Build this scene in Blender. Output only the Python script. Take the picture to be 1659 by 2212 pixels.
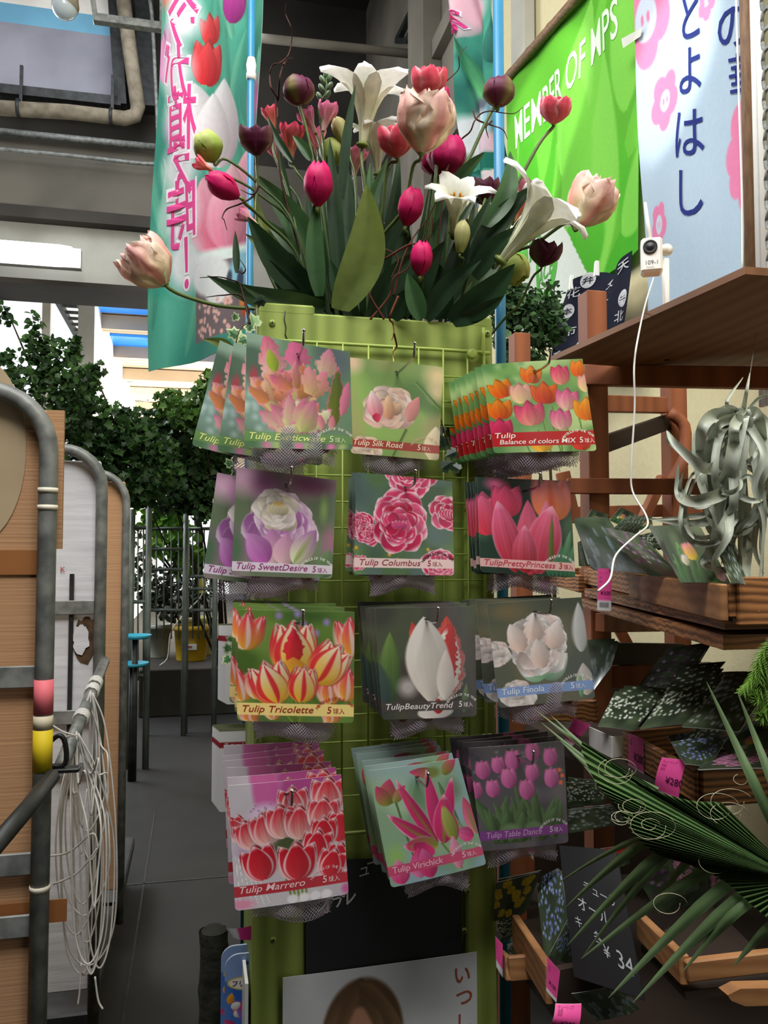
import bpy, math, random
import numpy as np
from mathutils import Vector, Matrix, Quaternion

for _o in list(bpy.data.objects): bpy.data.objects.remove(_o)
SC = bpy.context.scene
COL = SC.collection
R = math.radians
# ---------------------------------------------------------------- camera, sky, lights, exposure
# world axes: +X across the shop, +Y down the aisle, +Z up; the camera is turned 13 degrees to the right of the aisle
YAW, PITCH, FPX, EYE = R(13), R(2.88), 1770.0, 1.45
cam_d = bpy.data.cameras.new('camera'); cam = bpy.data.objects.new('camera', cam_d); COL.objects.link(cam)
cam_d.sensor_fit = 'VERTICAL'; cam_d.sensor_height = 36; cam_d.lens = FPX / 2212 * 36
cam_d.clip_start = .05; cam_d.clip_end = 200
cam.location = (0, 0, EYE); cam.rotation_euler = (R(90) + PITCH, 0, -YAW)
SC.camera = cam

world = bpy.data.worlds.new('sky'); SC.world = world; world.use_nodes = True
wn = world.node_tree; wn.nodes.clear()
w_out = wn.nodes.new('ShaderNodeOutputWorld'); w_bg = wn.nodes.new('ShaderNodeBackground')
w_bg.inputs[0].default_value = (.93, .97, 1, 1); w_bg.inputs[1].default_value = 1.3
wn.links.new(w_bg.outputs[0], w_out.inputs[0])

def area(name, loc, aim, sx, sy, power, col=(1, 1, 1)):
    d = bpy.data.lights.new(name, 'AREA'); d.shape = 'RECTANGLE'; d.size = sx; d.size_y = sy; d.energy = power; d.color = col
    o = bpy.data.objects.new(name, d); COL.objects.link(o); o.location = loc
    o.rotation_euler = (Vector(aim) - Vector(loc)).to_track_quat('-Z', 'Y').to_euler(); return o
area('assumed_skylight_over_display', (.1, -.3, 4.5), (.3, 1.6, 1.7), 2.2, 1.4, 128, (1, .985, .96))  # assumed opening overhead, out of view, given by an area lamp
area('skylight_far_bay', (-1.0, 7.0, 6.6), (-1.5, 8.8, 5.5), 3, 1.5, 60, (.92, .95, 1))
area('flags_fill_lamp', (-.6, 1.6, 5.2), (1.9, 3.6, 3.2), 1.6, 1.6, 150, (1, .99, .95))  # added area lamp under the ceiling, brightens the flags and right wall
area('court_fill_lamp', (2.2, 17.5, .6), (-2.1, 18.5, 5.2), 5, 9, 2700, (1, .97, .9))  # added lamp low under the canopy, brightens the court wall and roof
area('banner_backlight_lamp', (-3.2, 7.6, 5.0), (-1.2, 5.0, 2.6), 2.4, 1.6, 260, (.96, .98, 1))  # added lamp inside the shop, lights the banner and shrubs from behind
def spot(name, loc, aim, ang, power, blend=.3, col=(1, .98, .93), r=.03):
    d = bpy.data.lights.new(name, 'SPOT'); d.spot_size = R(ang); d.energy = power; d.spot_blend = blend; d.color = col; d.shadow_soft_size = r
    o = bpy.data.objects.new(name, d); COL.objects.link(o); o.location = loc
    o.rotation_euler = (Vector(aim) - Vector(loc)).to_track_quat('-Z', 'Y').to_euler(); return o
spot('flag_sun_patch_lamp', (-1.2, .2, 5.4), (1.9, 4.35, 3.75), 11, 1500, .35)  # added spot lamp standing in for sun, lights a patch of the green flag
spot('blue_banner_sun_patch_lamp', (-1.4, 1.2, 5.4), (1.9, 2.85, 3.35), 9, 900, .5)  # second added spot lamp, makes the sunlit patch on the blue banner
SC.view_settings.view_transform = 'Standard'; SC.view_settings.look = 'None'
SC.view_settings.gamma = 1.0; SC.view_settings.use_curve_mapping = False; SC.view_settings.exposure = 0.1
SC.cycles.max_bounces = 6; SC.cycles.transparent_max_bounces = 12; SC.cycles.sample_clamp_indirect = 4
SC.cycles.caustics_reflective = False; SC.cycles.caustics_refractive = False; SC.cycles.blur_glossy = 1.0
# ---------------------------------------------------------------- measuring helpers
def ray(px, py):
    x = (px - 829.5) / FPX; y = (1106 - py) / FPX
    f = math.cos(PITCH) - math.sin(PITCH) * y; up = math.sin(PITCH) + math.cos(PITCH) * y
    return Vector((x * math.cos(YAW) + f * math.sin(YAW), -x * math.sin(YAW) + f * math.cos(YAW), up)) / f
CAMP = Vector((0, 0, EYE))
def P(px, py, Z): return CAMP + ray(px, py) * Z               # point seen at px,py at forward distance Z
def PU(px, py, u): r = ray(px, py); return CAMP + r * (u / r.x)
def PV(px, py, v): r = ray(px, py); return CAMP + r * (v / r.y)
def PH(px, py, z): r = ray(px, py); return CAMP + r * ((z - EYE) / r.z)

# ---------------------------------------------------------------- mesh builder
def lin(c):
    c = np.clip(np.asarray(c, float), 0, 1)
    return np.where(c <= .04045, c / 12.92, ((c + .055) / 1.055) ** 2.4)
def L8(*c): return tuple(lin(np.array(c, float) / 255))

class MB:
    def __init__(s): s.v = []; s.f = []; s.c = []; s.n = 0
    def add(s, v, f, mat=0, col=None, smooth=False):
        v = np.asarray([tuple(q) for q in v] if not isinstance(v, np.ndarray) else v, float).reshape(-1, 3)
        if len(v) == 0: return s
        col = np.ones((len(v), 3)) * (np.array(col, float) if col is not None else 1.0)
        s.v.append(v); s.c.append(col)
        if isinstance(f, np.ndarray): s.f.append((f + s.n, mat, smooth))
        else:
            by = {}
            for q in f: by.setdefault(len(q), []).append(q)
            for q in by.values(): s.f.append((np.array(q, int) + s.n, mat, smooth))
        s.n += len(v); return s
    def box(s, c, d, rot=None, mat=0, col=None, bev=0):
        x, y, z = (q / 2 for q in d)
        if bev:
            b = min(bev, x * .9, y * .9, z * .9); pts = []
            for sx in (-1, 1):
                for sy in (-1, 1):
                    for sz in (-1, 1): pts += [(sx * (x - b), sy * (y - b), sz * z), (sx * (x - b), sy * y, sz * (z - b)), (sx * x, sy * (y - b), sz * (z - b))]
            I = lambda a, b_, c_, k: 3 * (4 * a + 2 * b_ + c_) + k
            f = [[I(0,0,1,0), I(1,0,1,0), I(1,1,1,0), I(0,1,1,0)], [I(0,1,0,0), I(1,1,0,0), I(1,0,0,0), I(0,0,0,0)],
                 [I(0,0,0,1), I(1,0,0,1), I(1,0,1,1), I(0,0,1,1)], [I(0,1,1,1), I(1,1,1,1), I(1,1,0,1), I(0,1,0,1)],
                 [I(0,1,0,2), I(0,0,0,2), I(0,0,1,2), I(0,1,1,2)], [I(1,0,0,2), I(1,1,0,2), I(1,1,1,2), I(1,0,1,2)]]
            for a in (0, 1):
                for q in (0, 1):
                    f.append([I(0,a,q,0), I(0,a,q,1), I(1,a,q,1), I(1,a,q,0)]); f.append([I(a,0,q,0), I(a,0,q,2), I(a,1,q,2), I(a,1,q,0)]); f.append([I(a,q,0,1), I(a,q,0,2), I(a,q,1,2), I(a,q,1,1)])
                    for r in (0, 1): f.append([I(a,q,r,0), I(a,q,r,1), I(a,q,r,2)])
        else:
            pts = [(i * x, j * y, k * z) for i in (-1, 1) for j in (-1, 1) for k in (-1, 1)]
            f = [[0, 1, 3, 2], [4, 6, 7, 5], [0, 4, 5, 1], [2, 3, 7, 6], [0, 2, 6, 4], [1, 5, 7, 3]]
        v = np.array(pts)
        if rot is not None: v = v @ np.array(rot.to_3x3() if hasattr(rot, 'to_3x3') else rot.to_matrix()).T
        return s.add(v + np.array(tuple(c)), f, mat, col)
    def bar(s, a, b, w, h, up=(0, 0, 1), mat=0, col=None, bev=.002):
        """rectangular bar from a to b, w sideways, h along up"""
        a, b = Vector(a), Vector(b); d = b - a; x = d.normalized(); y = Vector(up).cross(x).normalized(); z = x.cross(y)
        return s.box((a + b) / 2, (d.length, w, h), Matrix((x, y, z)).transposed(), mat, col, bev)
    def tube(s, pts, r, n=8, mat=0, col=None, cap=True, smooth=True):
        pts = [Vector(p) for p in pts]; m = len(pts); rs = r if hasattr(r, '__len__') else [r] * m
        t0 = (pts[1] - pts[0]).normalized(); nrm = t0.orthogonal().normalized(); V = []; Cc = []
        for i, p in enumerate(pts):
            t = (pts[min(i + 1, m - 1)] - pts[max(i - 1, 0)])
            t = t.normalized() if t.length > 1e-9 else t0
            nrm = (nrm - t * nrm.dot(t)); nrm = nrm.normalized() if nrm.length > 1e-6 else t.orthogonal().normalized(); b = t.cross(nrm)
            for k in range(n):
                a = 2 * math.pi * k / n; V.append(p + (nrm * math.cos(a) + b * math.sin(a)) * rs[i])
            if col is not None and hasattr(col[0], '__len__'): Cc += [col[i]] * n
        f = [[i * n + k, i * n + (k + 1) % n, (i + 1) * n + (k + 1) % n, (i + 1) * n + k] for i in range(m - 1) for k in range(n)]
        if cap: f += [list(range(n))[::-1], [(m - 1) * n + k for k in range(n)]]
        return s.add(V, f, mat, np.array(Cc) if Cc else col, smooth)
    def grid(s, V, mat=0, col=None, smooth=True, wrap=False):
        """V: (rows, cols, 3)"""
        V = np.asarray(V, float); m, n = V.shape[:2]; idx = np.arange(m * n).reshape(m, n)
        if wrap: idx = np.concatenate([idx, idx[:, :1]], 1)
        f = np.stack([idx[:-1, :-1], idx[1:, :-1], idx[1:, 1:], idx[:-1, 1:]], -1).reshape(-1, 4)
        return s.add(V.reshape(-1, 3), f, mat, None if col is None else np.asarray(col, float).reshape(-1, 3) if np.ndim(col) > 1 else col, smooth)
    def lathe(s, c, prof, n=24, mat=0, col=None, axis=None):
        """prof: (radius, height) pairs about c"""
        a = np.linspace(0, 2 * np.pi, n, endpoint=False); p = np.array(prof, float)
        V = np.stack([p[:, :1] * np.cos(a), p[:, :1] * np.sin(a), np.repeat(p[:, 1:], n, 1)], -1)
        if axis is not None: V = V @ np.array(Vector((0, 0, 1)).rotation_difference(Vector(axis)).to_matrix()).T
        return s.grid(V + np.array(tuple(c)), mat, col, True, True)
    def ball(s, c, r, n=10, m=7, mat=0, col=None, axis=None):
        r = (r, r, r) if not hasattr(r, '__len__') else r
        a = np.linspace(0, 2 * np.pi, n, endpoint=False)[None]; b = np.linspace(.02, np.pi - .02, m)[:, None]
        V = np.stack([np.sin(b) * np.cos(a) * r[0], np.sin(b) * np.sin(a) * r[1], -np.cos(b) * r[2] + 0 * a], -1)
        if axis is not None: V = V @ np.array(Vector((0, 0, 1)).rotation_difference(Vector(axis)).to_matrix()).T
        return s.grid(V + np.array(tuple(c)), mat, col, True, True)
    def poly(s, pts, thick, nrm, mat=0, col=None):
        """flat outline given thickness along -nrm"""
        n = len(pts); q = Vector(nrm).normalized() * thick; V = [Vector(p) for p in pts] + [Vector(p) - q for p in pts]
        f = [list(range(n)), list(range(n, 2 * n))[::-1]] + [[i, n + i, n + (i + 1) % n, (i + 1) % n] for i in range(n)]
        return s.add(V, f, mat, col)
    def mesh(s, name, mats, org):
        V = np.concatenate(s.v) - np.array(tuple(org)); me = bpy.data.meshes.new(name)
        me.vertices.add(len(V)); me.vertices.foreach_set('co', V.astype(np.float32).ravel())
        lv = np.concatenate([f.ravel() for f, _, _ in s.f]); ln = np.concatenate([np.full(len(f), f.shape[1]) for f, _, _ in s.f])
        mi = np.concatenate([np.full(len(f), m) for f, m, _ in s.f]); sm = np.concatenate([np.full(len(f), b) for f, _, b in s.f])
        me.loops.add(len(lv)); me.polygons.add(len(ln)); me.loops.foreach_set('vertex_index', lv.astype(np.int32))
        me.polygons.foreach_set('loop_start', np.concatenate([[0], np.cumsum(ln)[:-1]]).astype(np.int32))
        me.polygons.foreach_set('material_index', mi.astype(np.int32)); me.polygons.foreach_set('use_smooth', sm.astype(bool))
        ca = me.color_attributes.new('Col', 'FLOAT_COLOR', 'POINT')
        ca.data.foreach_set('color', np.concatenate([np.concatenate(s.c), np.ones((len(V), 1))], 1).astype(np.float32).ravel())
        for m in (mats if isinstance(mats, (list, tuple)) else [mats]): me.materials.append(m)
        me.update(calc_edges=True); me.validate(clean_customdata=False); return me

ORG = {}
def obj(name, mb, mats, parent=None, loc=None):
    """ONE mesh object; builder coordinates are world coordinates"""
    if parent is not None: org = ORG[parent.name]
    else:
        if loc is None:
            V = np.concatenate(mb.v); loc = ((V[:, 0].min() + V[:, 0].max()) / 2, (V[:, 1].min() + V[:, 1].max()) / 2, V[:, 2].min())
        org = Vector(loc)
    o = bpy.data.objects.new(name, mb.mesh(name, mats, org)); COL.objects.link(o)
    if parent is not None: o.parent = parent
    else: o.location = org
    ORG[o.name] = org; return o
def tag(o, label=None, cat=None, group=None, kind=None):
    if label: o['label'] = label
    if cat: o['category'] = cat
    if group: o['group'] = group
    if kind: o['kind'] = kind
    return o
def thing(name, label, cat, loc, group=None):
    o = bpy.data.objects.new(name, None); COL.objects.link(o); o.empty_display_size = .02; o.location = loc; ORG[o.name] = Vector(loc)
    return tag(o, label, cat, group)
def dup(root, loc=None, rot=None, label=None, group=None, skip=()):
    r = root.copy(); COL.objects.link(r); ORG[r.name] = ORG[root.name]
    if loc is not None: r.location = loc
    if rot is not None: r.rotation_euler = rot
    if label: r['label'] = label
    if group: r['group'] = group
    for ch in list(root.children):
        if ch.name.split('.')[0] in skip: continue
        c = ch.copy(); COL.objects.link(c); c.parent = r
        for g in ch.children: d = g.copy(); COL.objects.link(d); d.parent = c
    return r
def struct(name, mb, m, loc=None): return tag(obj(name, mb, m, None, loc), kind='structure')

def bez(pts, n=24):
    """Catmull-Rom through pts"""
    p = [Vector(q) for q in pts]
    if len(p) == 2: return [p[0].lerp(p[1], i / n) for i in range(n + 1)]
    p = [p[0] * 2 - p[1]] + p + [p[-1] * 2 - p[-2]]; out = []; m = len(p) - 3; k = max(2, n // m)
    for i in range(1, m + 1):
        a, b, c, d = p[i - 1:i + 3]
        for j in range(k):
            t = j / k; out.append(.5 * ((2 * b) + (c - a) * t + (2 * a - 5 * b + 4 * c - d) * t * t + (3 * b - a - 3 * c + d) * t ** 3))
    return out + [p[-2]]

# ---------------------------------------------------------------- materials
MATS = {}
def nodes(name):
    m = bpy.data.materials.new(name); m.use_nodes = True; nt = m.node_tree
    return m, nt, nt.nodes['Principled BSDF']
def mat(name, c, rough=.6, c2=None, scale=6., stretch=(1, 1, 1), bump=0., metal=0., detail=5., spec=.4, wave=None, lo=.35, hi=.65, transl=0., emit=0., coat=0.):
    """noise-mixed two-colour surface; wave=(axis, scale, distortion) adds wood grain"""
    if name in MATS: return MATS[name]
    m, nt, b = nodes(name); N, Lk = nt.nodes, nt.links
    b.inputs['Roughness'].default_value = rough; b.inputs['Metallic'].default_value = metal; b.inputs['Specular IOR Level'].default_value = spec
    b.inputs['Coat Weight'].default_value = coat
    c = tuple(c); c2 = tuple(c2) if c2 is not None else tuple(min(1, q * .82) for q in c)
    tc = N.new('ShaderNodeTexCoord'); mp = N.new('ShaderNodeMapping'); mp.inputs['Scale'].default_value = stretch
    Lk.new(tc.outputs['Object'], mp.inputs[0])
    nz = N.new('ShaderNodeTexNoise'); nz.inputs['Scale'].default_value = scale; nz.inputs['Detail'].default_value = detail; Lk.new(mp.outputs[0], nz.inputs['Vector'])
    src = nz.outputs[0]
    if wave:
        wv = N.new('ShaderNodeTexWave'); wv.bands_direction = wave[0]; wv.inputs['Scale'].default_value = wave[1]; wv.inputs['Distortion'].default_value = wave[2]; wv.inputs['Detail'].default_value = 3; wv.inputs['Detail Scale'].default_value = 1.2
        Lk.new(mp.outputs[0], wv.inputs['Vector']); ml = N.new('ShaderNodeMath'); ml.operation = 'MULTIPLY_ADD'; ml.inputs[1].default_value = .45
        Lk.new(wv.outputs[1], ml.inputs[0]); m2 = N.new('ShaderNodeMath'); m2.operation = 'MULTIPLY'; m2.inputs[1].default_value = .6; Lk.new(src, m2.inputs[0]); Lk.new(m2.outputs[0], ml.inputs[2]); src = ml.outputs[0]
    rp = N.new('ShaderNodeValToRGB'); rp.color_ramp.elements[0].position = lo; rp.color_ramp.elements[1].position = hi
    rp.color_ramp.elements[0].color = (*c2, 1); rp.color_ramp.elements[1].color = (*c, 1); Lk.new(src, rp.inputs[0]); Lk.new(rp.outputs[0], b.inputs['Base Color'])
    if bump:
        bp = N.new('ShaderNodeBump'); bp.inputs['Strength'].default_value = bump; bp.inputs['Distance'].default_value = .01; Lk.new(src, bp.inputs['Height']); Lk.new(bp.outputs[0], b.inputs['Normal'])
    if emit: b.inputs['Emission Color'].default_value = (*c, 1); b.inputs['Emission Strength'].default_value = emit
    if transl: _transl(nt, b, rp.outputs[0], transl)
    MATS[name] = m; return m
def _transl(nt, b, csock, amt):
    N, Lk = nt.nodes, nt.links
    t = N.new('ShaderNodeBsdfTranslucent'); Lk.new(csock, t.inputs[0]); mx = N.new('ShaderNodeMixShader'); mx.inputs[0].default_value = amt
    Lk.new(b.outputs[0], mx.inputs[1]); Lk.new(t.outputs[0], mx.inputs[2]); Lk.new(mx.outputs[0], N['Material Output'].inputs[0])
def vmat(name, rough=.5, transl=0., spec=.4, coat=0., var=.12, scale=30., bump=0.):
    """colour from the mesh's colour attribute, with a little procedural mottling"""
    if name in MATS: return MATS[name]
    m, nt, b = nodes(name); N, Lk = nt.nodes, nt.links
    b.inputs['Roughness'].default_value = rough; b.inputs['Specular IOR Level'].default_value = spec; b.inputs['Coat Weight'].default_value = coat; b.inputs['Coat Roughness'].default_value = .12
    at = N.new('ShaderNodeVertexColor'); at.layer_name = 'Col'
    tc = N.new('ShaderNodeTexCoord'); nz = N.new('ShaderNodeTexNoise'); nz.inputs['Scale'].default_value = scale; Lk.new(tc.outputs['Object'], nz.inputs['Vector'])
    mr = N.new('ShaderNodeMapRange'); mr.inputs[1].default_value = .3; mr.inputs[2].default_value = .7; mr.inputs[3].default_value = 1 - var; mr.inputs[4].default_value = 1 + var * .4; Lk.new(nz.outputs[0], mr.inputs[0])
    mx = N.new('ShaderNodeMix'); mx.data_type = 'RGBA'; mx.blend_type = 'MULTIPLY'; mx.inputs[0].default_value = 1; Lk.new(at.outputs[0], mx.inputs[6]); Lk.new(mr.outputs[0], mx.inputs[7])
    Lk.new(mx.outputs[2], b.inputs['Base Color'])
    if bump:
        bp = N.new('ShaderNodeBump'); bp.inputs['Strength'].default_value = bump; bp.inputs['Distance'].default_value = .003; Lk.new(nz.outputs[0], bp.inputs['Height']); Lk.new(bp.outputs[0], b.inputs['Normal'])
    if transl: _transl(nt, b, mx.outputs[2], transl)
    MATS[name] = m; return m

M_PRINT = vmat('printed_card', .32, 0, .5, .25, .02)
M_CLOTHP = vmat('printed_cloth', .8, .35, .2, 0, .04, 60)
M_PAPER = vmat('printed_paper', .6, 0, .3, 0, .03)
M_PETAL = vmat('petal', .55, .25, .3, 0, .1, 60, .15)
M_LEAF = vmat('leaf', .42, .12, .45, 0, .16, 40, .1)
M_TWIG = vmat('twig', .8, 0, .2, 0, .3, 120, .3)
M_PAINT = vmat('painted', .5, 0, .4, 0, .08, 20)

# ---------------------------------------------------------------- lettering
TXT = {}
def glyphs(s, shear=0., bold=0.):
    k = (s, shear, bold)
    if k not in TXT:
        c = bpy.data.curves.new('lettering', 'FONT'); c.body = s; c.size = 1; c.shear = shear; c.offset = bold; c.resolution_u = 3
        o = bpy.data.objects.new('lettering', c); COL.objects.link(o)
        me = bpy.data.meshes.new_from_object(o.evaluated_get(bpy.context.evaluated_depsgraph_get()))
        v = np.zeros(len(me.vertices) * 3); me.vertices.foreach_get('co', v); v = v.reshape(-1, 3)[:, :2]
        f = [list(p.vertices) for p in me.polygons]
        bpy.data.objects.remove(o); bpy.data.curves.remove(c); bpy.data.meshes.remove(me); TXT[k] = (v, f)
    return TXT[k]
def text_on(mb, S, s, x, y, size, col, width=None, shear=0., bold=0., slope=0., mirror=False, mat=0, rot=0., up=None, center=False, lift=.0004, squeeze=1.):
    """lettering laid on the surface S(x, y, lift) -> points; x, y = left end of the base line, y grows downwards"""
    v, f = glyphs(s, shear, bold)
    if len(v) == 0: return
    v = v.copy() * size; v[:, 0] *= squeeze
    if width: v[:, 0] *= width / max(1e-6, v[:, 0].max() - v[:, 0].min())
    if center: v[:, 0] -= (v[:, 0].min() + v[:, 0].max()) / 2; v[:, 1] -= (v[:, 1].min() + v[:, 1].max()) / 2
    if mirror: v[:, 0] = -v[:, 0]
    if rot:
        t = R(rot); v = np.stack([v[:, 0] * math.cos(t) - v[:, 1] * math.sin(t), v[:, 0] * math.sin(t) + v[:, 1] * math.cos(t)], -1)
    X = x + v[:, 0]; Y = y - v[:, 1] + slope * v[:, 0]
    mb.add(S(X, Y, lift), f, mat, lin(np.array(col, float) / 255))
def patch(TL, TR, BR, BL, asp, bulge=0., wave=None):
    """bilinear sheet; x 0..1, y 0..asp; returns S(x, y, lift)"""
    TL, TR, BR, BL = (np.array(tuple(q), float) for q in (TL, TR, BR, BL)); n = np.cross(TR - TL, TL - BL); n /= np.linalg.norm(n)
    def S(x, y, lift=0.):
        x = np.asarray(x, float)[..., None]; t = np.asarray(y, float)[..., None] / asp
        p = (TL * (1 - x) + TR * x) * (1 - t) + (BL * (1 - x) + BR * x) * t
        b = bulge * (4 * x * (1 - x)) * (1 - .3 * t)
        if wave is not None: b = b + wave(x, t)
        return p + n * (b + lift)
    S.n = n; return S
def sheet(mb, S, pic, thick=.0005, back=(235, 234, 232), corner=0., mat=0, top_corner=0., nb=14):
    """a printed sheet with the picture's pixels on its grid, an edge and a back"""
    h, w = pic.a.shape[:2]; asp = pic.asp
    X, Y = np.meshgrid(np.linspace(0, 1, w), np.linspace(0, asp, h))
    ins = np.zeros_like(Y)
    for rad, d in ((corner, asp - Y), (top_corner, Y)):
        if rad: dd = np.clip(rad - d, 0, rad); ins = np.maximum(ins, rad - np.sqrt(np.clip(rad * rad - dd * dd, 0, None)))
    X = ins + X * (1 - 2 * ins)
    mb.grid(S(X, Y, 0), mat, lin(np.clip(pic.a, 0, 1)))
    Xb, Yb = np.meshgrid(np.linspace(0, 1, nb), np.linspace(0, asp, nb * 2)); ins = np.interp(Yb[:, 0], Y[:, 0], ins[:, 0])[:, None] if (corner or top_corner) else np.zeros((nb * 2, 1))
    Xb = ins + Xb * (1 - 2 * ins); bc = lin(np.array(back, float) / 255)
    mb.grid(S(Xb, Yb, -thick), mat, bc)
    ed = np.concatenate([np.stack([X[0], Y[0]], -1), np.stack([X[:, -1], Y[:, -1]], -1), np.stack([X[-1, ::-1], Y[-1, ::-1]], -1), np.stack([X[::-1, 0], Y[::-1, 0]], -1)])
    mb.grid(np.stack([S(ed[:, 0], ed[:, 1], 0), S(ed[:, 0], ed[:, 1], -thick)]), mat, bc, False)
# ---------------------------------------------------------------- printed pictures (numpy painter -> colour attribute)
def vnoise(nx, ny, w, h, seed):
    r = np.random.RandomState(seed)
    g = r.rand(ny + 2, nx + 2)
    x = np.linspace(0, nx, w, endpoint=False); y = np.linspace(0, ny, h, endpoint=False)
    xi = x.astype(int); yi = y.astype(int); fx = x - xi; fy = y - yi
    fx = fx * fx * (3 - 2 * fx); fy = (fy * fy * (3 - 2 * fy))[:, None]
    a = g[yi][:, xi] * (1 - fx) + g[yi][:, xi + 1] * fx
    b = g[yi + 1][:, xi] * (1 - fx) + g[yi + 1][:, xi + 1] * fx
    return a * (1 - fy) + b * fy

def C3(*c):
    return np.array(c, float) / 255.0

class Pic:
    """a picture in sRGB 0..1, x to the right, y down, both in units of the picture's width"""
    def __init__(s, w, h, col, seed=1):
        s.w, s.h, s.asp = w, h, h / w
        s.X, s.Y = np.meshgrid((np.arange(w) + .5) / w, (np.arange(h) + .5) / w)
        s.a = np.zeros((h, w, 3)) + np.array(col, float) / 255
        s.rng = np.random.RandomState(seed); s.n = seed * 50
        s.fine = vnoise(40, int(40 * s.asp) + 1, w, h, seed + 999)
    def put(s, m, col):
        s.a += (col - s.a) * m[..., None]
    def clouds(s, cols, n=4, amt=.8):
        for c in cols:
            s.n += 1
            m = vnoise(n, max(1, int(n * s.asp)), s.w, s.h, s.n)
            s.put(np.clip((m - .45) * 3, 0, 1) * amt, C3(*c))
    def blob(s, x, y, rx, ry, c, soft=.6, al=1., rot=0):
        t = math.radians(rot); dx, dy = s.X - x, s.Y - y
        u = (dx * math.cos(t) + dy * math.sin(t)) / rx; v = (-dx * math.sin(t) + dy * math.cos(t)) / ry
        s.put(np.clip((1 - np.sqrt(u * u + v * v)) / soft, 0, 1) * al, C3(*c))
    def petal(s, bx, by, ang, L, w, base, tip, edge=None, ew=.25, p=.75, q=.8, rag=0, bend=0, streak=.12, al=1., soft=.12, sh=.28, rib=None, t0=.0, vein=None):
        t = math.radians(ang); dx, dy = s.X - bx, s.Y - by
        a = (dx * math.sin(t) - dy * math.cos(t)) / L
        b = (dx * math.cos(t) + dy * math.sin(t))
        ac = np.clip(a, 1e-4, 1 - 1e-4)
        b = b - bend * L * ac * ac
        wd = w * np.sin(np.pi * ac ** p) ** q + 1e-5
        if rag: wd = wd * (1 - rag + 2 * rag * s.fine)
        k = b / wd
        m = np.clip((1 - np.abs(k)) / soft, 0, 1) * ((a > t0) & (a < 1))
        nz = (np.sin(k * 9 + s.n) * .5 + np.sin(k * 23 + 2 * ac) * .5) * streak
        f = np.clip(ac ** 1.1 + nz, 0, 1)[..., None]
        col = C3(*base) * (1 - f) + C3(*tip) * f
        if rib is not None:
            r = np.clip(1 - np.abs(k) / .35, 0, 1)[..., None] * np.clip(1.25 - ac, 0, 1)[..., None]
            col = col * (1 - r) + C3(*rib) * r
        if vein is not None:
            r = (np.clip(np.sin(k * 7 + 1.2 * ac) * 1.5 - .1, 0, 1) * (ac < .97))[..., None] * .85
            col = col * (1 - r) + C3(*vein) * r
        if edge is not None:
            e = np.clip((np.abs(k) - (1 - ew * (1 + 2 * nz))) / ew * 1.6, 0, 1) + np.clip((ac - .86) / .1, 0, 1)
            e = np.clip(e, 0, 1)[..., None]
            col = col * (1 - e) + C3(*edge) * e
        col = col * (1 - sh * np.clip(k * .6 + .35, 0, 1)[..., None] * (1.1 - .5 * ac[..., None]))
        s.n += 1
        s.put(m * al, col)
    def stem(s, x0, y0, x1, y1, w, c):
        d = math.hypot(x1 - x0, y1 - y0); ux, uy = (x1 - x0) / d, (y1 - y0) / d
        a = (s.X - x0) * ux + (s.Y - y0) * uy; b = -(s.X - x0) * uy + (s.Y - y0) * ux
        m = np.clip((w - np.abs(b)) / (w * .4), 0, 1) * ((a > 0) & (a < d))
        s.put(m, C3(*c) * (1 - .35 * np.clip(b / w, -1, 1))[..., None])
    def tulip(s, x, y, sz, ang, base, tip, edge=None, open_=.5, **kw):
        """x, y = middle of the base; sz = height"""
        o = open_
        dk = lambda c, f=.72: tuple(v * f for v in c)
        for da, l, w in ((-14 - 22 * o, .98, .30), (14 + 22 * o, .98, .30), (0, 1.0, .34)):
            s.petal(x, y, ang + da, sz * l, sz * w, dk(base), dk(tip, .8), edge and dk(edge, .85), **kw)
        for da, l, w in ((-9 - 26 * o, .93, .31), (9 + 26 * o, .93, .31), (-2, .9, .36)):
            s.petal(x, y, ang + da, sz * l, sz * w, base, tip, edge, **kw)
    def double(s, x, y, R, cols, edge=None, n=9, rings=4, rag=.0, squash=.75, core=None, **kw):
        r = s.rng
        for k in range(rings):
            rr = R * (1 - .2 * k); nn = max(4, n - k)
            order = sorted(range(nn), key=lambda i: math.cos(2 * math.pi * i / nn))[::-1]
            for i in order:
                th = 360 * i / nn + 23 * k + r.uniform(-12, 12)
                t = math.radians(th)
                L = rr * r.uniform(.85, 1.1) * (squash + (1 - squash) * abs(math.sin(t)))
                c = cols[r.randint(len(cols))]; c2 = cols[r.randint(len(cols))]
                s.petal(x - .1 * rr * math.sin(t), y + .1 * rr * math.cos(t) - .05 * k * R, th, L, rr * .42, tuple(.8 * v for v in c), c2, edge, p=1.35, q=.7, rag=rag, **kw)
        c = core or cols[0]
        for i in range(5):
            th = -60 + 30 * i
            s.petal(x + .05 * R * (i - 2), y + .18 * R, th * .6, R * .42, R * .17, tuple(.75 * v for v in c), c, edge, p=1.0, q=.7, rag=rag, **kw)
    def band(s, y0, y1, c, al=.85, slope=0):
        yy = s.Y - slope * s.X
        s.put(((yy > y0) & (yy < y1)) * al, C3(*c))

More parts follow.
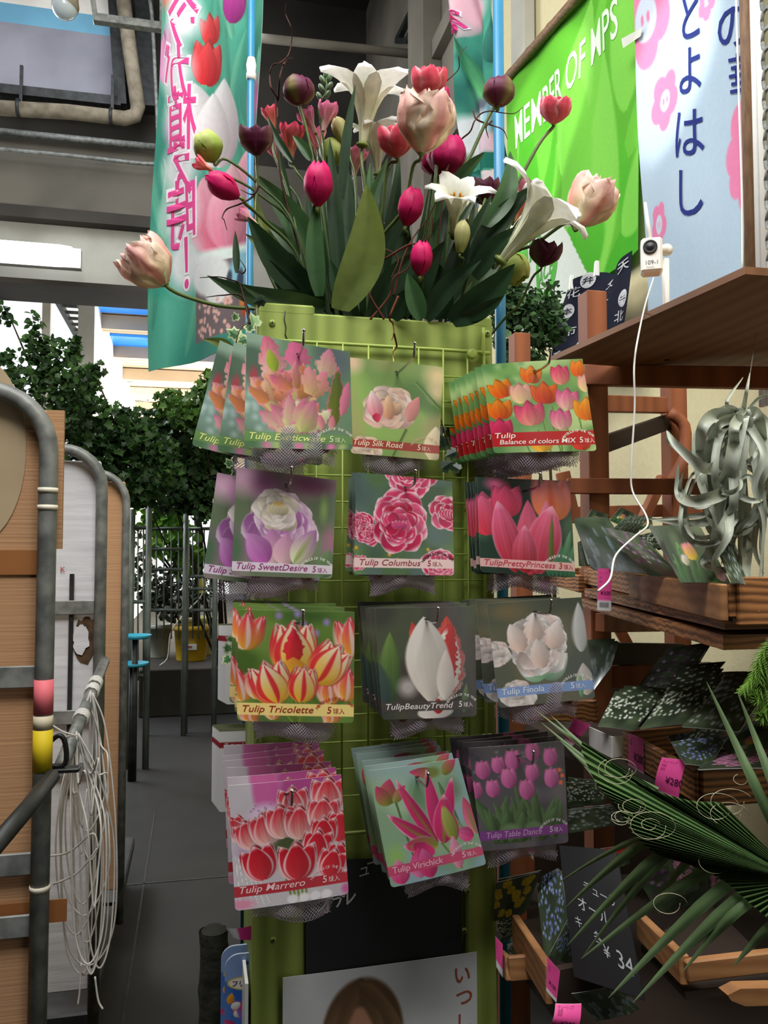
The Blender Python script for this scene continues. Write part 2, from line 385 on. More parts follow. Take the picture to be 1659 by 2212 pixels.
def pic_exotic(n):
    p = Pic(n, n, (112, 140, 112), 3); r = p.rng
    p.clouds([(70, 96, 80), (150, 178, 160), (96, 130, 96)], 4)
    p.blob(.85, .12, .25, .25, (92, 100, 112), .9); p.blob(.05, .6, .22, .3, (150, 180, 175), .9, .8)
    for i in range(18): p.blob(r.uniform(0, .35), r.uniform(.45, .85), .05, .045, (200, 222, 218), .9, .55)
    p.petal(.3, .45, -14, .5, .13, (236, 214, 190), (214, 92, 130), rag=.3); p.petal(.5, .25, -8, .28, .13, (222, 120, 150), (215, 100, 150), rag=.3)
    p.petal(.75, .3, 10, .3, .1, (206, 190, 150), (206, 120, 150), rag=.3); p.blob(.08, .38, .06, .13, (178, 62, 74), .7, .9)
    p.petal(.82, .78, 6, .62, .075, (120, 128, 46), (86, 100, 52), (214, 112, 140), .3, rag=.25); p.petal(.9, .66, 12, .36, .05, (222, 130, 150), (216, 120, 156), rag=.3)
    P_, O_, G_, K_ = (226, 140, 166), (216, 136, 86), (178, 190, 96), (214, 104, 150)
    for i in range(34):
        an = r.uniform(-75, 75); cy = r.uniform(.42, .72)
        p.petal(.36 + r.uniform(-.16, .16), cy, an, r.uniform(.2, .34), r.uniform(.05, .1), (O_, G_, (190, 130, 84))[i % 3], (P_, O_, K_, (236, 196, 160))[i % 4], (228, 150, 150), .3, rag=.35)
    p.petal(.28, .3, -20, .2, .06, (150, 176, 50), (176, 190, 70)); p.petal(.64, .5, 25, .3, .1, (214, 170, 120), (226, 130, 160), rag=.4); p.petal(.62, .48, -5, .28, .09, (226, 188, 130), P_, rag=.4)
    for i in range(9): p.petal(.42 + .05 * (i % 4), .84, -60 + 15 * i, .34, .085, (214, 214, 150), (P_, K_, O_, (236, 226, 190))[i % 4], (220, 130, 160), .3, rag=.3)
    p.petal(.52, .84, 22, .34, .1, (205, 214, 130), (214, 110, 160), rag=.2)
    for x in (.72, .8): p.petal(x, .8, (x - .76) * 200, .14, .035, (222, 160, 150), (226, 120, 150))
    for i in range(8): p.blob(.2 + .1 * i, .97, .07, .06, ((222, 130, 170), (170, 190, 120), (90, 110, 80))[i % 3], .8)
    p.blob(.02, .95, .2, .12, (84, 120, 84), .7)
    p.band(.85, .94, (116, 160, 84), .62, 0)
    return p
def pic_silk(n):
    p = Pic(n, n, (120, 150, 86), 5); p.clouds([(150, 185, 100), (88, 120, 70), (170, 160, 110)], 3)
    p.blob(.95, .12, .22, .2, (226, 200, 150), .8); p.blob(.03, .05, .16, .16, (222, 190, 160), .8); p.blob(.95, .28, .16, .16, (214, 196, 150), .8)
    p.stem(.62, .7, .45, 1.05, .02, (96, 120, 66)); p.stem(.98, .45, .7, .2, .02, (100, 126, 70))
    p.double(.42, .5, .36, [(240, 214, 200), (232, 190, 176), (236, 204, 180), (246, 230, 220)], None, 9, 4, .06, .62, (238, 196, 160), sh=.35)
    p.petal(.42, .62, -3, .26, .075, (214, 150, 120), (240, 205, 165)); p.petal(.3, .62, -14, .3, .09, (226, 120, 140), (248, 232, 226)); p.petal(.62, .62, 24, .3, .08, (226, 160, 150), (222, 140, 140))
    p.petal(.28, .56, 170, .1, .05, (214, 60, 90), (206, 70, 100))
    p.double(.16, .93, .2, [(240, 218, 196), (232, 204, 176)], None, 7, 3, .05); p.petal(.92, 1.0, 5, .36, .13, (232, 214, 170), (244, 226, 190))
    p.band(.84, .93, (160, 52, 48), .85, 0)
    return p
def pic_balance(n):
    p = Pic(n, n, (122, 168, 92), 7); p.clouds([(160, 200, 120), (84, 134, 78), (196, 216, 150)], 5)
    r = p.rng
    for i in range(22): p.blob(r.uniform(0, .4), r.uniform(0, .6), .05, .05, ((176, 206, 150), (88, 140, 90))[i % 2], .9, .6)
    for x, y in ((.5, .5), (.62, .5), (.72, .6), (.45, .75), (.3, .8), (.86, .5), (.6, .7)): p.stem(x, y, x + .04, 1, .012, (110, 150, 70))
    O = ((226, 80, 10), (246, 150, 30)); K = ((240, 150, 130), (224, 50, 110)); H = ((244, 214, 150), (240, 166, 160)); F = ((240, 190, 170), (228, 84, 150))
    for x, y, s, a, c, o in ((.44, .24, .2, 8, O, .8), (.74, .27, .22, 0, K, .35), (.93, .2, .2, 12, O, .6), (.99, .36, .2, 0, H, .3), (.18, .38, .22, -18, O, .7), (.34, .46, .24, -4, H, .4),
                       (.56, .47, .25, 0, ((206, 50, 10), (240, 110, 20)), .8), (.76, .54, .24, 8, F, .6), (.12, .62, .24, -4, O, .7), (.96, .66, .26, 4, ((220, 100, 10), (250, 170, 40)), .9),
                       (.4, .7, .28, -4, K, .7), (.68, .76, .24, 2, F, .4), (.1, .84, .24, 0, ((200, 24, 70), (228, 60, 110)), .5), (.46, .99, .22, 0, ((250, 190, 30), (244, 140, 30)), .7), (.85, .98, .2, 0, ((214, 40, 30), (236, 90, 40)), .8)):
        p.tulip(x, y, s, a, c[0], c[1], None, o, sh=.3, streak=.2)
    p.band(.77, .93, (188, 26, 34), 1, 0)
    return p
def pic_sweet(n):
    p = Pic(n, n, (104, 118, 92), 9); p.clouds([(78, 92, 66), (130, 150, 110), (150, 110, 140)], 3)
    p.blob(.12, .1, .3, .22, (226, 180, 206), .8); p.blob(.3, .12, .2, .18, (160, 96, 150), .8, .8); p.blob(.75, .08, .3, .14, (120, 60, 100), .8); p.blob(.88, .3, .06, .2, (130, 160, 90), .8); p.blob(.95, .6, .1, .2, (170, 110, 130), .9, .7)
    L = [(216, 176, 214), (196, 130, 196), (226, 196, 222), (180, 110, 178)]
    p.double(.45, .48, .43, L, (236, 214, 232), 10, 3, .08, .85, (240, 224, 200), ew=.15)
    p.double(.42, .36, .27, [(246, 238, 232), (238, 222, 222), (244, 234, 214)], None, 9, 3, .05, .7, (244, 232, 196))
    p.blob(.42, .3, .07, .03, (214, 176, 90), .8)
    p.petal(.4, .88, -4, .34, .15, (226, 190, 200), (196, 130, 186)); p.petal(.5, .88, 4, .3, .13, (230, 190, 196), (206, 146, 190)); p.petal(.35, .86, -40, .34, .13, (186, 96, 176), (206, 150, 206)); p.petal(.6, .86, 32, .4, .12, (226, 236, 190), (170, 110, 176), rib=(160, 180, 100))
    p.petal(.9, 1.0, 12, .3, .1, (90, 120, 80), (110, 140, 96)); p.blob(.02, .75, .12, .25, (84, 112, 84), .7)
    p.band(.865, .955, (228, 216, 232), .92, 0)
    return p
def pic_columbus(n):
    p = Pic(n, n, (84, 112, 76), 11); p.clouds([(60, 84, 60), (110, 140, 92), (90, 110, 110)], 5); r = p.rng
    for i in range(12): p.blob(r.uniform(0, 1), r.uniform(.7, 1), .025, .025, ((240, 210, 40), (120, 140, 200), (226, 170, 60))[i % 3], .7)
    K = [(226, 60, 110), (206, 34, 84), (236, 96, 140)]; E = (250, 214, 222)
    for x, y, R in ((.04, .5, .18), (.14, .6, .15), (.97, .36, .26), (.86, .88, .22), (.05, .88, .1), (.55, -.02, .3)): p.double(x, y, R, K, E, 9, 4, .1, .8, ew=.3)
    p.double(.44, .46, .36, K, E, 9, 3, .05, 1, ew=.22)
    p.blob(.44, .38, .16, .12, (170, 20, 50), .6)
    p.double(.44, .5, .2, K, E, 6, 2, .03, 1, (232, 80, 140), ew=.15)
    p.band(.83, .93, (240, 212, 208), .95, 0)
    return p
def pic_princess(n):
    p = Pic(n, n, (44, 62, 54), 13); p.clouds([(30, 44, 44), (70, 100, 76), (40, 60, 50)], 4)
    for i in range(9): p.petal(.72 + .04 * i, 1.0, -12 + 9 * i, .5, .06, (60, 110, 80), (110, 160, 120), soft=.5)
    p.blob(.2, .06, .16, .1, (236, 110, 160), .8)
    p.tulip(.78, .42, .5, 0, (226, 120, 60), (226, 120, 150), None, .4, rib=(210, 70, 30))
    p.tulip(.1, .6, .46, -6, (220, 60, 80), (236, 110, 150), None, .3); p.tulip(.3, .4, .36, 0, (214, 60, 90), (240, 90, 140), None, .4)
    p.petal(.52, 1.0, 0, .78, .16, (190, 60, 70), (240, 110, 156)); p.petal(.62, .98, 8, .78, .12, (206, 70, 90), (240, 130, 170))
    p.petal(.36, .98, -12, .76, .15, (176, 40, 56), (246, 120, 166), (250, 170, 196), .14, p=.9); p.petal(.58, .98, 16, .74, .19, (190, 50, 70), (244, 116, 160), (250, 170, 196), .14, p=1.0)
    p.petal(.46, .98, 2, .5, .14, (170, 40, 50), (240, 120, 160), (246, 160, 186), .1); p.petal(.73, .9, 5, .55, .03, (96, 110, 50), (110, 110, 60))
    p.band(.845, .935, (240, 190, 186), .92, 0)
    return p
def pic_tricolette(n):
    p = Pic(n, n, (96, 128, 52), 15); p.clouds([(70, 96, 40), (120, 150, 70), (84, 110, 60)], 4)
    p.blob(.6, .05, .4, .1, (60, 90, 40), .9)
    for x, y in ((.34, .05), (.55, .12), (.75, .1), (.66, .2), (.72, .35), (.5, .03)): p.blob(x, y, .045, .05, (150, 130, 190), .8)
    for x, y, s, a in ((.06, .36, .36, 6), (.97, .4, .36, -2), (.05, .82, .3, -8), (.16, .8, .28, 10), (.78, .84, .28, 0), (.92, .8, .3, 8), (.3, .98, .2, 0), (.8, 1.02, .2, 0), (.1, 1.03, .2, 0)):
        p.tulip(x, y, s, a, (240, 176, 60), (232, 60, 90), None, .4, soft=.5, vein=(244, 214, 214))
    for x, y in ((.47, .58), (.3, .8), (.52, .8), (.62, .62)): p.stem(x, y, .5, 1.05, .014, (110, 130, 50))
    W = dict(vein=(220, 30, 50), streak=.05, sh=.2)
    p.tulip(.47, .58, .5, 0, (240, 190, 40), (248, 226, 214), None, .18, **W)
    p.petal(.47, .5, 0, .34, .085, (226, 60, 50), (224, 40, 70), rag=.3); p.petal(.47, .59, 0, .17, .14, (240, 196, 50), (238, 150, 60), q=.9)
    p.tulip(.66, .64, .42, 34, (240, 180, 40), (248, 230, 214), None, .2, **W)
    p.tulip(.34, .83, .4, -18, (240, 180, 50), (248, 232, 220), None, .35, **W)
    p.tulip(.53, .82, .34, 8, (236, 180, 50), (246, 214, 190), None, .02, **W)
    p.band(.835, .94, (250, 222, 140), .96, 0)
    return p
def pic_beauty(n):
    p = Pic(n, int(n * 1.15), (66, 68, 62), 17); p.clouds([(50, 48, 48), (84, 92, 70), (78, 70, 66)], 3)
    p.petal(.08, 1.0, 4, .75, .13, (70, 100, 60), (120, 150, 76), soft=.3); p.petal(0, 1.1, 0, .55, .16, (60, 80, 76), (80, 100, 90), soft=.5); p.blob(.28, .82, .14, .14, (180, 172, 170), .7)
    p.petal(.53, .98, -12, .85, .14, (206, 190, 180), (206, 70, 60), rag=.2); p.petal(.64, .98, 10, .88, .2, (222, 214, 204), (206, 60, 50), rag=.15, bend=-.1)
    p.petal(.62, .97, 8, .8, .2, (226, 218, 210), (232, 224, 218), (196, 40, 40), .22, rag=.12); p.petal(.68, .86, 6, .7, .09, (206, 40, 40), (190, 50, 44), rag=.3)
    p.petal(.52, 1.0, -3, .9, .24, (222, 214, 202), (236, 230, 226), None, p=1.0); p.petal(.66, .96, 3, .52, .1, (230, 222, 214), (226, 210, 204)); p.petal(.56, 1.16, -4, .2, .2, (222, 216, 210), (226, 220, 216)); p.petal(.58, 1.1, 4, .16, .06, (190, 40, 50), (200, 60, 60))
    p.petal(.86, 1.1, 6, .3, .05, (80, 110, 70), (110, 130, 90), soft=.5)
    p.band(.965, 1.07, (78, 70, 68), .9, 0)
    return p
def pic_finola(n):
    p = Pic(n, int(n * 1.03), (84, 90, 74), 19); p.clouds([(60, 66, 58), (110, 104, 80), (76, 84, 74)], 3)
    p.blob(.2, .1, .25, .12, (116, 104, 76), .8); p.petal(.92, .55, 4, .5, .1, (200, 200, 196), (214, 214, 214), soft=.4); p.petal(.92, .98, 0, .32, .1, (214, 206, 190), (206, 200, 196)); p.petal(.86, 1, 2, .26, .03, (100, 160, 110), (170, 200, 160))
    W = [(240, 226, 222), (246, 238, 234), (238, 214, 208), (232, 226, 220)]
    p.double(.06, .5, .18, W, None, 7, 3, .1); p.double(.2, .92, .22, W, None, 8, 3, .12)
    for a in (-50, -20, 18, 50): p.petal(.5, .78, a, .36, .12, (120, 170, 130), (232, 236, 226))
    p.double(.48, .45, .4, W, (250, 246, 244), 10, 4, .16, .9, (244, 226, 220), ew=.15, sh=.4)
    for x, y, a in ((.32, .5, -20), (.45, .42, 10), (.62, .5, 20), (.5, .68, -5)): p.petal(x, y, a, .3, .11, (240, 206, 190), (246, 238, 236), rag=.2)
    p.band(.83, .93, (130, 160, 216), .93, 0)
    return p
def pic_marrero(n):
    p = Pic(n, int(n * 1.08), (206, 200, 208), 21); p.clouds([(222, 216, 222), (190, 180, 190)], 3)
    p.blob(.75, .1, .42, .36, (176, 74, 140), .35); p.blob(.32, .05, .14, .3, (206, 90, 160), .3, .9); p.blob(.3, .3, .2, .15, (222, 196, 222), .5); r = p.rng
    for i in range(26): p.blob(.3 + r.uniform(-.13, .13), .28 + r.uniform(-.09, .09), .014, .012, (180, 130, 180), .5)
    p.blob(.1, .58, .1, .12, (190, 150, 196), .8, .7)
    for i in range(6): p.stem(.14 - .022 * i, .62, .18 - .05 * i + .12, 1.05, .004, (240, 238, 242))
    p.blob(.52, .6, .26, .2, (80, 88, 56), .5)
    for i in range(5): p.stem(.4 + .06 * i, .62, .5 + .03 * i, 1.05, .013, (120, 140, 70))
    R0, R1, E = (236, 190, 180), (206, 24, 46), (250, 218, 222)
    for x, y, s, a, o in ((.55, .34, .3, 0, .5), (.86, .34, .36, 4, .5), (.1, .48, .24, -28, .3), (.2, .56, .28, -20, .4), (.32, .54, .3, -10, .5), (.46, .5, .32, -6, .5), (.6, .53, .32, 2, .5), (.8, .48, .32, 6, .5), (.94, .6, .3, 10, .4), (.8, .62, .28, 4, .4),
                       (.27, .84, .34, -14, .5), (.72, .74, .3, 10, .5), (.9, .84, .26, 16, .5), (.56, .88, .36, 0, .6), (.82, .9, .28, 20, .5)):
        p.tulip(x, y, s, a, R0 if y < .6 else (214, 60, 70), R1, E, o, ew=.28, sh=.25)
    p.band(.87, .965, (184, 54, 66), 1, 0)
    for x in (.5, .6, .7, .8): p.blob(x, 1.04, .06, .05, (236, 232, 238), .4)
    p.blob(.06, 1.03, .16, .06, (226, 150, 180), .6); p.blob(.98, 1.02, .06, .06, (206, 100, 160), .6)
    return p
def pic_virichick(n):
    p = Pic(n, int(n * 1.14), (140, 172, 140), 23); p.clouds([(110, 150, 110), (170, 200, 166), (150, 176, 196)], 4)
    p.blob(.12, .85, .16, .16, (150, 190, 110), .8); p.blob(.85, .3, .12, .16, (110, 130, 110), .8)
    M0, M1, G = (206, 50, 110), (222, 60, 126), (140, 150, 60)
    p.stem(.22, .3, .3, 1, .014, (90, 110, 66)); p.stem(.6, .8, .75, 1.1, .02, (120, 150, 90)); p.petal(.82, .8, -10, .62, .05, (110, 140, 96), (100, 130, 90)); p.petal(.9, .9, -22, .5, .04, (160, 180, 140), (150, 170, 130))
    p.petal(.12, .35, 20, .26, .1, G, M1); p.petal(.14, .36, -24, .22, .08, G, M1); p.petal(.2, .34, 45, .22, .05, (150, 170, 80), M1)
    p.petal(.72, .12, -80, .3, .06, G, M1); p.petal(.78, .14, 50, .24, .06, G, M1); p.blob(.68, .1, .1, .07, (120, 130, 66), .6)
    p.petal(.98, .8, -6, .4, .08, (214, 150, 150), M1, rib=G); p.petal(.94, .82, -60, .2, .08, M1, (230, 130, 180))
    E = (244, 180, 206)
    p.petal(.56, .8, -26, .74, .075, M0, M1, E, .2, rib=(150, 140, 60), bend=.05); p.petal(.6, .78, 0, .72, .085, M0, M1, E, .2, bend=.02, rib=(200, 70, 120)); p.petal(.66, .7, 22, .56, .075, M0, M1, E, .2); p.petal(.54, .8, -56, .56, .08, M0, M1, E, .25, rib=G, bend=.1)
    p.petal(.62, .82, 14, .5, .12, M0, M1, E, .15, rib=G); p.petal(.56, .82, -82, .36, .1, (170, 170, 80), (222, 50, 120), E, .2, rib=(150, 150, 70)); p.petal(.44, .78, 210, .16, .12, M1, M0); p.petal(.74, .82, -6, .4, .09, G, (190, 190, 110), M1, .3)
    p.petal(.3, 1.1, 10, .3, .1, (230, 130, 180), M1); p.petal(.42, 1.12, -6, .3, .1, M0, (230, 110, 170)); p.petal(.12, 1.12, 0, .24, .1, M1, (236, 150, 190)); p.petal(.72, 1.1, 0, .34, .07, (230, 140, 170), (236, 160, 190))
    p.band(.93, 1.03, (204, 78, 116), .95, 0)
    return p
def pic_dance(n):
    p = Pic(n, int(n * 1.06), (90, 84, 90), 25); p.clouds([(70, 66, 76), (110, 104, 108), (84, 84, 84)], 4); r = p.rng
    for i in range(40): p.blob(r.uniform(0, 1), r.uniform(0, .35), .03, .025, ((130, 110, 150), (150, 140, 150), (60, 60, 64))[i % 3], .8, .6)
    for x, y in ((.93, .3), (.96, .36), (.94, .43)): p.blob(x, y, .03, .03, (226, 110, 70), .5)
    for i in range(30): p.petal(r.uniform(.15, .85), 1.0, r.uniform(-32, 32), r.uniform(.3, .62), r.uniform(.04, .08), (70, 92, 56), (96, 124, 84), sh=.45)
    p.blob(.35, .88, .14, .1, (104, 130, 90), .4); p.blob(.6, .86, .12, .08, (96, 122, 84), .4)
    for x, y, s in ((.65, .18, .2), (.44, .26, .22), (.28, .28, .18), (.12, .33, .2), (.84, .25, .2), (.38, .44, .22), (.63, .39, .19), (.2, .52, .19), (.84, .47, .21), (.02, .52, .18), (.56, .57, .22)):
        p.tulip(x, y, s, 0, (190, 90, 150), (232, 130, 186), None, .12, sh=.35)
    p.band(.86, .955, (128, 64, 138), .92, 0)
    return p
# ---------------------------------------------------------------- materials of the place
M_FLOOR = mat('dark_concrete_floor', L8(40, 40, 37), .8, L8(24, 24, 23), 1.4, bump=.25, detail=9)
M_CONC = mat('old_concrete', L8(128, 122, 110), .85, L8(98, 93, 84), 1.1, bump=.15, detail=9)
M_CONCD = mat('dark_concrete', L8(62, 58, 52), .9, L8(44, 41, 37), 1.2, bump=.1, detail=9)
M_CONCW = mat('pale_painted_concrete', L8(176, 174, 164), .75, L8(158, 156, 146), 2., bump=.05)
M_CONCL = mat('lilac_grey_concrete', L8(150, 150, 160), .85, L8(126, 126, 136), 1.3, bump=.08, detail=9)
M_CREAM = mat('cream_wall_cloth', L8(214, 204, 164), .9, L8(200, 188, 148), 30., bump=.2, wave=('Z', 60, .3), lo=.2, hi=.8)
M_WHITEW = mat('white_plaster', L8(238, 234, 226), .8, L8(222, 216, 206), 3.)
M_TANROOF = mat('cream_sheet_roof', L8(226, 208, 180), .7, L8(170, 148, 120), 1., wave=('Y', 1.6, .3), lo=.2, hi=.75)
M_BLUE = mat('blue_roof_light', L8(40, 140, 235), .3, L8(30, 110, 220), 2., emit=.5)
M_SKYBLUE = mat('pale_blue_panel', L8(120, 178, 205), .5, L8(108, 164, 192), 2.)
M_STEEL = mat('galvanised_steel', L8(132, 134, 130), .45, L8(92, 95, 93), 26., metal=.1, bump=.1)
M_DSTEEL = mat('dark_steel', L8(56, 58, 58), .5, L8(38, 40, 40), 14., metal=.4)
M_CHROME = mat('bright_wire', L8(205, 205, 205), .22, L8(180, 180, 180), 30., metal=1.)
M_WHITEP = mat('white_plastic', L8(236, 236, 232), .4, L8(226, 226, 222), 8.)
M_BLACKP = mat('black_plastic', L8(22, 22, 24), .4, L8(16, 16, 18), 8.)
M_PIPE = mat('lagged_pipe', L8(136, 126, 108), .85, L8(104, 95, 80), 9., bump=.4)

# ---------------------------------------------------------------- the setting
UW = 1.95; VB = 9.0
m = MB(); m.box((-1.5, 13, -.1), (14, 34, .2)); vj = PH(490, 1893, 0).y
m.box((-.4, vj, .0005), (1.6, .012, .003), None, 1); m.box((-.2, PH(320, 2010, 0).y, .0005), (.008, 3.2, .003), None, 1)
struct('floor', m, [M_FLOOR, M_DSTEEL])
m = MB(); m.box((UW + .1, 2.1, 4), (.2, 7.2, 8.2)); struct('wall_right', m, M_CREAM)
m = MB(); m.box((UW + .1, 7.6, 4), (.2, 3.8, 8.2)); m.box((UW - .07, 6.6, 4), (.16, .5, 8.2))
for za, zb_ in ((4.62, 4.75), (5.55, 5.7)): m.box((UW - .03, 7.5, (za + zb_) / 2), (.1, 3.6, zb_ - za))
struct('wall_far_right', m, M_CONC)
m = MB(); a, b = PU(862, 92, UW - .01), PU(908, -30, UW - .01)
m.bar(PU(858, 88, UW - .03), PU(905, -6, UW - .03), .05, .06); m.bar(PU(880, 88, UW - .03), PU(935, -30, UW - .03), .05, .06); m.bar(PU(858, 88, UW - .03), PU(880, 88, UW - .03), .05, .05)
struct('window_1', m, M_DSTEEL)
m = MB(); p = PU(1130, 140, UW - .05); m.box((UW - .05, p.y, p.z + 1.1), (.08, .2, 2.2), None, 0, None, .01); struct('trim_1', m, M_CONCW)
z635, z465, z330, z60 = (PV(170, y, VB).z for y in (633, 467, 330, 62))
m = MB()
m.box((-3, VB + .2, (z635 + z465) / 2), (10, .4, z465 - z635)); m.box((-3, VB + .1, z635 + .02), (10.02, .66, .05), None, 1); m.box((-3, VB + .15, z465 - .06), (10.02, .62, .12), None, 1)
struct('wall_back', m, [M_CONCW, M_CONCD])
m = MB(); m.box((-3, VB + .1, (z465 + z330) / 2), (10, .5, z330 - z465 - .01)); struct('wall_back_beam', m, mat('grey_concrete', L8(96, 91, 82), .9, L8(78, 74, 66), 1.3, bump=.1, detail=9))
m = MB(); m.box((-3, VB + .55, (z330 + 9) / 2), (10, .3, 9 - z330)); struct('wall_back_upper', m, M_CONCD)
uR = PV(258, 100, VB).x
za, zb_ = PV(120, 206, VB).z, PV(120, 56, VB).z
m = MB(); m.box(((uR - 8) / 2, VB + .2, (za + zb_) / 2), (uR + 8, .3, zb_ - za)); struct('wall_skylight_curb', m, M_CONCL)
zc = PV(120, 12, VB).z
m = MB(); m.box(((uR - 8) / 2, VB + .22, (zc + zb_) / 2), (uR + 8, .3, zc - zb_)); struct('trim_2', m, M_SKYBLUE)
m = MB(); m.box(((uR - 8) / 2, VB + .22, zc + .5), (uR + 8, .3, 1)); struct('trim_3', m, M_WHITEW)
m = MB()
m.bar(PV(262, 230, VB - .1), PV(245, -20, VB - .1), .12, .12); m.bar(PV(0, 196, VB - .1), PV(262, 224, VB - .1), .12, .1)
m.bar(PV(320, 238, VB), PV(312, -20, VB), .2, .2)
struct('trim_4', m, M_DSTEEL)
m = MB(); m.box((-1.6, 6.4, 8.1), (11, 6.6, .2)); m.box((-.6, 6.9, 7.8), (9, .4, .5)); struct('ceiling', m, M_CONCD)
for nm, cc, dd in (('ceiling_left', (-4.4, -.4, 5.7), (6, 7.4, .2)), ('ceiling_right', (1.95, -.4, 5.7), (1.3, 7.4, .2)), ('ceiling_rear', (0, -2.9, 5.7), (3, 2.4, .2)), ('ceiling_front', (0, 2.2, 5.7), (3, 2., .2))):
    m = MB(); m.box(cc, dd); struct(nm, m, M_CONCD)
m = MB(); m.box((-2.5, -4.2, 3), (10, .2, 6)); struct('wall_behind', m, M_CONCD)
m = MB(); m.box((-7.4, 2.4, 3), (.2, 13, 6)); struct('wall_left', m, M_CONCD)
# far court behind the shop: white wall, sheet roof, blue roof lights
vq = 11.0; a = PV(205, 640, vq); c = PV(120, 640, vq); d = PV(166, 640, vq)
m = MB(); m.box((a.x - .1, 20.5, 4), (.2, 19, 8.4)); struct('wall_court', m, M_WHITEW)
m = MB(); m.box((a.x + 4, 18.6, a.z + .1), (8, 15.2, .16))
for k in range(9): m.box((a.x + 4, vq + .9 + 1.7 * k, a.z - .1), (8, .18, .2))
struct('ceiling_court', m, M_TANROOF)
m = MB(); m.box((a.x + 4, PH(290, 648, a.z).y + .25, a.z + .0), (8, .7, .04)); m.box((a.x + 4, PH(300, 750, a.z).y, a.z), (8, 1.4, .04)); struct('window_2', m, M_BLUE)
m = MB(); m.box((a.x + 4.5, 26.2, a.z - .35), (9, .2, 1.0)); struct('wall_court_end', m, M_TANROOF)
t = thing('catwalk', 'grey steel catwalk with mesh floor high along the white court wall', 'catwalk', (c.x, vq, c.z))
m = MB()
for u_ in (c.x, d.x): m.bar((u_, vq - 1.5, c.z), (u_, 26, c.z), .06, .1)
obj('rail', m, M_STEEL, t)
m = MB()
for k in range(46): m.bar((c.x, vq - 1.4 + .3 * k, c.z), (d.x, vq - 1.4 + .3 * k, c.z), .04, .04)
obj('walkway', m, M_STEEL, t)
for k in range(6):
    m = MB(); v_ = vq + 1.0 + 2.1 * k; m.tube([(d.x, v_, c.z), (d.x + .5, v_, c.z), (d.x + .5, v_, c.z + .9), (d.x, v_, c.z + .9)], .03, 6); obj('handrail', m, M_STEEL, t)
m = MB(); p = PV(101, 700, 10.0); m.box((p.x, 10, 3.6), (.09, .09, 7.2)); struct('wall_post', m, M_WHITEW)
# pipes under the far roof
def pipe(label, pts, r, mt, loc=None, cat='pipe', name='pipe', flange=None):
    m = MB(); m.tube(bez(pts, 40) if len(pts) > 2 else pts, r, 10)
    o = obj(name, m, mt); tag(o, label, cat); return o
v_ = VB - .35
t = thing('lagged_pipe', 'thick lagged pipe bending up beside the skylight opening', 'pipe', PV(290, 255, v_))
m = MB(); m.tube([PV(-40, 231, v_), PV(150, 242, v_), PV(270, 256, v_), PV(292, 250, v_), PV(298, 232, v_), PV(282, 120, v_), PV(264, -20, v_)], .075, 12); obj('pipe_run', m, M_PIPE, t)
for q in (PV(40, 234, v_), PV(240, 253, v_)):
    m = MB(); m.tube([q + Vector((-.015, 0, 0)), q + Vector((.015, 0, 0))], .095, 12); m.box(q + Vector((0, .1, .25)), (.03, .03, .5)); obj('pipe_clamp', m, M_DSTEEL, t)
pipe('grey steel pipe running straight below the lagged pipe', [PV(-40, 280, v_ + .1), PV(338, 318, v_ + .1)], .035, M_STEEL)
pipe('thin conduit curving down the dark roof trim to the beam', [PV(-40, 318, v_ + .05), PV(150, 336, v_ + .05), PV(320, 354, v_ + .05), PV(338, 345, v_ + .05), PV(342, 320, v_ + .05), PV(330, 60, v_ + .05), PV(322, -10, v_ + .05)], .02, M_STEEL, name='conduit', cat='conduit')
t = thing('water_pipe', 'pale crossing pipe with flange end under the dark roof', 'pipe', PV(905, 118, 7.2))
m = MB(); m.tube([PV(540, 80, 7.2), PV(903, 118, 7.2)], .04, 12); obj('pipe_run', m, M_CONC, t)
m = MB(); q = PV(903, 118, 7.2); m.tube([q, q + Vector((.03, 0, 0))], .07, 14); obj('flange', m, M_CONC, t)
m = MB(); z_ = 5.2; m.bar(PV(196, -30, z_), PV(207, 42, z_), .03, .05, (0, 1, 0)); m.bar(PV(202, 40, z_), PV(352, 60, z_), .05, .05); m.bar(PV(352, 60, z_), PV(352, -40, z_), .04, .04, (0, 1, 0))
tag(obj('steel_hanger', m, M_STEEL), 'angled steel hanger below the skylight beside the dome lamp', 'bracket')
# lamps
v_ = VB - .5
t = thing('fluorescent_lamp', 'long lit fluorescent lamp on the pale back beam', 'lamp', PV(60, 545, v_))
A, B = PV(-300, 520, v_), PV(172, 556, v_); m = MB(); d_ = (B - A)
m.tube([A, A + d_ * .9, A + d_ * .96, B], [.11, .11, .1, .03], 14); obj('diffuser', m, mat('lit_diffuser', L8(255, 253, 246), .4, L8(250, 250, 246), 3, emit=3.), t)
m = MB(); m.bar(A + Vector((0, .14, .02)), B + Vector((0, .14, .02)), .1, .2); obj('lamp_housing', m, M_WHITEP, t)
p = P(140, 14, 4.6); t = thing('dome_lamp', 'round glass dome lamp with metal neck near the skylight', 'lamp', p)
m = MB(); m.ball(p, (.075, .075, .075), 20, 14); obj('glass_globe', m, mat('milky_glass', L8(225, 232, 236), .1, L8(210, 220, 226), 3, transl=.5, spec=.6), t)
ax = Vector((.35, 0, .9)).normalized(); m = MB(); m.lathe(p, [(.076, .0), (.074, .03), (.05, .075), (.035, .08), (.032, .16), (0, .16)], 20, 0, None, ax); obj('lamp_neck', m, M_PIPE, t)
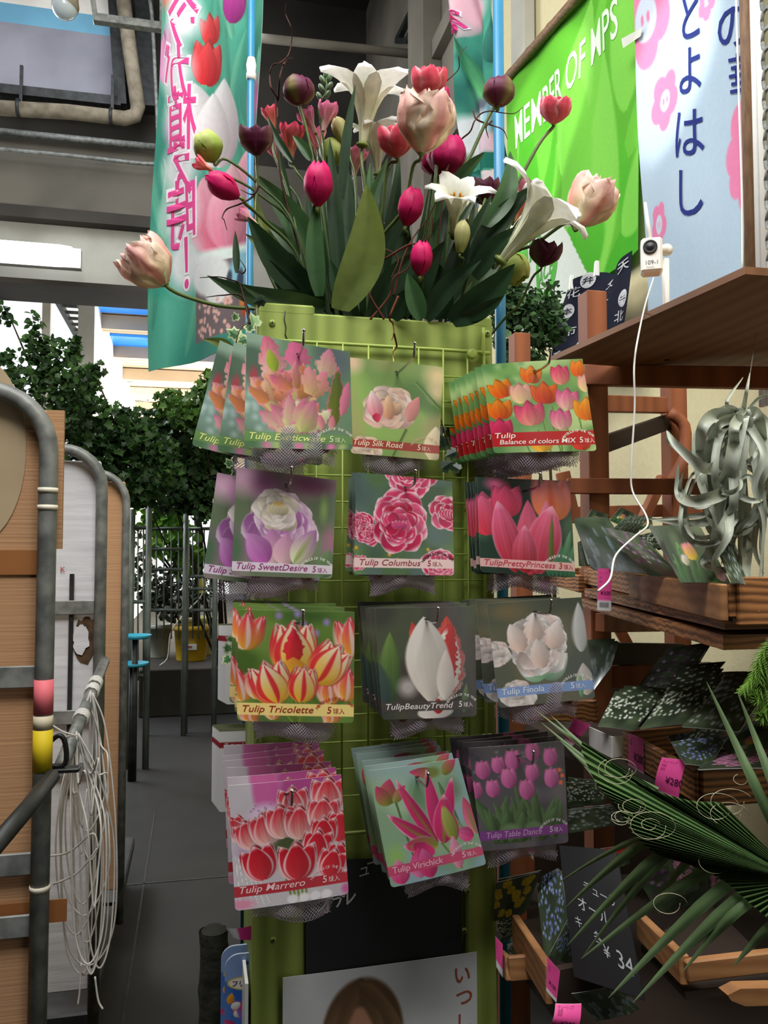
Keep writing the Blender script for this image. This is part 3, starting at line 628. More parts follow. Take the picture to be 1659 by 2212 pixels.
# ---------------------------------------------------------------- green display stand
M_GREEN = mat('lime_stained_wood', L8(152, 168, 84), .55, L8(118, 136, 58), 3., (6, 6, .7), bump=.12, wave=('X', 1.2, 5.), lo=.25, hi=.8)
M_GREENW = mat('lime_painted_wire', L8(160, 180, 88), .4, L8(144, 164, 72), 10.)
SV = 1.54
uL, uRt = PV(555, 690, SV).x, PV(1064, 705, SV).x
zt = PV(560, 668, SV).z; zt2 = PV(1064, 702, SV).z; ztop = (zt + zt2) / 2
stand = thing('display_stand', 'tall lime green wooden display stand with wire grid front', 'display stand', ((uL + uRt) / 2, SV + .12, 0))
zb1 = PV(700, 790, SV).z
m = MB(); m.box(((uL + uRt) / 2, SV + .011, (ztop + 1.70) / 2), (uRt - uL, .022, ztop - 1.70), None, 0, None, .004); obj('top_board', m, M_GREEN, stand)
m = MB(); m.box(((uL + uRt) / 2, SV + .03, .86), (uRt - uL - .01, .012, 1.68)); obj('back_board', m, M_GREEN, stand)
for x0, x1 in ((uL, uL + .1), (uRt - .062, uRt)):
    m = MB(); m.box(((x0 + x1) / 2, SV + .01, .85), (x1 - x0, .024, 1.69), None, 0, None, .004); obj('side_plank', m, M_GREEN, stand)
for x0 in (uL + .011, uRt - .011):
    m = MB(); m.box((x0, SV + .125, .9), (.02, .2, 1.8), None, 0, None, .003); obj('side_board', m, M_GREEN, stand)
m = MB(); m.box(((uL + uRt) / 2, SV + .235, .9), (uRt - uL, .02, 1.8)); obj('rear_board', m, M_GREEN, stand)
m = MB(); m.box(((uL + uRt) / 2, SV + .13, 1.78), (uRt - uL - .05, .18, .02)); obj('planter_floor', m, mat('dark_soil', L8(34, 28, 22), .95, L8(20, 16, 12), 60, bump=.6), stand)
for px, ex in ((628, 1), (1020, -1)):        # the two raised corner blocks of the top rim
    q = PV(px, 672 if ex > 0 else 690, SV); m = MB(); m.box((uL + .055 if ex > 0 else uRt - .04, SV + .018, ztop + .004), (.11 if ex > 0 else .08, .036, .022), None, 0, None, .004); obj('corner_block', m, M_GREEN, stand)
for px, py in ((588, 698), (1052, 720), (1010, 1925), (1002, 2010), (590, 2030)):
    q = PV(px, py, SV); m = MB(); m.lathe(q + Vector((0, -.001, 0)), [(.006, 0), (.006, .002), (0, .0025)], 12, 0, None, (0, -1, 0)); m.box(q + Vector((0, -.0036, 0)), (.007, .001, .0015), None, 1); m.box(q + Vector((0, -.0036, 0)), (.0015, .001, .007), None, 1); obj('screw', m, [M_GREENW, M_DSTEEL], stand)
# wire grid
g0, g1 = PV(566, 740, SV - .012), PV(1045, 770, SV - .012); gz = PV(700, 741, SV - .012).z; gx0, gx1 = uL + .012, g1.x
m = MB(); y_ = SV - .012
m.tube(bez([(gx0 + .02, y_, gz), (gx1 - .02, y_, gz), (gx1 - .005, y_, gz - .005), (gx1, y_, gz - .02), (gx1, y_, .93)], 30), .0035, 8)
m.tube([(gx0, y_, .93), (gx0, y_, gz - .02), (gx0 + .02, y_, gz)], .0035, 8); m.tube([(gx0, y_, .93), (gx1, y_, .93)], .0035, 8)
k = gz - .052
while k > .95: m.tube([(gx0, y_ + .002, k), (gx1, y_ + .002, k)], .0017, 6); k -= .05
k = gx0 + .05
while k < gx1 - .01: m.tube([(k, y_ - .002, .93), (k, y_ - .002, gz)], .0017, 6); k += .05
obj('wire_grid', m, M_GREENW, stand)
q = PV(1019, 765, SV - .016); m = MB(); m.lathe(q, [(.011, 0), (.011, .004), (.004, .0045), (0, .005)], 18, 0, None, (0, -1, 0)); obj('grid_washer', m, M_GREENW, stand)
m = MB(); pts = [PV(616, 672, SV - .001), PV(614, 690, SV - .001), PV(618, 708, SV - .001), PV(616, 722, SV - .001), PV(621, 735, SV - .001)]; m.tube(pts, .0012, 4); obj('wood_crack', m, M_DSTEEL, stand)
# chalk board and poster hung on the lower front
v_ = SV - .012
cb = [PV(660, 1880, v_), PV(998, 1868, v_)]
m = MB(); bl, br = PV(661, 2110, v_), PV(998, 2080, v_); pts = [PV(660, 1860, v_), PV(998, 1850, v_), br]
for k in range(1, 10):
    f = k / 10; pts.append(br.lerp(bl, f) + Vector((0, 0, .012 * math.sin(math.pi * (1 - f)) ** 1.0 * (1.2 - f))))
pts.append(bl); m.poly(pts[::-1], .004, (0, -1, 0))
board = obj('chalk_board', m, mat('black_chalk_board', L8(40, 42, 46), .7, L8(32, 34, 38), 9.)); tag(board, 'black chalk board with white handwriting on the lower front of the green stand', 'sign')
def flat(o_, ux, uz, n):   # plane for lettering: x right, y down, metres
    o_, ux, uz, n = (np.array(tuple(q), float) for q in (o_, ux, uz, n))
    return lambda x, y, l=0.: o_ + np.asarray(x)[..., None] * ux - np.asarray(y)[..., None] * uz + n * l
S = flat((0, v_, 0), (1, 0, 0), (0, 0, 1), (0, -1, 0)); m = MB()
for s_, px, py, hh, sl in (('ュ', 772, 1895, .03, -.2), ('ー', 790, 1880, .03, -.2), ('オ', 682, 1975, .042, -.1), ('ー', 714, 1960, .035, -.2), ('ル', 722, 1960, .05, -.15), ('リップ', 870, 1925, .03, -.15)):
    q = PV(px, py, v_); text_on(m, S, s_, q.x, -q.z, hh, (205, 205, 205), slope=sl, lift=.0015, squeeze=.85)
obj('chalk_writing', m, M_PAINT, board)
pp = Pic(150, 64, (222, 226, 232), 31)
pp.clouds([(206, 211, 220)], 3, .6)
pp.blob(.4, .33, .215, .29, (104, 78, 56), .08)
for i in range(60):
    f = (i - 29.5) / 29.5; pp.petal(.39 + .05 * f, .055 + .05 * f * f, 180 - 62 * f * (1 - .25 * abs(f)), .2 + .22 * abs(f), .022, ((122, 94, 68), (98, 74, 52), (140, 112, 82))[i % 3], ((112, 86, 62), (146, 116, 86))[i % 2], soft=.6, p=.6, q=.6, streak=.2, bend=.3 * f)
pp.blob(.375, .34, .125, .16, (198, 146, 122), .14)
for f in (-1, -.6, .6, 1): pp.petal(.385, .08, 180 - 52 * f, .36, .045, (118, 90, 64), (142, 112, 82), soft=.5, p=.6, bend=.3 * f)
pp.petal(.42, .375, 80, .085, .012, (120, 84, 66), (128, 90, 72), soft=.5); pp.petal(.27, .385, 82, .075, .012, (120, 84, 66), (128, 90, 72), soft=.5)
v2 = SV - .018; TL, TR = PV(611, 2112, v2), PV(1030, 2056, v2)
TLz, = (TL.z,); hgt = (TR.x - TL.x) * pp.asp
poster = MB(); S = patch(TL, TR, TR + Vector((0, 0, -hgt)), TL + Vector((0, 0, -hgt)), pp.asp, .002); sheet(poster, S, pp, .0008)
for s_, px, py in (('い', 975, 2118), ('つ', 980, 2165), ('し', 978, 2218)):
    x_ = (px - 611) / 419; text_on(poster, S, s_, x_, .0 + (py - 2060) / 419, .1, (165, 84, 62), bold=.012, lift=.001)
tag(obj('poster', poster, M_PAPER), 'white poster of a person with long light brown hair below the chalk board', 'poster')
q = PV(541, 2118, SV + .02); m = MB(); m.box((uL - .008, SV + .06, q.z - .2), (.006, .1, .4)); tag(obj('side_card', m, M_WHITEP), 'blank white card fixed to the side of the green stand', 'sign')

# ---------------------------------------------------------------- bulb packets
def netbag(c, w, h, d, seed):
    """lilac net pouch: crossing strands on a lumpy pillow"""
    r = np.random.RandomState(seed); c = np.array(tuple(c)); ph = r.rand(6) * 6
    def srf(a, b, back):      # a across -1..1, b down 0..1
        e = np.sqrt(np.clip(1 - a * a, 0, 1)) * np.sqrt(np.clip(1 - (2 * b - 1) ** 4, 0, 1)); lump = 1 + .22 * np.sin(5 * a + ph[0] + 3 * b) + .15 * np.sin(9 * a + ph[1])
        x = a * w / 2 * (1 + .05 * np.sin(6 * b + ph[2])); z = -b * h * (1 + .1 * np.sin(3 * a + ph[3])); y = (1 if back else -1) * e * d / 2 * lump
        return c + np.stack([x, y, z], -1)
    mb = MB(); col = lin(np.array((176, 164, 178)) / 255.); hw = .00075
    for back in (0, 1):
        for sg in (-1, 1):
            for k in range(-24, 26):
                o_ = k / 12.5; b = np.linspace(0, 1, 13); a = o_ + sg * (b - .5) * 2 * h / w; ok = np.abs(a) <= 1.0
                if ok.sum() < 3: continue
                p = srf(a[ok], b[ok], back); q = p + np.array((hw * 1.6, 0, 0)); mb.grid(np.stack([p, q]), 0, col)
    return mb
def bulbs(parent, c, w, h, seed, n=3):
    r = random.Random(seed)
    for k in range(n):
        b = MB(); x = -w / 2 * .7 + w * .7 * k / max(1, n - 1); rad = .0105 + .002 * r.random()
        b.lathe(Vector(c) + Vector((x, 0, -h * .5 + r.uniform(-.006, .006) - rad)), [(0, 0), (rad * .6, rad * .12), (rad, rad * .8), (rad * .75, rad * 1.5), (rad * .2, rad * 2.2), (0, rad * 2.6)], 12, 0, L8(122, 84, 62)); obj('bulb', b, M_TWIG, parent)

CARDS = [  # picture, corners TL TR BR BL in the photograph, forward distance, packets in the stack, band text, colours, words
 (pic_exotic, (533, 717), (756, 760), (762, 972), (527, 966), 1.36, 3, 'Tulip Exoticwave', .03, .925, .7, (238, 246, 150), .255, 'ruffled pink and orange parrot tulip', (.78, .925, (226, 240, 190)), (238, 236, 214)),
 (pic_silk, (755, 772), (957, 793), (948, 995), (757, 979), 1.53, 1, 'Tulip Silk Road', .02, .905, .55, (240, 220, 190), .255, 'pale pink double tulip on green', (.74, .91, (244, 220, 190)), (220, 190, 150)),
 (pic_balance, (1040, 788), (1258, 775), (1289, 974), (1067, 979), 1.46, 8, 'Balance of colors MIX', .06, .905, .74, (255, 246, 238), .2, 'mixed orange and pink tulips over a red band', (.835, .905, (255, 246, 238)), (250, 246, 230)),
 (pic_sweet, (511, 1009), (727, 1038), (717, 1250), (500, 1243), 1.41, 3, 'Tulip SweetDesire', .03, .935, .7, (150, 60, 120), .255, 'large white and lilac double tulip', (.79, .94, (150, 60, 120)), (236, 240, 226)),
 (pic_columbus, (770, 1020), (977, 1040), (981, 1243), (764, 1241), 1.45, 4, 'Tulip Columbus', .04, .905, .6, (160, 70, 80), .255, 'rose red double tulips with pale edges', (.72, .905, (160, 50, 60)), (0, 0, 0)),
 (pic_princess, (1030, 1032), (1231, 1039), (1243, 1248), (1038, 1236), 1.5, 6, 'TulipPrettyPrincess', .03, .915, .74, (196, 70, 90), .255, 'big salmon pink tulip on dark leaves', (.82, .915, (190, 40, 60)), (244, 244, 240)),
 (pic_tricolette, (515, 1317), (766, 1322), (764, 1562), (512, 1557), 1.24, 6, 'Tulip Tricolette', .03, .915, .6, (160, 50, 30), .255, 'red and white striped tulips over a yellow band', (.76, .915, (160, 50, 30)), (200, 50, 50)),
 (pic_beauty, (810, 1314), (1025, 1309), (1030, 1547), (826, 1555), 1.38, 5, 'TulipBeautyTrend', .03, 1.045, .7, (236, 232, 228), .255, 'white tulip with red edges on dark brown', (.8, 1.04, (240, 236, 232)), (226, 226, 220)),
 (pic_finola, (1051, 1304), (1256, 1290), (1286, 1509), (1078, 1530), 1.43, 4, 'Tulip Finola', .04, .905, .44, (226, 234, 246), .12, 'creamy white double tulip over a blue band', (.76, .905, (236, 240, 250)), (236, 236, 230)),
 (pic_marrero, (494, 1697), (737, 1673), (753, 1931), (508, 1968), 1.22, 6, 'Tulip Marrero', .03, .94, .57, (246, 206, 210), .255, 'many red tulips with white edges', (.77, .94, (246, 214, 216)), (246, 190, 196)),
 (pic_virichick, (795, 1665), (990, 1638), (1051, 1867), (845, 1918), 1.36, 6, 'Tulip Virichick', .04, 1.005, .52, (246, 190, 216), .12, 'magenta lily flowered tulip with green streaks', (.77, 1.005, (246, 206, 224)), (246, 226, 236)),
 (pic_dance, (1012, 1616), (1218, 1600), (1228, 1820), (1041, 1839), 1.46, 4, 'Tulip Table Dance', .06, .935, .62, (196, 150, 196), .255, 'bunch of pale mauve tulips over a purple band', (.78, .93, (220, 190, 220)), (220, 214, 216)),
]
ORD = ['front', 'second', 'third', 'fourth', 'fifth', 'sixth', 'seventh', 'eighth', 'ninth', 'tenth']
FAN = {0: [(0, 0, 0), (-.022, .07, R(7)), (-.05, .085, R(13))], 1: [(0, 0, 0), (.0, .018, R(-1))], 2: [(0, 0, 0)] + [(-.002 * k, .026 * k, R(.6 * ((k * 7) % 3 - 1))) for k in range(1, 8)], 3: [(0, 0, 0), (-.034, .04, R(5)), (-.01, .07, R(1))]}
NPX = 150
def hook(loc, v_far, label):
    x, y, z = loc; m = MB()
    m.tube(bez([(x, v_far, z - .004), (x, y, z - .004), (x, y - .05, z - .002), (x, y - .062, z + .004), (x, y - .068, z + .02)], 20), .0022, 8)
    m.ball((x, y - .068, z + .021), .0032, 8, 6); m.box((x, v_far + .002, z - .012), (.02, .003, .03), None, 0, None, .001)
    return tag(obj('display_hook', m, M_CHROME, None, (x, v_far, z)), label, 'hook', 'wire hooks on the green stand')
for ci, (pic, tl, tr, br, bl, Z, cnt, title, tx, ty, tw, tc, sh, words, five, arc) in enumerate(CARDS):
    pc = pic(NPX); asp = pc.asp
    cx, cy = (tl[0] + tr[0]) / 2, (tl[1] + tr[1]) / 2; vc = P((tl[0] + br[0]) / 2, (tl[1] + br[1]) / 2, Z).y
    TL, TR, BR, BL = PV(*tl, vc), PV(*tr, vc), PV(*br, vc), PV(*bl, vc)
    rs = random.Random(ci); S = patch(TL, TR, BR, BL, asp, (-.006, .004, .005, .006, .005, .004, .003, .004, -.004, .004, .003, .003)[ci])
    hole = Vector(S(np.array(.5), np.array(.1 * asp), 0).tolist())
    m = MB(); sheet(m, S, pc, .0006, corner=.035)
    if ci == 2: text_on(m, S, 'Tulip', .02, .835, .085, tc, .19, .2, .006)
    text_on(m, S, title, tx, ty, .085 if ci != 2 else .075, tc, tw, sh, .006)
    text_on(m, S, '5' if ci != 5 else '3', five[0], five[1], .085, five[2], None, .1, .008); text_on(m, S, '球入', five[0] + .055, five[1], .055, five[2], .1)
    ac, ay, ar = .84, (ty - .02) + .04, .19
    ang = -58
    for ch in 'NEW BULB OF THE YEAR':
        t_ = R(ang); text_on(m, S, ch, ac + ar * math.sin(t_), ay - ar * math.cos(t_) * .9 + .02, .038, arc, rot=-ang, bold=.004, center=True); ang += 6.1 if ch != ' ' else 4.4
    hk = [(.5 + .024 * math.cos(a), .1 * asp + .016 * math.sin(a)) for a in np.linspace(0, math.pi, 9)]
    hv = np.array(hk); m.add(S(hv[:, 0], hv[:, 1], .0008), [list(range(9))[::-1]], 0, L8(58, 44, 42))
    tail = 'stack of ' + words
    lab0 = f'front packet showing {words}'
    pk = thing('bulb_packet', lab0, 'bulb packet', hole, f'packets with {words}')
    obj('card', m, M_PRINT, pk)
    w_ = (TR - TL).length; cb_ = (BL + BR) / 2; nc = Vector((cb_.x, cb_.y + .016, cb_.z + .045))
    nb = obj('net_bag', netbag(nc, w_ * .72, .075, .026, ci), M_PAINT, pk); bulbs(nb, nc, w_ * .72, .075, ci)
    steps = FAN.get(ci); v_end = SV - .06
    for k in range(1, cnt):
        if steps and k < len(steps): dx, dv, ro = steps[k]
        else: dv = (v_end - hole.y) * k / (cnt - .6); dx = rs.uniform(-.004, .004); ro = R(rs.uniform(-2.5, 2.5))
        dup(pk, (hole.x + dx, hole.y + dv, hole.z + rs.uniform(-.002, .002) - (.012 if steps and ci in (0, 3) else 0)), (R(rs.uniform(-2, 1)), ro, R(rs.uniform(-3, 3))), f'{ORD[k]} packet from the front showing {words}', skip=() if k < 2 or ci == 2 else ('net_bag',))
    hook((hole.x, hole.y - (.06 if ci == 1 else 0), hole.z), SV - .016, f'wire hook carrying the packets of {words}')
# packets on the rear of the stand, seen from their white backs
def pic_back(n):
    p = Pic(n, n, (232, 230, 236), 41); p.band(0, .035, (110, 116, 84), 1); p.band(.15, .235, (150, 40, 52), 1)
    r = p.rng
    for k in range(5): p.blob(.5, .3 + .05 * k, .4, .012, (150, 148, 150), .5, .55)
    p.blob(.14, .64, .07, .07, (170, 168, 172), .2); p.blob(.14, .64, .06, .06, (232, 230, 236), .2)
    for k in range(3): p.blob(.5, .62 + .09 * k, .3, .012, (170, 168, 170), .5, .5)
    return p
pb = pic_back(70); bw = .172
def backpacket(x, v, z, label, dx=0):
    S = patch((x, v, z), (x + bw, v, z), (x + bw, v, z - bw), (x, v, z - bw), 1., .003); m = MB(); sheet(m, S, pb, .0006, (150, 170, 130), corner=.035)
    text_on(m, S, 'チューリップ マッチ', .05, .215, .07, (244, 236, 236), .66, .15); return obj('card', m, M_PRINT, thing('bulb_packet', label, 'bulb packet', (x + bw / 2, v, z - .02), 'white backed packets behind the stand'))
for row, (px, py, n) in enumerate(((500, 1110, 2), (487, 1347, 5), (473, 1577, 5))):
    q = PV(px, py, SV + .26); first = backpacket(q.x, SV + .26, q.z, f'nearest white backed packet of the {("upper", "middle", "lower")[row]} rear stack').parent
    for k in range(1, n):
        dup(first, (first.location.x - .003 * k, first.location.y + .024 * k, first.location.z - .002 * k), None, f'{ORD[k]} white backed packet of the {("upper", "middle", "lower")[row]} rear stack')
    hx = first.location.x; hm = MB(); hm.tube([(hx, SV + .246, first.location.z), (hx, SV + .27 + .03 * n, first.location.z), (hx, SV + .285 + .03 * n, first.location.z + .02)], .0022, 8)
    tag(obj('display_hook', hm, M_CHROME), f'wire hook of the {("upper", "middle", "lower")[row]} rear stack of white backed packets', 'hook')
# ---------------------------------------------------------------- artificial flowers in the planter on top of the stand
CR = Vector((math.cos(YAW), -math.sin(YAW), 0)); CF = Vector((math.sin(YAW), math.cos(YAW), 0)); UPV = Vector((0, 0, 1))
def itp(x, pts): p = np.array(pts, float); return np.interp(x, p[:, 0], p[:, 1])
def petal_mb(frame, prof, H, Rr, W, shape, th, cup, cols, ruf=0., seed=0, na=12, nb=9, rib=None, edge=None, ew=.3, hcurve=None, base=.0):
    """frame: (origin, 3x3 with columns x,y,axis)"""
    r_ = np.random.RandomState(seed); ph = r_.rand(5) * 6.28
    a = np.linspace(0, 1, na)[:, None]; b = np.linspace(-1, 1, nb)[None]
    r = itp(a, prof) * Rr; h = (itp(a, hcurve) if hcurve else a) * H; w = itp(a, shape) * W
    w = w * (1 + ruf * .35 * np.sin(11 * a + ph[0]) * np.sign(b))
    rad = r - cup * w * b * b + ruf * Rr * .16 * a * np.sin(7 * b + ph[1] + 5 * a); tan = b * w * (1 - .12 * b * b)
    hh = h + ruf * H * .05 * np.sin(9 * b + ph[2]) * a - .06 * H * b * b * (a > .5) * (a - .5) * 2
    x = rad * math.cos(th) - tan * math.sin(th); y = rad * math.sin(th) + tan * math.cos(th)
    o_, Mx = frame; V = np.stack([x, y, hh + 0 * b], -1) @ np.array(Mx).T + np.array(tuple(o_))
    c0, c1 = lin(np.array(cols[0]) / 255.), lin(np.array(cols[1]) / 255.)
    f = np.clip(a ** 1.1 + .1 * np.sin(9 * b + ph[3]) * (a > .05), 0, 1)[..., None] + 0 * b[..., None]; col = c0 * (1 - f) + c1 * f
    if rib is not None:
        g = (np.clip(1 - np.abs(b) / .6, 0, 1) * np.clip(1.3 - a, 0, 1))[..., None]; col = col * (1 - g) + lin(np.array(rib) / 255.) * g
    if edge is not None:
        g = np.clip((np.abs(b) - (1 - ew)) / ew + np.clip((a - .85) / .15, 0, 1), 0, 1)[..., None]; col = col * (1 - g) + lin(np.array(edge) / 255.) * g
    return MB().grid(V, 0, col)
CLOSED = [(0, .14), (.12, .55), (.35, .98), (.6, 1.0), (.82, .78), (1, .34)]
EGG = [(0, .14), (.12, .6), (.35, 1), (.62, 1.), (.85, .8), (1, .5)]
CUP = [(0, .14), (.12, .55), (.35, .95), (.65, 1.06), (.9, 1.0), (1, .9)]
WIDE = [(0, .12), (.1, .5), (.3, .9), (.6, 1.1), (.85, 1.22), (1, 1.25)]
TSH = [(0, .28), (.2, .78), (.45, 1), (.7, .96), (.88, .66), (.96, .36), (1, .06)]
BSH = [(0, .28), (.2, .75), (.5, 1), (.75, 1.), (.92, .74), (1, .36)]
LPR = [(0, .07), (.25, .12), (.45, .2), (.62, .36), (.76, .62), (.88, .95), (1, 1.2)]
LHC = [(0, 0), (.25, .3), (.45, .55), (.62, .76), (.76, .92), (.88, .99), (1, .93)]
LSH = [(0, .2), (.3, .42), (.55, .8), (.72, 1), (.86, .75), (.95, .34), (1, .03)]
FSH = [(0, .3), (.4, .55), (.7, 1), (.88, .9), (1, .3)]
FPR = [(0, .1), (.3, .22), (.6, .6), (.85, .85), (1, .8)]
KIND = {
 'magenta': dict(name='tulip', prof=CLOSED, sh=TSH, cols=((196, 20, 90), (226, 24, 112)), n=(3, 3), W=.92, cup=.5, ruf=.25, R=.33),
 'purple':  dict(name='tulip', prof=EGG, sh=TSH, cols=((116, 58, 74), (104, 28, 76)), n=(3, 3), W=.92, cup=.5, ruf=.1, R=.56, rib=(150, 148, 80)),
 'purplecup': dict(name='tulip', prof=CUP, sh=TSH, cols=((92, 34, 54), (84, 20, 54)), n=(3, 3), W=.82, cup=.5, ruf=.15, R=.62, rib=(126, 104, 84)),
 'coral': dict(name='double_tulip', prof=CUP, sh=BSH, cols=((238, 120, 126), (228, 66, 100)), n=(5, 5, 4), W=.68, cup=.5, ruf=.4, R=.6, edge=(250, 186, 190), ew=.28),
 'parrot': dict(name='parrot_tulip', prof=CUP, sh=BSH, cols=((216, 206, 156), (250, 206, 202)), n=(4, 4), W=.74, cup=.45, ruf=.9, R=.5, rib=(232, 150, 148), edge=(246, 232, 212), ew=.35),
 'rose': dict(name='double_tulip', prof=EGG, sh=BSH, cols=((160, 20, 80), (206, 26, 108)), n=(5, 5, 4), W=.66, cup=.5, ruf=.45, R=.5),
 'lily': dict(name='lily', prof=LPR, sh=LSH, hc=LHC, cols=((226, 230, 190), (253, 253, 252)), n=(3, 3), W=.47, cup=.3, ruf=.15, R=.62),
 'freesia': dict(name='freesia', prof=FPR, sh=FSH, cols=((244, 216, 206), (226, 104, 158)), n=(3, 3), W=.66, cup=.35, ruf=.25, R=.46),
 'freesiared': dict(name='freesia', prof=FPR, sh=FSH, cols=((240, 190, 150), (226, 56, 104)), n=(3, 3), W=.66, cup=.35, ruf=.25, R=.44),
 'green': dict(name='hellebore', prof=EGG, sh=BSH, cols=((150, 176, 70), (206, 214, 130)), n=(3, 3), W=.95, cup=.5, ruf=.2, R=.5, rib=(160, 190, 80)),
 'lilybud': dict(name='lily_bud', prof=[(0, .4), (.3, .8), (.6, 1), (.85, .8), (1, .15)], sh=TSH, cols=((150, 160, 80), (226, 220, 160)), n=(3, 3), W=.95, cup=.55, ruf=.05, R=.26),
}
ZP0 = PV(830, 690, SV + .1).y
def root_at(px): x = min(max(PV(px, 692, 1.66).x, uL + .05), uRt - .05); return Vector((x, 1.625 + .07 * ((px * 7) % 10) / 10, 1.795))
STEMC = ((96, 116, 52), (112, 128, 62))
BLOOMS = []
def bloom(kind, px, py, hpx, ang, lean, Z, label, stem=(), root=None, stemr=.0032, scale=1., spin=0.):
    k = KIND[kind]; s_ = Z / FPX; H = hpx * s_; a, l = R(ang), R(lean)
    ax = ((CR * math.sin(a) + UPV * math.cos(a)) * math.cos(l) - CF * math.sin(l)).normalized()
    c = P(px, py, Z); base = c - ax * H * .5; q = UPV.rotation_difference(ax); Mx = (q @ Quaternion((0, 0, 1), spin + px * .37)).to_matrix()
    rt = root_at(root if root else px); t = thing(k['name'], label, 'flower', rt, 'artificial flowers on the green stand'); frame = (base, Mx); sd = int(px * 13 + py)
    lay = len(k['n'])
    for li, n in enumerate(k['n']):
        for i in range(n):
            th = 2 * math.pi * (i + .5 * (li % 2)) / n + .09 * li; ir = 1 - .14 * li
            obj('petal', petal_mb(frame, k['prof'], H * (1 - .03 * li), H * k['R'] * ir * scale, H * k['R'] * k['W'] * ir * scale, k['sh'], th, k['cup'], k['cols'], k['ruf'], sd + 17 * i + 5 * li, rib=k.get('rib') if li == 0 else None, edge=k.get('edge'), ew=k.get('ew', .3), hcurve=k.get('hc')), M_PETAL, t)
    if kind in ('lily', 'coral', 'parrot') :
        m = MB()
        for i in range(6):
            th = i * 1.047; e = base + Mx @ Vector((math.cos(th) * H * .12, math.sin(th) * H * .12, H * .72)); m.tube([base + ax * H * .2, e], .0012, 5, 0, L8(200, 206, 130)); m.ball(e, (.003, .003, .006), 6, 5, 0, L8(222, 160, 50), ax)
        obj('stamens', m, M_PETAL, t)
    pts = [base + ax * H * .03, base - ax * H * .12] + [P(x, y, Z + (rt.y / .974 - Z) * (i + 1) / (len(stem) + 1)) for i, (x, y) in enumerate(stem)] + [rt]
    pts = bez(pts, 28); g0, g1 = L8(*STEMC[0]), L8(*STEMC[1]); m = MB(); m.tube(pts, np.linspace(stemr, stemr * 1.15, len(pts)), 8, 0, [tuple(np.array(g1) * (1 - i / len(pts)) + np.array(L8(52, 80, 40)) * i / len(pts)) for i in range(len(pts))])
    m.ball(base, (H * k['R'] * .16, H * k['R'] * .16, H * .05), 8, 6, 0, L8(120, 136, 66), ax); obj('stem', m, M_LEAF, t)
    BLOOMS.append((t, rt, px)); return t
def leaf(owner, rpx, rpy, tpx, tpy, wpx, bend=0., Zr=1.72, Zt=1.62, c0=(34, 58, 34), c1=(52, 82, 44), twist=0., curl=0., sub='leaf'):
    a, b = P(rpx, rpy, Zr), P(tpx, tpy, Zt); d = b - a; L = d.length; w = wpx * 1.65 / FPX / 2
    view = ((a + b) / 2 - CAMP).normalized(); side = d.cross(view).normalized(); nrm = side.cross(d).normalized()
    side = (side * math.cos(twist) + nrm * math.sin(twist)); nrm = side.cross(d).normalized()
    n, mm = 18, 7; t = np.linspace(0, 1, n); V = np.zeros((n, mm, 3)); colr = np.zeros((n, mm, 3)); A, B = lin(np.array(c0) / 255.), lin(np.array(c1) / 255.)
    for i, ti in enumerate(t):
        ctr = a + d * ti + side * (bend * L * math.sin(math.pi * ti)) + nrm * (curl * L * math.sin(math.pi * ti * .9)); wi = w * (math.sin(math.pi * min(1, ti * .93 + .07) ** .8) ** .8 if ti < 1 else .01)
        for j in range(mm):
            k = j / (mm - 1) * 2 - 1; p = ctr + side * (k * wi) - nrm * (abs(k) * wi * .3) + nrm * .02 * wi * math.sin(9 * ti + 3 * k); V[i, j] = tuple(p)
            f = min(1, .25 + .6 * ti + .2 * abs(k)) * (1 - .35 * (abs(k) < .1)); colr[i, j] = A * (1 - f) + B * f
    return obj(sub, MB().grid(V, 0, colr), M_LEAF, owner)
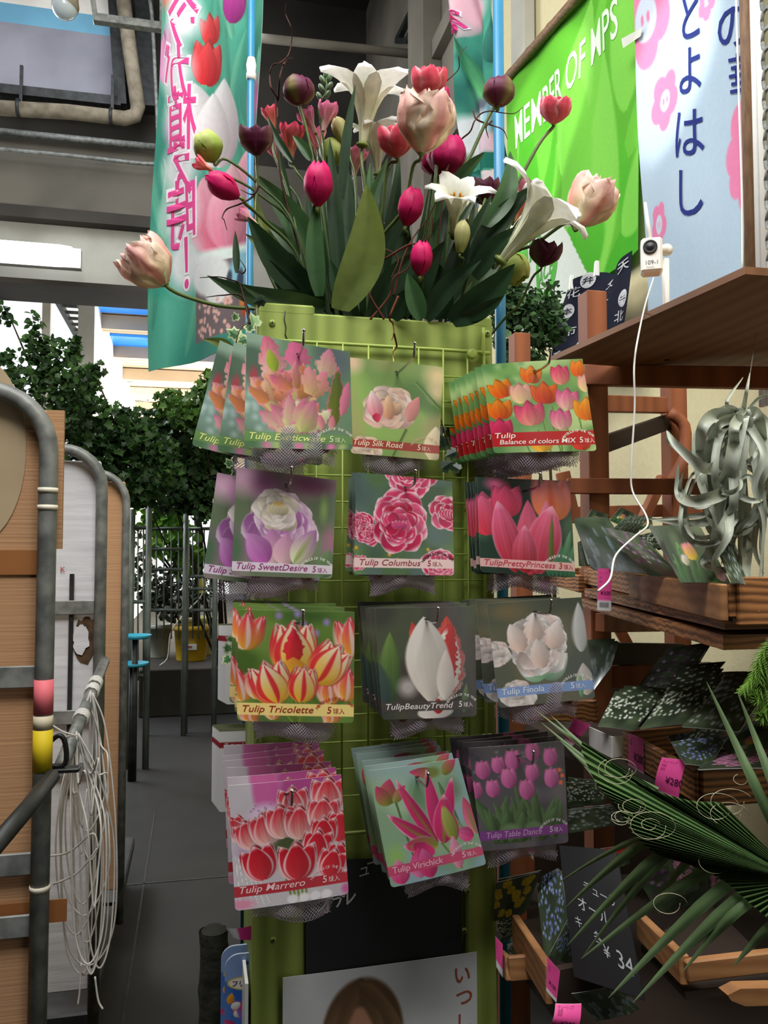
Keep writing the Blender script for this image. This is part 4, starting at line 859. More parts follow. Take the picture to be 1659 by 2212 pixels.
# kind, px, py, height px, angle from upright (+ right), lean to viewer, distance, label, stem path, root px
FL = [
 ('parrot', 322, 574, 104, -42, 15, 1.50, 'pale pink parrot tulip drooping far out on the left', [(400, 640), (470, 660), (550, 667), (640, 672)], 700),
 ('green', 450, 318, 66, -22, 10, 1.58, 'pale green round bloom in front of the left banner', [(490, 345), (560, 400), (640, 500)], 720),
 ('freesiared', 440, 358, 44, -65, 10, 1.56, 'small red freesia hanging above the leftmost magenta tulip', [(480, 375), (560, 420), (650, 520)], 722),
 ('magenta', 481, 402, 84, -58, 10, 1.55, 'leftmost magenta tulip leaning out before the banner', [(530, 440), (575, 480), (650, 570)], 715),
 ('purplecup', 553, 303, 62, 0, 18, 1.60, 'dark purple open tulip beside the left blue pole', [(556, 400), (556, 500), (580, 590)], 690),
 ('purple', 645, 197, 64, -6, 0, 1.66, 'dark purple tulip with green ribs standing highest on the left', [(658, 265), (675, 340), (700, 480)], 740),
 ('freesiared', 586, 257, 52, -10, 5, 1.70, 'red freesia just above the dark open tulip', [(592, 330), (630, 450)], 700),
 ('freesia', 705, 252, 62, 14, 10, 1.66, 'pink freesia below the green bud spray', [(700, 320), (705, 420)], 745),
 ('freesia', 668, 262, 56, -30, 15, 1.70, 'pink freesia leaning left under the ribbed tulip', [(695, 330), (710, 430)], 742),
 ('freesiared', 630, 306, 78, 6, 20, 1.70, 'coral freesia between the dark and magenta tulips', [(640, 370), (670, 450)], 712),
 ('freesia', 600, 330, 70, -14, 8, 1.72, 'pale pink freesia behind the dark open tulip stem', [(615, 390), (660, 480)], 708),
 ('freesia', 684, 306, 60, -4, 15, 1.74, 'violet pink freesia above the upright magenta tulip', [(690, 360)], 738),
 ('freesia', 534, 470, 46, -60, 10, 1.58, 'small pink freesia touching the left blue pole', [(560, 490), (620, 560)], 705),
 ('magenta', 688, 397, 98, 3, 8, 1.56, 'upright magenta tulip at the centre left of the leaves', [(688, 470), (695, 560)], 735),
 ('green', 718, 330, 60, 10, 30, 1.72, 'pale green bloom half hidden behind dark upright leaf', [(720, 400)], 750),
 ('lilybud', 738, 285, 74, -22, 0, 1.70, 'creamy lily bud beside the tall white lily', [(756, 340), (770, 430)], 770),
 ('lily', 790, 238, 150, 6, 8, 1.68, 'tallest white lily opening upward near the top', [(782, 360), (790, 450)], 790),
 ('lily', 812, 318, 110, -4, 20, 1.74, 'white lily behind the coral tulip', [(806, 400), (800, 480)], 800),
 ('coral', 855, 306, 66, -4, 22, 1.60, 'coral double tulip left of the big parrot tulip', [(838, 360), (828, 440), (810, 560)], 790),
 ('coral', 926, 180, 64, 0, 22, 1.66, 'coral double tulip standing highest above the parrot tulip', [(935, 260), (940, 400)], 860),
 ('rose', 948, 210, 50, 30, 10, 1.74, 'rose bloom tucked under the highest coral tulip', [(945, 300)], 865),
 ('parrot', 918, 268, 122, 8, 14, 1.52, 'largest pale pink parrot tulip at the top centre', [(892, 360), (872, 450), (830, 505), (805, 560)], 790),
 ('rose', 965, 338, 88, 12, 12, 1.68, 'rose double tulip right of the largest parrot tulip', [(950, 400), (930, 500)], 880),
 ('rose', 940, 345, 70, -14, 12, 1.72, 'darker rose bloom behind the largest parrot tulip', [(940, 420)], 872),
 ('magenta', 887, 446, 86, 14, 8, 1.57, 'magenta tulip below the largest parrot tulip', [(880, 510), (870, 580)], 850),
 ('magenta', 910, 558, 76, 4, 10, 1.54, 'lowest magenta tulip just above the wooden box', [(912, 620)], 890),
 ('lily', 984, 450, 112, 4, 48, 1.56, 'white lily facing forward like a star', [(990, 520), (960, 600)], 930),
 ('lilybud', 998, 510, 72, 6, 10, 1.53, 'yellow green lily bud under the star lily', [(1000, 565), (970, 630)], 940),
 ('lily', 1140, 492, 178, 42, 18, 1.56, 'large white lily trumpet stretched to the right', [(1060, 570), (1010, 600)], 950),
 ('purple', 1078, 199, 64, 4, 4, 1.66, 'dark purple tulip before the right blue pole', [(1062, 240), (1020, 330), (975, 440)], 930),
 ('coral', 1199, 238, 56, 4, 26, 1.64, 'coral double tulip rising before the bright flag', [(1165, 310), (1110, 410), (1050, 510)], 960),
 ('parrot', 1274, 440, 104, 28, 10, 1.58, 'pale pink parrot tulip at the far right before the flag', [(1225, 480), (1160, 525), (1080, 580)], 960),
 ('purplecup', 1176, 546, 58, 10, 26, 1.60, 'dark purple open tulip under the large right lily', [(1150, 600), (1120, 660), (1080, 700)], 965),
 ('purplecup', 1046, 414, 56, -4, 10, 1.76, 'dark tulip half hidden behind the star lily', [(1040, 460)], 950),
 ('freesia', 1132, 416, 60, 20, 15, 1.72, 'pink freesia left of the large right lily', [(1110, 460), (1050, 560)], 955),
 ('freesiared', 1122, 452, 58, 24, 10, 1.70, 'red freesia tucked behind the large right lily', [(1100, 490)], 952),
 ('green', 1110, 580, 70, 150, 10, 1.70, 'drooping pale green bloom by the right blue pole', [(1080, 560), (1040, 580)], 955),
 ('freesia', 890, 610, 40, 20, 10, 1.64, 'pink freesia bud between the lowest leaves', [(880, 650)], 860),
 ('freesia', 770, 350, 60, 10, 10, 1.78, 'pink freesia deep behind the long dark leaf', [(770, 420)], 775),
]
for i, (k, px, py, h, an, le, Z, lb, st, rp) in enumerate(FL): bloom(k, px, py, h, an, le, Z, lb, st, rp, .0034 if k in ('parrot', 'lily', 'magenta', 'purple', 'coral') else .0024)
def owner(px): return min(BLOOMS, key=lambda q: abs(q[2] - px) + 40 * (sum(1 for c in q[0].children if c.name.startswith('leaf')) > 3))[0]
DK, MD, OL = ((26, 48, 30), (40, 70, 38)), ((44, 74, 42), (70, 108, 62)), ((74, 92, 36), (104, 118, 46))
LV = [  # root px,py, tip px,py, width px, bend, colour, root Z, tip Z
 (690, 640, 447, 595, 46, .1, DK, 1.62, 1.5), (700, 665, 525, 618, 50, .05, DK, 1.6, 1.5), (690, 650, 535, 468, 66, .06, DK, 1.66, 1.56), (695, 600, 556, 378, 62, -.06, MD, 1.7, 1.66),
 (735, 670, 792, 398, 84, -.1, OL, 1.56, 1.53), (690, 640, 682, 430, 40, .03, MD, 1.6, 1.57), (735, 620, 712, 298, 34, 0, DK, 1.6, 1.58), (738, 430, 768, 182, 22, .02, DK, 1.6, 1.58),
 (975, 410, 1048, 328, 28, .04, MD, 1.66, 1.62), (1050, 490, 1102, 326, 44, -.12, MD, 1.58, 1.58), (1015, 580, 1156, 398, 50, .06, DK, 1.6, 1.58), (1025, 600, 1130, 486, 42, .08, DK, 1.6, 1.56),
 (975, 695, 1112, 570, 66, -.06, DK, 1.58, 1.52), (512, 590, 508, 498, 15, 0, DK, 1.56, 1.56), (510, 785, 438, 733, 24, -.2, OL, 1.48, 1.46), (632, 350, 577, 250, 17, .04, DK, 1.6, 1.6), (672, 345, 632, 292, 22, -.05, MD, 1.62, 1.62),
 (600, 600, 530, 505, 26, -.1, ((104, 120, 60), (128, 142, 78)), 1.62, 1.6), (640, 600, 545, 400, 24, .08, ((104, 120, 60), (128, 142, 78)), 1.66, 1.63),
 (770, 640, 838, 340, 36, .05, MD, 1.68, 1.66), (800, 660, 862, 330, 36, -.04, DK, 1.7, 1.68), (820, 560, 800, 350, 30, .04, MD, 1.7, 1.7), (760, 640, 752, 360, 44, .02, DK, 1.66, 1.66), (840, 640, 905, 410, 40, .06, DK, 1.66, 1.64),
 (870, 660, 880, 480, 50, .03, DK, 1.62, 1.6), (890, 680, 960, 520, 48, .05, DK, 1.62, 1.58), (920, 690, 1040, 560, 44, .08, DK, 1.6, 1.56), (960, 640, 1010, 470, 46, -.03, DK, 1.62, 1.6), (910, 690, 880, 590, 40, 0, MD, 1.56, 1.54), (955, 690, 940, 560, 60, 0, DK, 1.62, 1.6),
 (850, 690, 890, 620, 40, .05, DK, 1.58, 1.55), (990, 690, 1086, 640, 30, -.05, DK, 1.58, 1.52), (770, 690, 712, 560, 40, .04, DK, 1.6, 1.58), (660, 660, 580, 560, 40, .05, DK, 1.66, 1.6), (720, 680, 640, 420, 40, .06, DK, 1.7, 1.68), (700, 560, 610, 400, 46, .1, MD, 1.72, 1.7),
 (800, 690, 905, 540, 44, .08, DK, 1.6, 1.56), (780, 600, 742, 420, 36, 0, DK, 1.68, 1.68), (640, 500, 600, 300, 20, .02, DK, 1.72, 1.7), (700, 420, 742, 262, 18, 0, DK, 1.72, 1.72), (830, 480, 850, 350, 26, .05, DK, 1.74, 1.74), (930, 480, 985, 380, 34, .05, MD, 1.7, 1.68), (1060, 540, 1080, 430, 26, .0, DK, 1.68, 1.66), (1000, 560, 1062, 420, 30, 0, DK, 1.7, 1.68),
]
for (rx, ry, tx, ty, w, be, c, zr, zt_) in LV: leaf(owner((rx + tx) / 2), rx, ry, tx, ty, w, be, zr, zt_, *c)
rr = random.Random(5)
for i in range(78):      # the dense back of the bunch
    x0 = rr.uniform(715, 965); x1 = x0 + (x0 - 835) * rr.uniform(.3, 1.2) + rr.uniform(-50, 50); y1 = rr.uniform(340, 600) if i < 40 else rr.uniform(480, 640)
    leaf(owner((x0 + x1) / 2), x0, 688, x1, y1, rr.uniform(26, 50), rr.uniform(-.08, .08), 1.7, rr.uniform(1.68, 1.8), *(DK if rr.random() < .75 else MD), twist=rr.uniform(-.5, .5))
# spray of green freesia buds
t = thing('freesia_bud_spray', 'grey green freesia bud spray above the pink freesia', 'flower', root_at(748), 'artificial flowers on the green stand'); m = MB(); m.tube(bez([P(705, 165, 1.68), P(704, 200, 1.68), P(688, 236, 1.68), P(700, 330, 1.69), root_at(748)], 24), .002, 6, 0, L8(84, 112, 66)); obj('stem', m, M_LEAF, t)
for (x, y, an) in ((704, 158, 5), (697, 172, -30), (712, 166, 25), (695, 190, -35), (712, 186, 30), (708, 204, 25), (690, 208, -30), (705, 226, 35)):
    a = R(an); ax = CR * math.sin(a) + UPV * math.cos(a); m = MB(); m.ball(P(x, y, 1.68), (.0055, .0055, .011), 8, 7, 0, L8(96, 122, 86), ax); obj('bud', m, M_LEAF, t)
# curly twigs
def twig(label, paths, Z=1.66, col=(74, 42, 34)):
    rt = P(*paths[0][-1], Z); t = thing('curly_twig', label, 'twig', rt, 'curly twigs in the flower bunch'); 
    for path in paths:
        r_ = random.Random(len(label)); pts = bez([P(x, y, Z + r_.uniform(-.03, .03)) for x, y in path], 60); m = MB(); n = len(pts); m.tube(pts, [.0007 + .0016 * i / n for i in range(n)], 6, 0, L8(*col)); obj('twig_shoot', m, M_TWIG, t)
twig('tall curly brown twig rising toward the dark roof', [[(618, 8), (617, 30), (629, 60), (630, 90), (622, 120), (604, 136), (590, 140), (583, 160), (586, 190), (600, 215), (596, 235), (610, 400), (690, 690)], [(620, 122), (612, 140), (604, 170), (601, 215)], [(634, 125), (620, 130), (612, 140)]])
twig('curly twig by the right pole before the printed banner', [[(1008, 100), (992, 120), (990, 150), (960, 180), (950, 200), (952, 230), (965, 260), (960, 380), (930, 690)], [(1130, 232), (1110, 245), (1080, 243), (1060, 240), (1040, 245), (1025, 262), (1015, 285), (990, 310), (960, 380)], [(1096, 300), (1086, 280), (1060, 270), (1030, 258), (1022, 240)], [(1055, 298), (1050, 275), (1062, 262)]])
twig('tangled red brown twigs low in the right leaves', [[(812, 520), (806, 560), (790, 600), (800, 640), (830, 690)], [(930, 480), (900, 540), (880, 580), (850, 600), (840, 640), (800, 690)], [(960, 400), (925, 470), (895, 510), (870, 560), (850, 640)], [(845, 600), (860, 560), (835, 540), (812, 545)], [(935, 470), (930, 510), (905, 525), (880, 530), (830, 560)]], 1.56, (92, 46, 36))
twig('thin twig dangling over the wooden top board', [[(846, 735), (851, 720), (849, 700), (842, 685), (860, 640)], [(853, 780), (850, 760), (857, 748), (851, 720)]], 1.49, (104, 54, 36))
twig('black twig curling in front of the left banner', [[(490, 497), (484, 475), (480, 470), (490, 452), (520, 440), (545, 425), (560, 400)], [(432, 600), (470, 598), (500, 605), (520, 620), (540, 700)], [(445, 642), (480, 638), (520, 640), (545, 690)], [(518, 560), (530, 580), (525, 590), (515, 585)], [(520, 410), (545, 420), (556, 405)]], 1.5, (58, 36, 34))
# ivy on the edge of the stand
t = thing('ivy_vine', 'variegated ivy vine trailing down the left edge of the stand', 'ivy', P(530, 690, 1.5)); m = MB()
m.tube(bez([P(556, 650, 1.52), P(545, 690, 1.5), P(512, 730, 1.48), P(500, 900, 1.49), P(505, 1020, 1.49), P(490, 1060, 1.49), P(503, 1150, 1.5), P(505, 1240, 1.5), P(540, 1270, 1.51), P(520, 1400, 1.51)], 60), .0012, 6, 0, L8(84, 70, 44))
obj('vine_stem', m, M_TWIG, t); m = MB(); m.tube(bez([P(950, 900, 1.56), P(975, 980, 1.57), P(968, 1010, 1.57)], 20), .0012, 6, 0, L8(84, 70, 44)); obj('vine_stem', m, M_TWIG, t)
def ivyleaf(c, s_, roll, pal, tl=.3):
    a = [(0, -.5), (.3, -.62), (.62, -.3), (.45, -.02), (.6, .3), (.28, .3), (0, .75), (-.28, .3), (-.6, .3), (-.45, -.02), (-.62, -.3), (-.3, -.62)]
    ca, sa = math.cos(roll), math.sin(roll); r_ = random.Random(int(s_ * 1e6 + roll * 100)); tx_, ty_ = r_.uniform(-tl, tl), r_.uniform(-tl, tl); V = []; Cc = []
    for f, cc in ((0, pal[0]), (.6, pal[0]), (.72, pal[1]), (1, pal[1])):
        for x, y in a:
            x2, y2 = (x * ca - y * sa) * f * s_, (x * sa + y * ca) * f * s_; V.append(tuple(c + CR * x2 + UPV * y2 + CF * (tx_ * x2 + ty_ * y2 + .25 * abs(x) * f * s_))); Cc.append(L8(*cc))
    n = len(a); F = [[i * n + k, i * n + (k + 1) % n, (i + 1) * n + (k + 1) % n, (i + 1) * n + k] for i in range(3) for k in range(n)]
    obj('ivy_leaf', MB().add(V, F, 0, np.array(Cc)), M_LEAF, t)
VG, DG = ((84, 130, 84), (206, 220, 170)), ((30, 48, 34), (52, 74, 52))
for x, y, s_, ro, pl in ((548, 692, 26, .4, ((150, 190, 130), (190, 210, 160))), (540, 706, 22, -1, VG), (505, 720, 26, 1.1, VG), (524, 735, 22, 2, VG), (508, 684, 16, .2, VG), (560, 650, 22, 1.8, DG), (495, 1000, 18, .6, VG), (507, 1022, 16, 2., VG), (492, 1050, 18, -.5, VG), (505, 1075, 14, 1, VG), (500, 1245, 24, .9, VG), (512, 1230, 18, 2.5, VG), (545, 1270, 26, 2.9, DG), (492, 1400, 20, .3, VG), (490, 1425, 20, 2.2, VG), (497, 1380, 14, 1.2, VG),
                     (960, 955, 26, .4, DG), (975, 980, 24, 2, DG), (965, 1005, 26, -1, DG), (985, 1010, 20, 1, DG), (955, 930, 18, 3, DG)):
    ivyleaf(P(x, y, 1.49 if x < 700 else 1.565), s_ * 1.5 / FPX, ro, pl)
# ---------------------------------------------------------------- banners and poles by the stand
def unmap(TL, TR, BL, p, asp):
    """sheet coordinates of a world point on a flat sheet"""
    a = np.stack([np.array(TR - TL), np.array(BL - TL)], 1); s_, *_ = np.linalg.lstsq(a, np.array(p - TL), rcond=None); return s_[0], s_[1] * asp
M_BPOLE = mat('blue_pole_plastic', L8(44, 124, 164), .4, L8(38, 114, 154), 8.)
def pole(label, base, h, r, joints):
    t = thing('flag_pole', label, 'pole', (base.x, base.y, 0), 'blue flag poles'); m = MB(); m.tube([(base.x, base.y, 0), (base.x, base.y, h)], r, 14); obj('tube', m, M_BPOLE, t)
    for z0, z1 in joints: m = MB(); m.lathe((base.x, base.y, z0), [(r * 1.02, 0), (r * 1.4, .003), (r * 1.45, (z1 - z0) * .3), (r * 1.25, (z1 - z0) * .35), (r * 1.5, (z1 - z0) * .7), (r * 1.1, z1 - z0)], 16); obj('joint', m, M_WHITEP, t)
q = P(541.5, 300, 2.3); pole('blue pole holding the printed tulip banner', q, 3.9, .0098, [(P(541, 174, 2.3).z, P(541, 126, 2.3).z)])
q2 = P(1078, 300, 1.83); pole('blue pole at the right corner of the stand', q2, 3.4, .0125, [])
def pic_banner(n):
    p = Pic(n, int(n * 2.05), (96, 184, 160), 51); p.clouds([(66, 156, 134), (140, 212, 188), (56, 136, 120)], 3); r = p.rng
    for i in range(60): p.petal(r.uniform(-.1, 1.1), r.uniform(.2, 2.1), r.uniform(-28, 28), r.uniform(.3, .9), r.uniform(.035, .07), ((60, 144, 122), (96, 184, 148), (150, 222, 192), (70, 156, 134))[i % 4], ((120, 204, 168), (80, 174, 150), (184, 234, 210))[i % 3], soft=.7, al=.65)
    p.blob(.1, .05, .16, .1, (240, 120, 100), .8); p.blob(.28, .12, .14, .12, (206, 130, 190), .8); p.blob(.16, .27, .16, .1, (214, 150, 200), .8)
    p.tulip(.1, .52, .3, -8, (230, 120, 190), (244, 170, 214), None, .3, soft=.5); p.tulip(.75, .2, .24, 12, (170, 50, 140), (206, 80, 170), None, .0); p.tulip(.55, .31, .18, -6, (226, 60, 60), (240, 90, 96), None, .8); p.tulip(.5, .54, .27, 6, (222, 50, 56), (240, 86, 90), None, .5)
    p.blob(.2, .78, .12, .12, (200, 90, 170), .8); p.petal(.45, .95, -5, .42, .22, (244, 220, 226), (238, 236, 238)); p.petal(.62, 1.0, 5, .5, .2, (240, 214, 224), (244, 240, 242)); p.petal(.56, 1.0, 0, .42, .16, (246, 226, 232), (246, 240, 242))
    p.blob(.97, .66, .08, .2, (236, 120, 180), .7)
    p.petal(.66, 1.46, -22, .44, .24, (244, 120, 150), (244, 176, 196)); p.petal(.8, 1.48, 14, .56, .24, (246, 130, 160), (248, 186, 200)); p.petal(.74, 1.48, 0, .5, .22, (244, 140, 170), (248, 196, 208))
    p.blob(.72, 1.5, .5, .06, (240, 248, 244), .5); p.blob(.1, 1.55, .4, .15, (50, 150, 130), .8)
    p.put(((p.X > .42) & (p.Y > 1.52) & (p.Y < 1.95)) * 1., C3(126, 112, 116))
    p.blob(.58, 1.6, .2, .12, (236, 236, 236), .2); p.blob(.68, 1.68, .16, .1, (240, 238, 240), .2); p.blob(.86, 1.6, .12, .12, (150, 206, 226), .3); p.blob(.86, 1.66, .04, .08, (60, 74, 100), .4); p.blob(.76, 1.64, .03, .06, (70, 80, 96), .4); p.blob(.95, 1.78, .1, .09, (236, 140, 70), .25); p.blob(.93, 1.84, .06, .05, (200, 90, 50), .4)
    for i in range(46): p.blob(r.uniform(.45, .8), r.uniform(1.74, 1.93), .018, .016, (244, 190, 180), .4)
    for px, py in ((404, 40), (392, 160), (402, 262), (402, 366), (404, 464), (412, 568)): f = (px - 346) / 203.; p.blob(f, (py + 24) / (827 - f * 61.) * 2.05, .24, .2, (252, 244, 250), .55, .9)
    return p
pbn = pic_banner(130); zl, zr = 2.72, 2.32
TL, TR, BR, BL = P(351, -24, zl), P(556, -24, zr), P(552, 742, zr), P(323, 803, zl)
S = patch(TL, TR, BR, BL, pbn.asp, .0, lambda x, t: .012 * np.sin(5 * x + 3 * t) + .008 * np.sin(11 * x - 6 * t)); m = MB(); sheet(m, S, pbn, .002, (150, 190, 176), nb=56)
for ch, px, py, sz in (('今', 404, 40, .36), ('が', 392, 160, .34), ('植', 404, 262, .36), ('え', 402, 366, .36), ('時', 404, 464, .37), ('！', 412, 568, .34)):
    f = (px - 346) / 203.; x_ = f; y_ = (py + 24) / (827 - f * 61.) * pbn.asp
    text_on(m, S, ch, x_, y_, sz * 1.06, (252, 244, 250), bold=.05, mirror=True, center=True, lift=.0006, slope=-.1, squeeze=.84); text_on(m, S, ch, x_, y_, sz * 1.06, (238, 84, 160), bold=.008, mirror=True, center=True, lift=.0012, slope=-.1, squeeze=.84)
bn = obj('banner', m, M_CLOTHP); tag(bn, 'tall printed tulip banner with pink lettering seen from its back', 'banner', 'tall printed banners')
def pic_banner2(n):
    p = Pic(n, n * 4, (74, 160, 140), 53); p.clouds([(40, 110, 100), (120, 200, 170)], 2)
    p.petal(.2, 1.0, 5, 1.2, .3, (246, 236, 240), (240, 190, 206)); p.blob(.45, .35, .35, .5, (240, 190, 206), .5); p.petal(.55, 2.2, -20, 1.4, .14, (120, 210, 140), (50, 140, 110)); p.petal(.9, 1.6, 10, 1.6, .2, (40, 110, 100), (60, 130, 110))
    p.blob(.45, 2.3, .3, .25, (110, 116, 130), .5); p.blob(.3, 2.75, .5, .5, (240, 240, 244), .3); p.blob(.75, 2.55, .25, .4, (160, 206, 226), .4); p.blob(.8, 3.1, .3, .3, (226, 190, 200), .5); p.blob(.55, 3.1, .2, .3, (214, 190, 204), .4)
    p.band(3.4, 3.72, (26, 116, 100), 1, -.15); p.band(3.72, 4., (236, 222, 228), 1, -.1); p.blob(.1, 3.9, .3, .5, (190, 206, 236), .4)
    return p
pbn2 = pic_banner2(44); TL, TR, BR, BL = P(972, -24, 2.05), P(1066, -24, 1.95), P(1092, 392, 1.95), P(1018, 446, 2.05)
S = patch(TL, TR, BR, BL, pbn2.asp, 0, lambda x, t: .022 * np.sin(7 * x + 4 * t) + .012 * np.sin(13 * x - 7 * t)); m = MB(); sheet(m, S, pbn2, .002, (150, 190, 176), nb=44); text_on(m, S, 'る', .16, .7, .5, (252, 240, 248), bold=.06, mirror=True, center=True, lift=.003); text_on(m, S, 'る', .16, .7, .5, (232, 72, 152), bold=.02, mirror=True, center=True, lift=.005)
tag(obj('banner', m, M_CLOTHP), 'narrow folded tulip banner behind the right blue pole', 'banner', 'tall printed banners')

# ---------------------------------------------------------------- roll carts down the aisle
M_CARD = mat('brown_cardboard', L8(182, 140, 102), .85, L8(172, 130, 93), 9., (.3, .3, 22), bump=.15)
M_CARDT = mat('brown_packing_tape', L8(150, 98, 56), .4, L8(136, 86, 48), 6.)
M_FOAM = mat('white_board', L8(214, 214, 218), .8, L8(196, 196, 200), 5., (1, 1, 8), bump=.15)
def cart(label, Z, pxr, ytop, w, panel, bars, r=.0165, zin=.02):
    q = P(pxr, ytop, Z); u, v, zt_ = q.x, q.y, q.z; t = thing('roll_cart', label, 'cart', (u - w / 2, v, 0), 'roll carts along the aisle'); m = MB(); c = .11
    arc = [(u - c + c * math.sin(a), v, zt_ - c + c * math.cos(a)) for a in np.linspace(0, math.pi / 2, 9)]
    arc2 = [(u - w + c - c * math.sin(a), v, zt_ - c + c * math.cos(a)) for a in np.linspace(math.pi / 2, 0, 9)]
    m.tube([(u - w, v, .12)] + arc2 + arc + [(u, v, .12)], r, 12); obj('frame', m, M_STEEL, t)
    for py in bars: z_ = P(pxr, py, Z).z; m = MB(); m.bar((u - w, v + .006, z_), (u, v + .006, z_), .006, .04); obj('cross_bar', m, M_STEEL, t)
    m = MB(); m.box((u - w / 2, v + .36, .16), (w, .74, .05), None, 0, None, .006); obj('base', m, M_DSTEEL, t)
    for x in (u - .06, u - w + .06):
        for y in (v + .08, v + .62): m = MB(); m.lathe((x - .015, y, .07), [(0, 0), (.06, 0), (.065, .006), (.065, .026), (.06, .03), (0, .03)], 18, 0, None, (1, 0, 0)); m.bar((x, y, .07), (x, y, .14), .05, .03); obj('caster', m, M_BLACKP, t)
    m = MB(); m.box((u - w / 2 + .001, v + zin + .012, zt_ / 2 + .1), (w - .014, .02, zt_ - .26), None, 0, None, .004); obj('panel', m, panel, t)
    return t, u, v, zt_
t, u, v, zt_ = cart('nearest roll cart with brown cardboard and pink sticker', 1.5, 108, 846, .9, M_CARD, (1462, 1866, 2000))
for y0, y1, c in ((1467, 1542, L8(222, 110, 120)), (1575, 1666, L8(206, 180, 30)), (1545, 1575, L8(196, 186, 160))):
    za, zb_ = P(105, y0, 1.5).z, P(105, y1, 1.5).z; m = MB(); m.tube([(u, v, zb_), (u, v, za)], .0172, 14, 0, c); obj('sticker', m, M_PAPER, t)
for y0 in (1060, 1097, 1918): z_ = P(105, y0, 1.5).z; m = MB(); m.tube([(u, v, z_ - .004), (u, v, z_ + .005)], .018, 14, 0, L8(222, 214, 196)); obj('tape_band', m, M_PAPER, t)
m = MB(); q = P(40, 1215, 1.5); m.box((q.x - .1, v + .019, q.z), (.32, .003, .045)); obj('packing_tape', m, M_CARDT, t)
m = MB(); q = P(40, 1980, 1.5); m.box((q.x - .1, v + .019, q.z), (.36, .003, .04)); obj('packing_tape', m, M_CARDT, t)
m = MB(); q = P(-40, 880, 1.5); n = 20; pts = [Vector((q.x + .08 * math.cos(a), v + .0195, q.z - .08 + .17 * math.sin(a))) for a in np.linspace(math.pi / 2, -math.pi / 2, n)] + [Vector((q.x - .3, v + .0195, q.z - .25)), Vector((q.x - .3, v + .0195, q.z + .09))]; m.poly(pts, .002, (0, -1, 0)); obj('grey_print', m, mat('grey_box_print', L8(176, 156, 126), .85, L8(164, 144, 114), 6.), t)
m = MB(); q = P(112, 880, 1.56); m.box((u + .002, v + .03, zt_ - .16), (.04, .012, .26)); obj('cardboard_flap', m, M_CARD, t)
tag(obj('pull_bar', MB().tube([P(-20, 1838, 1.22), P(60, 1745, 1.36), P(112, 1678, 1.49)], .014, 12), M_DSTEEL), 'dark slanting pull bar in front of the nearest roll cart', 'bar')
t, u, v, zt_ = cart('middle roll cart with a torn white panel', 2.34, 222, 972, .5, M_FOAM, (1312, 1548, 1660))
za, zb_ = P(180, 1330, 2.34).z, P(180, 1430, 2.34).z; qa, qb = P(158, 1330, 2.34), P(214, 1430, 2.34)
m = MB(); r_ = random.Random(3); o_ = Vector(((qa.x + qb.x) / 2, v + .0185, (za + zb_) / 2)); pts = [o_ + Vector((math.cos(a) * .036 * r_.uniform(.7, 1.15), 0, math.sin(a) * .068 * r_.uniform(.75, 1.1))) for a in np.linspace(0, 2 * math.pi, 22, endpoint=False)]; m.poly(pts[::-1], .003, (0, -1, 0)); obj('torn_hole', m, mat('torn_brown_board', L8(96, 74, 50), .9, L8(60, 46, 32), 30., bump=.5), t)
m = MB(); pts = [p + Vector((-.014, -.004, 0)) + (o_ - p) * .35 for p in pts]; m.poly(pts[::-1], .003, (0, -1, 0)); obj('torn_flap', m, M_FOAM, t)
m = MB(); q = P(153, 1400, 2.34); m.box((q.x, v + .015, q.z - .1), (.012, .006, .62)); obj('upright_strip', m, M_DSTEEL, t)
q = P(137, 1230, 2.34); m = MB(); m.tube([q + Vector((.014 * math.cos(a), .018, .018 * math.sin(a))) for a in np.linspace(0, 6.28, 24)], .0012, 5, 0, L8(170, 50, 50)); S = flat((q.x, v + .017, 0), (1, 0, 0), (0, 0, 1), (0, -1, 0)); text_on(m, S, 'K', -.0, -q.z, .022, (170, 50, 50), center=True); obj('red_mark', m, M_PAPER, t)
cart('farthest roll cart with a brown panel and black frame', 3.02, 274, 1022, .4, M_CARD, (), .014)
# connecting bar with the bundle of white strings
a, b = P(226, 1428, 2.3), P(132, 1655, 1.66); t = thing('tie_bar', 'grey tie bar between the carts carrying white strings', 'bar', b); m = MB(); m.tube([a, b], .014, 12); obj('bar', m, M_STEEL, t)
m = MB(); q = P(138, 1628, 1.6); m.tube(bez([q + Vector((-.03, 0, .02)), q + Vector((-.01, 0, .035)), q + Vector((.002, 0, .02)), q + Vector((.002, 0, -.02)), q + Vector((-.03, 0, -.022))], 16), .005, 8); m.box(q + Vector((0, 0, -.03)), (.06, .03, .008), None, 0, None, .002); obj('latch', m, M_BLACKP, t)
st = thing('string_bundle', 'bundle of white plastic strings hanging in loops from the tie bar', 'string', a.lerp(b, .6)); M_STR = mat('white_string', L8(206, 204, 200), .7, L8(188, 186, 182), 30.)
r_ = random.Random(8)
for f, px, py in ((.28, 196, 1492), (.36, 188, 1515), (.62, 160, 1585)):
    c = a.lerp(b, f); d_ = (b - a).normalized(); m = MB(); pts = []; X = d_.orthogonal().normalized(); Y = d_.cross(X)
    for k in range(60): pts.append(c + d_ * .0006 * (k - 30) + (X * math.cos(k * .6) + Y * math.sin(k * .6)) * .0165)
    m.tube(pts, .0025, 5); obj('knot', m, M_STR, st)
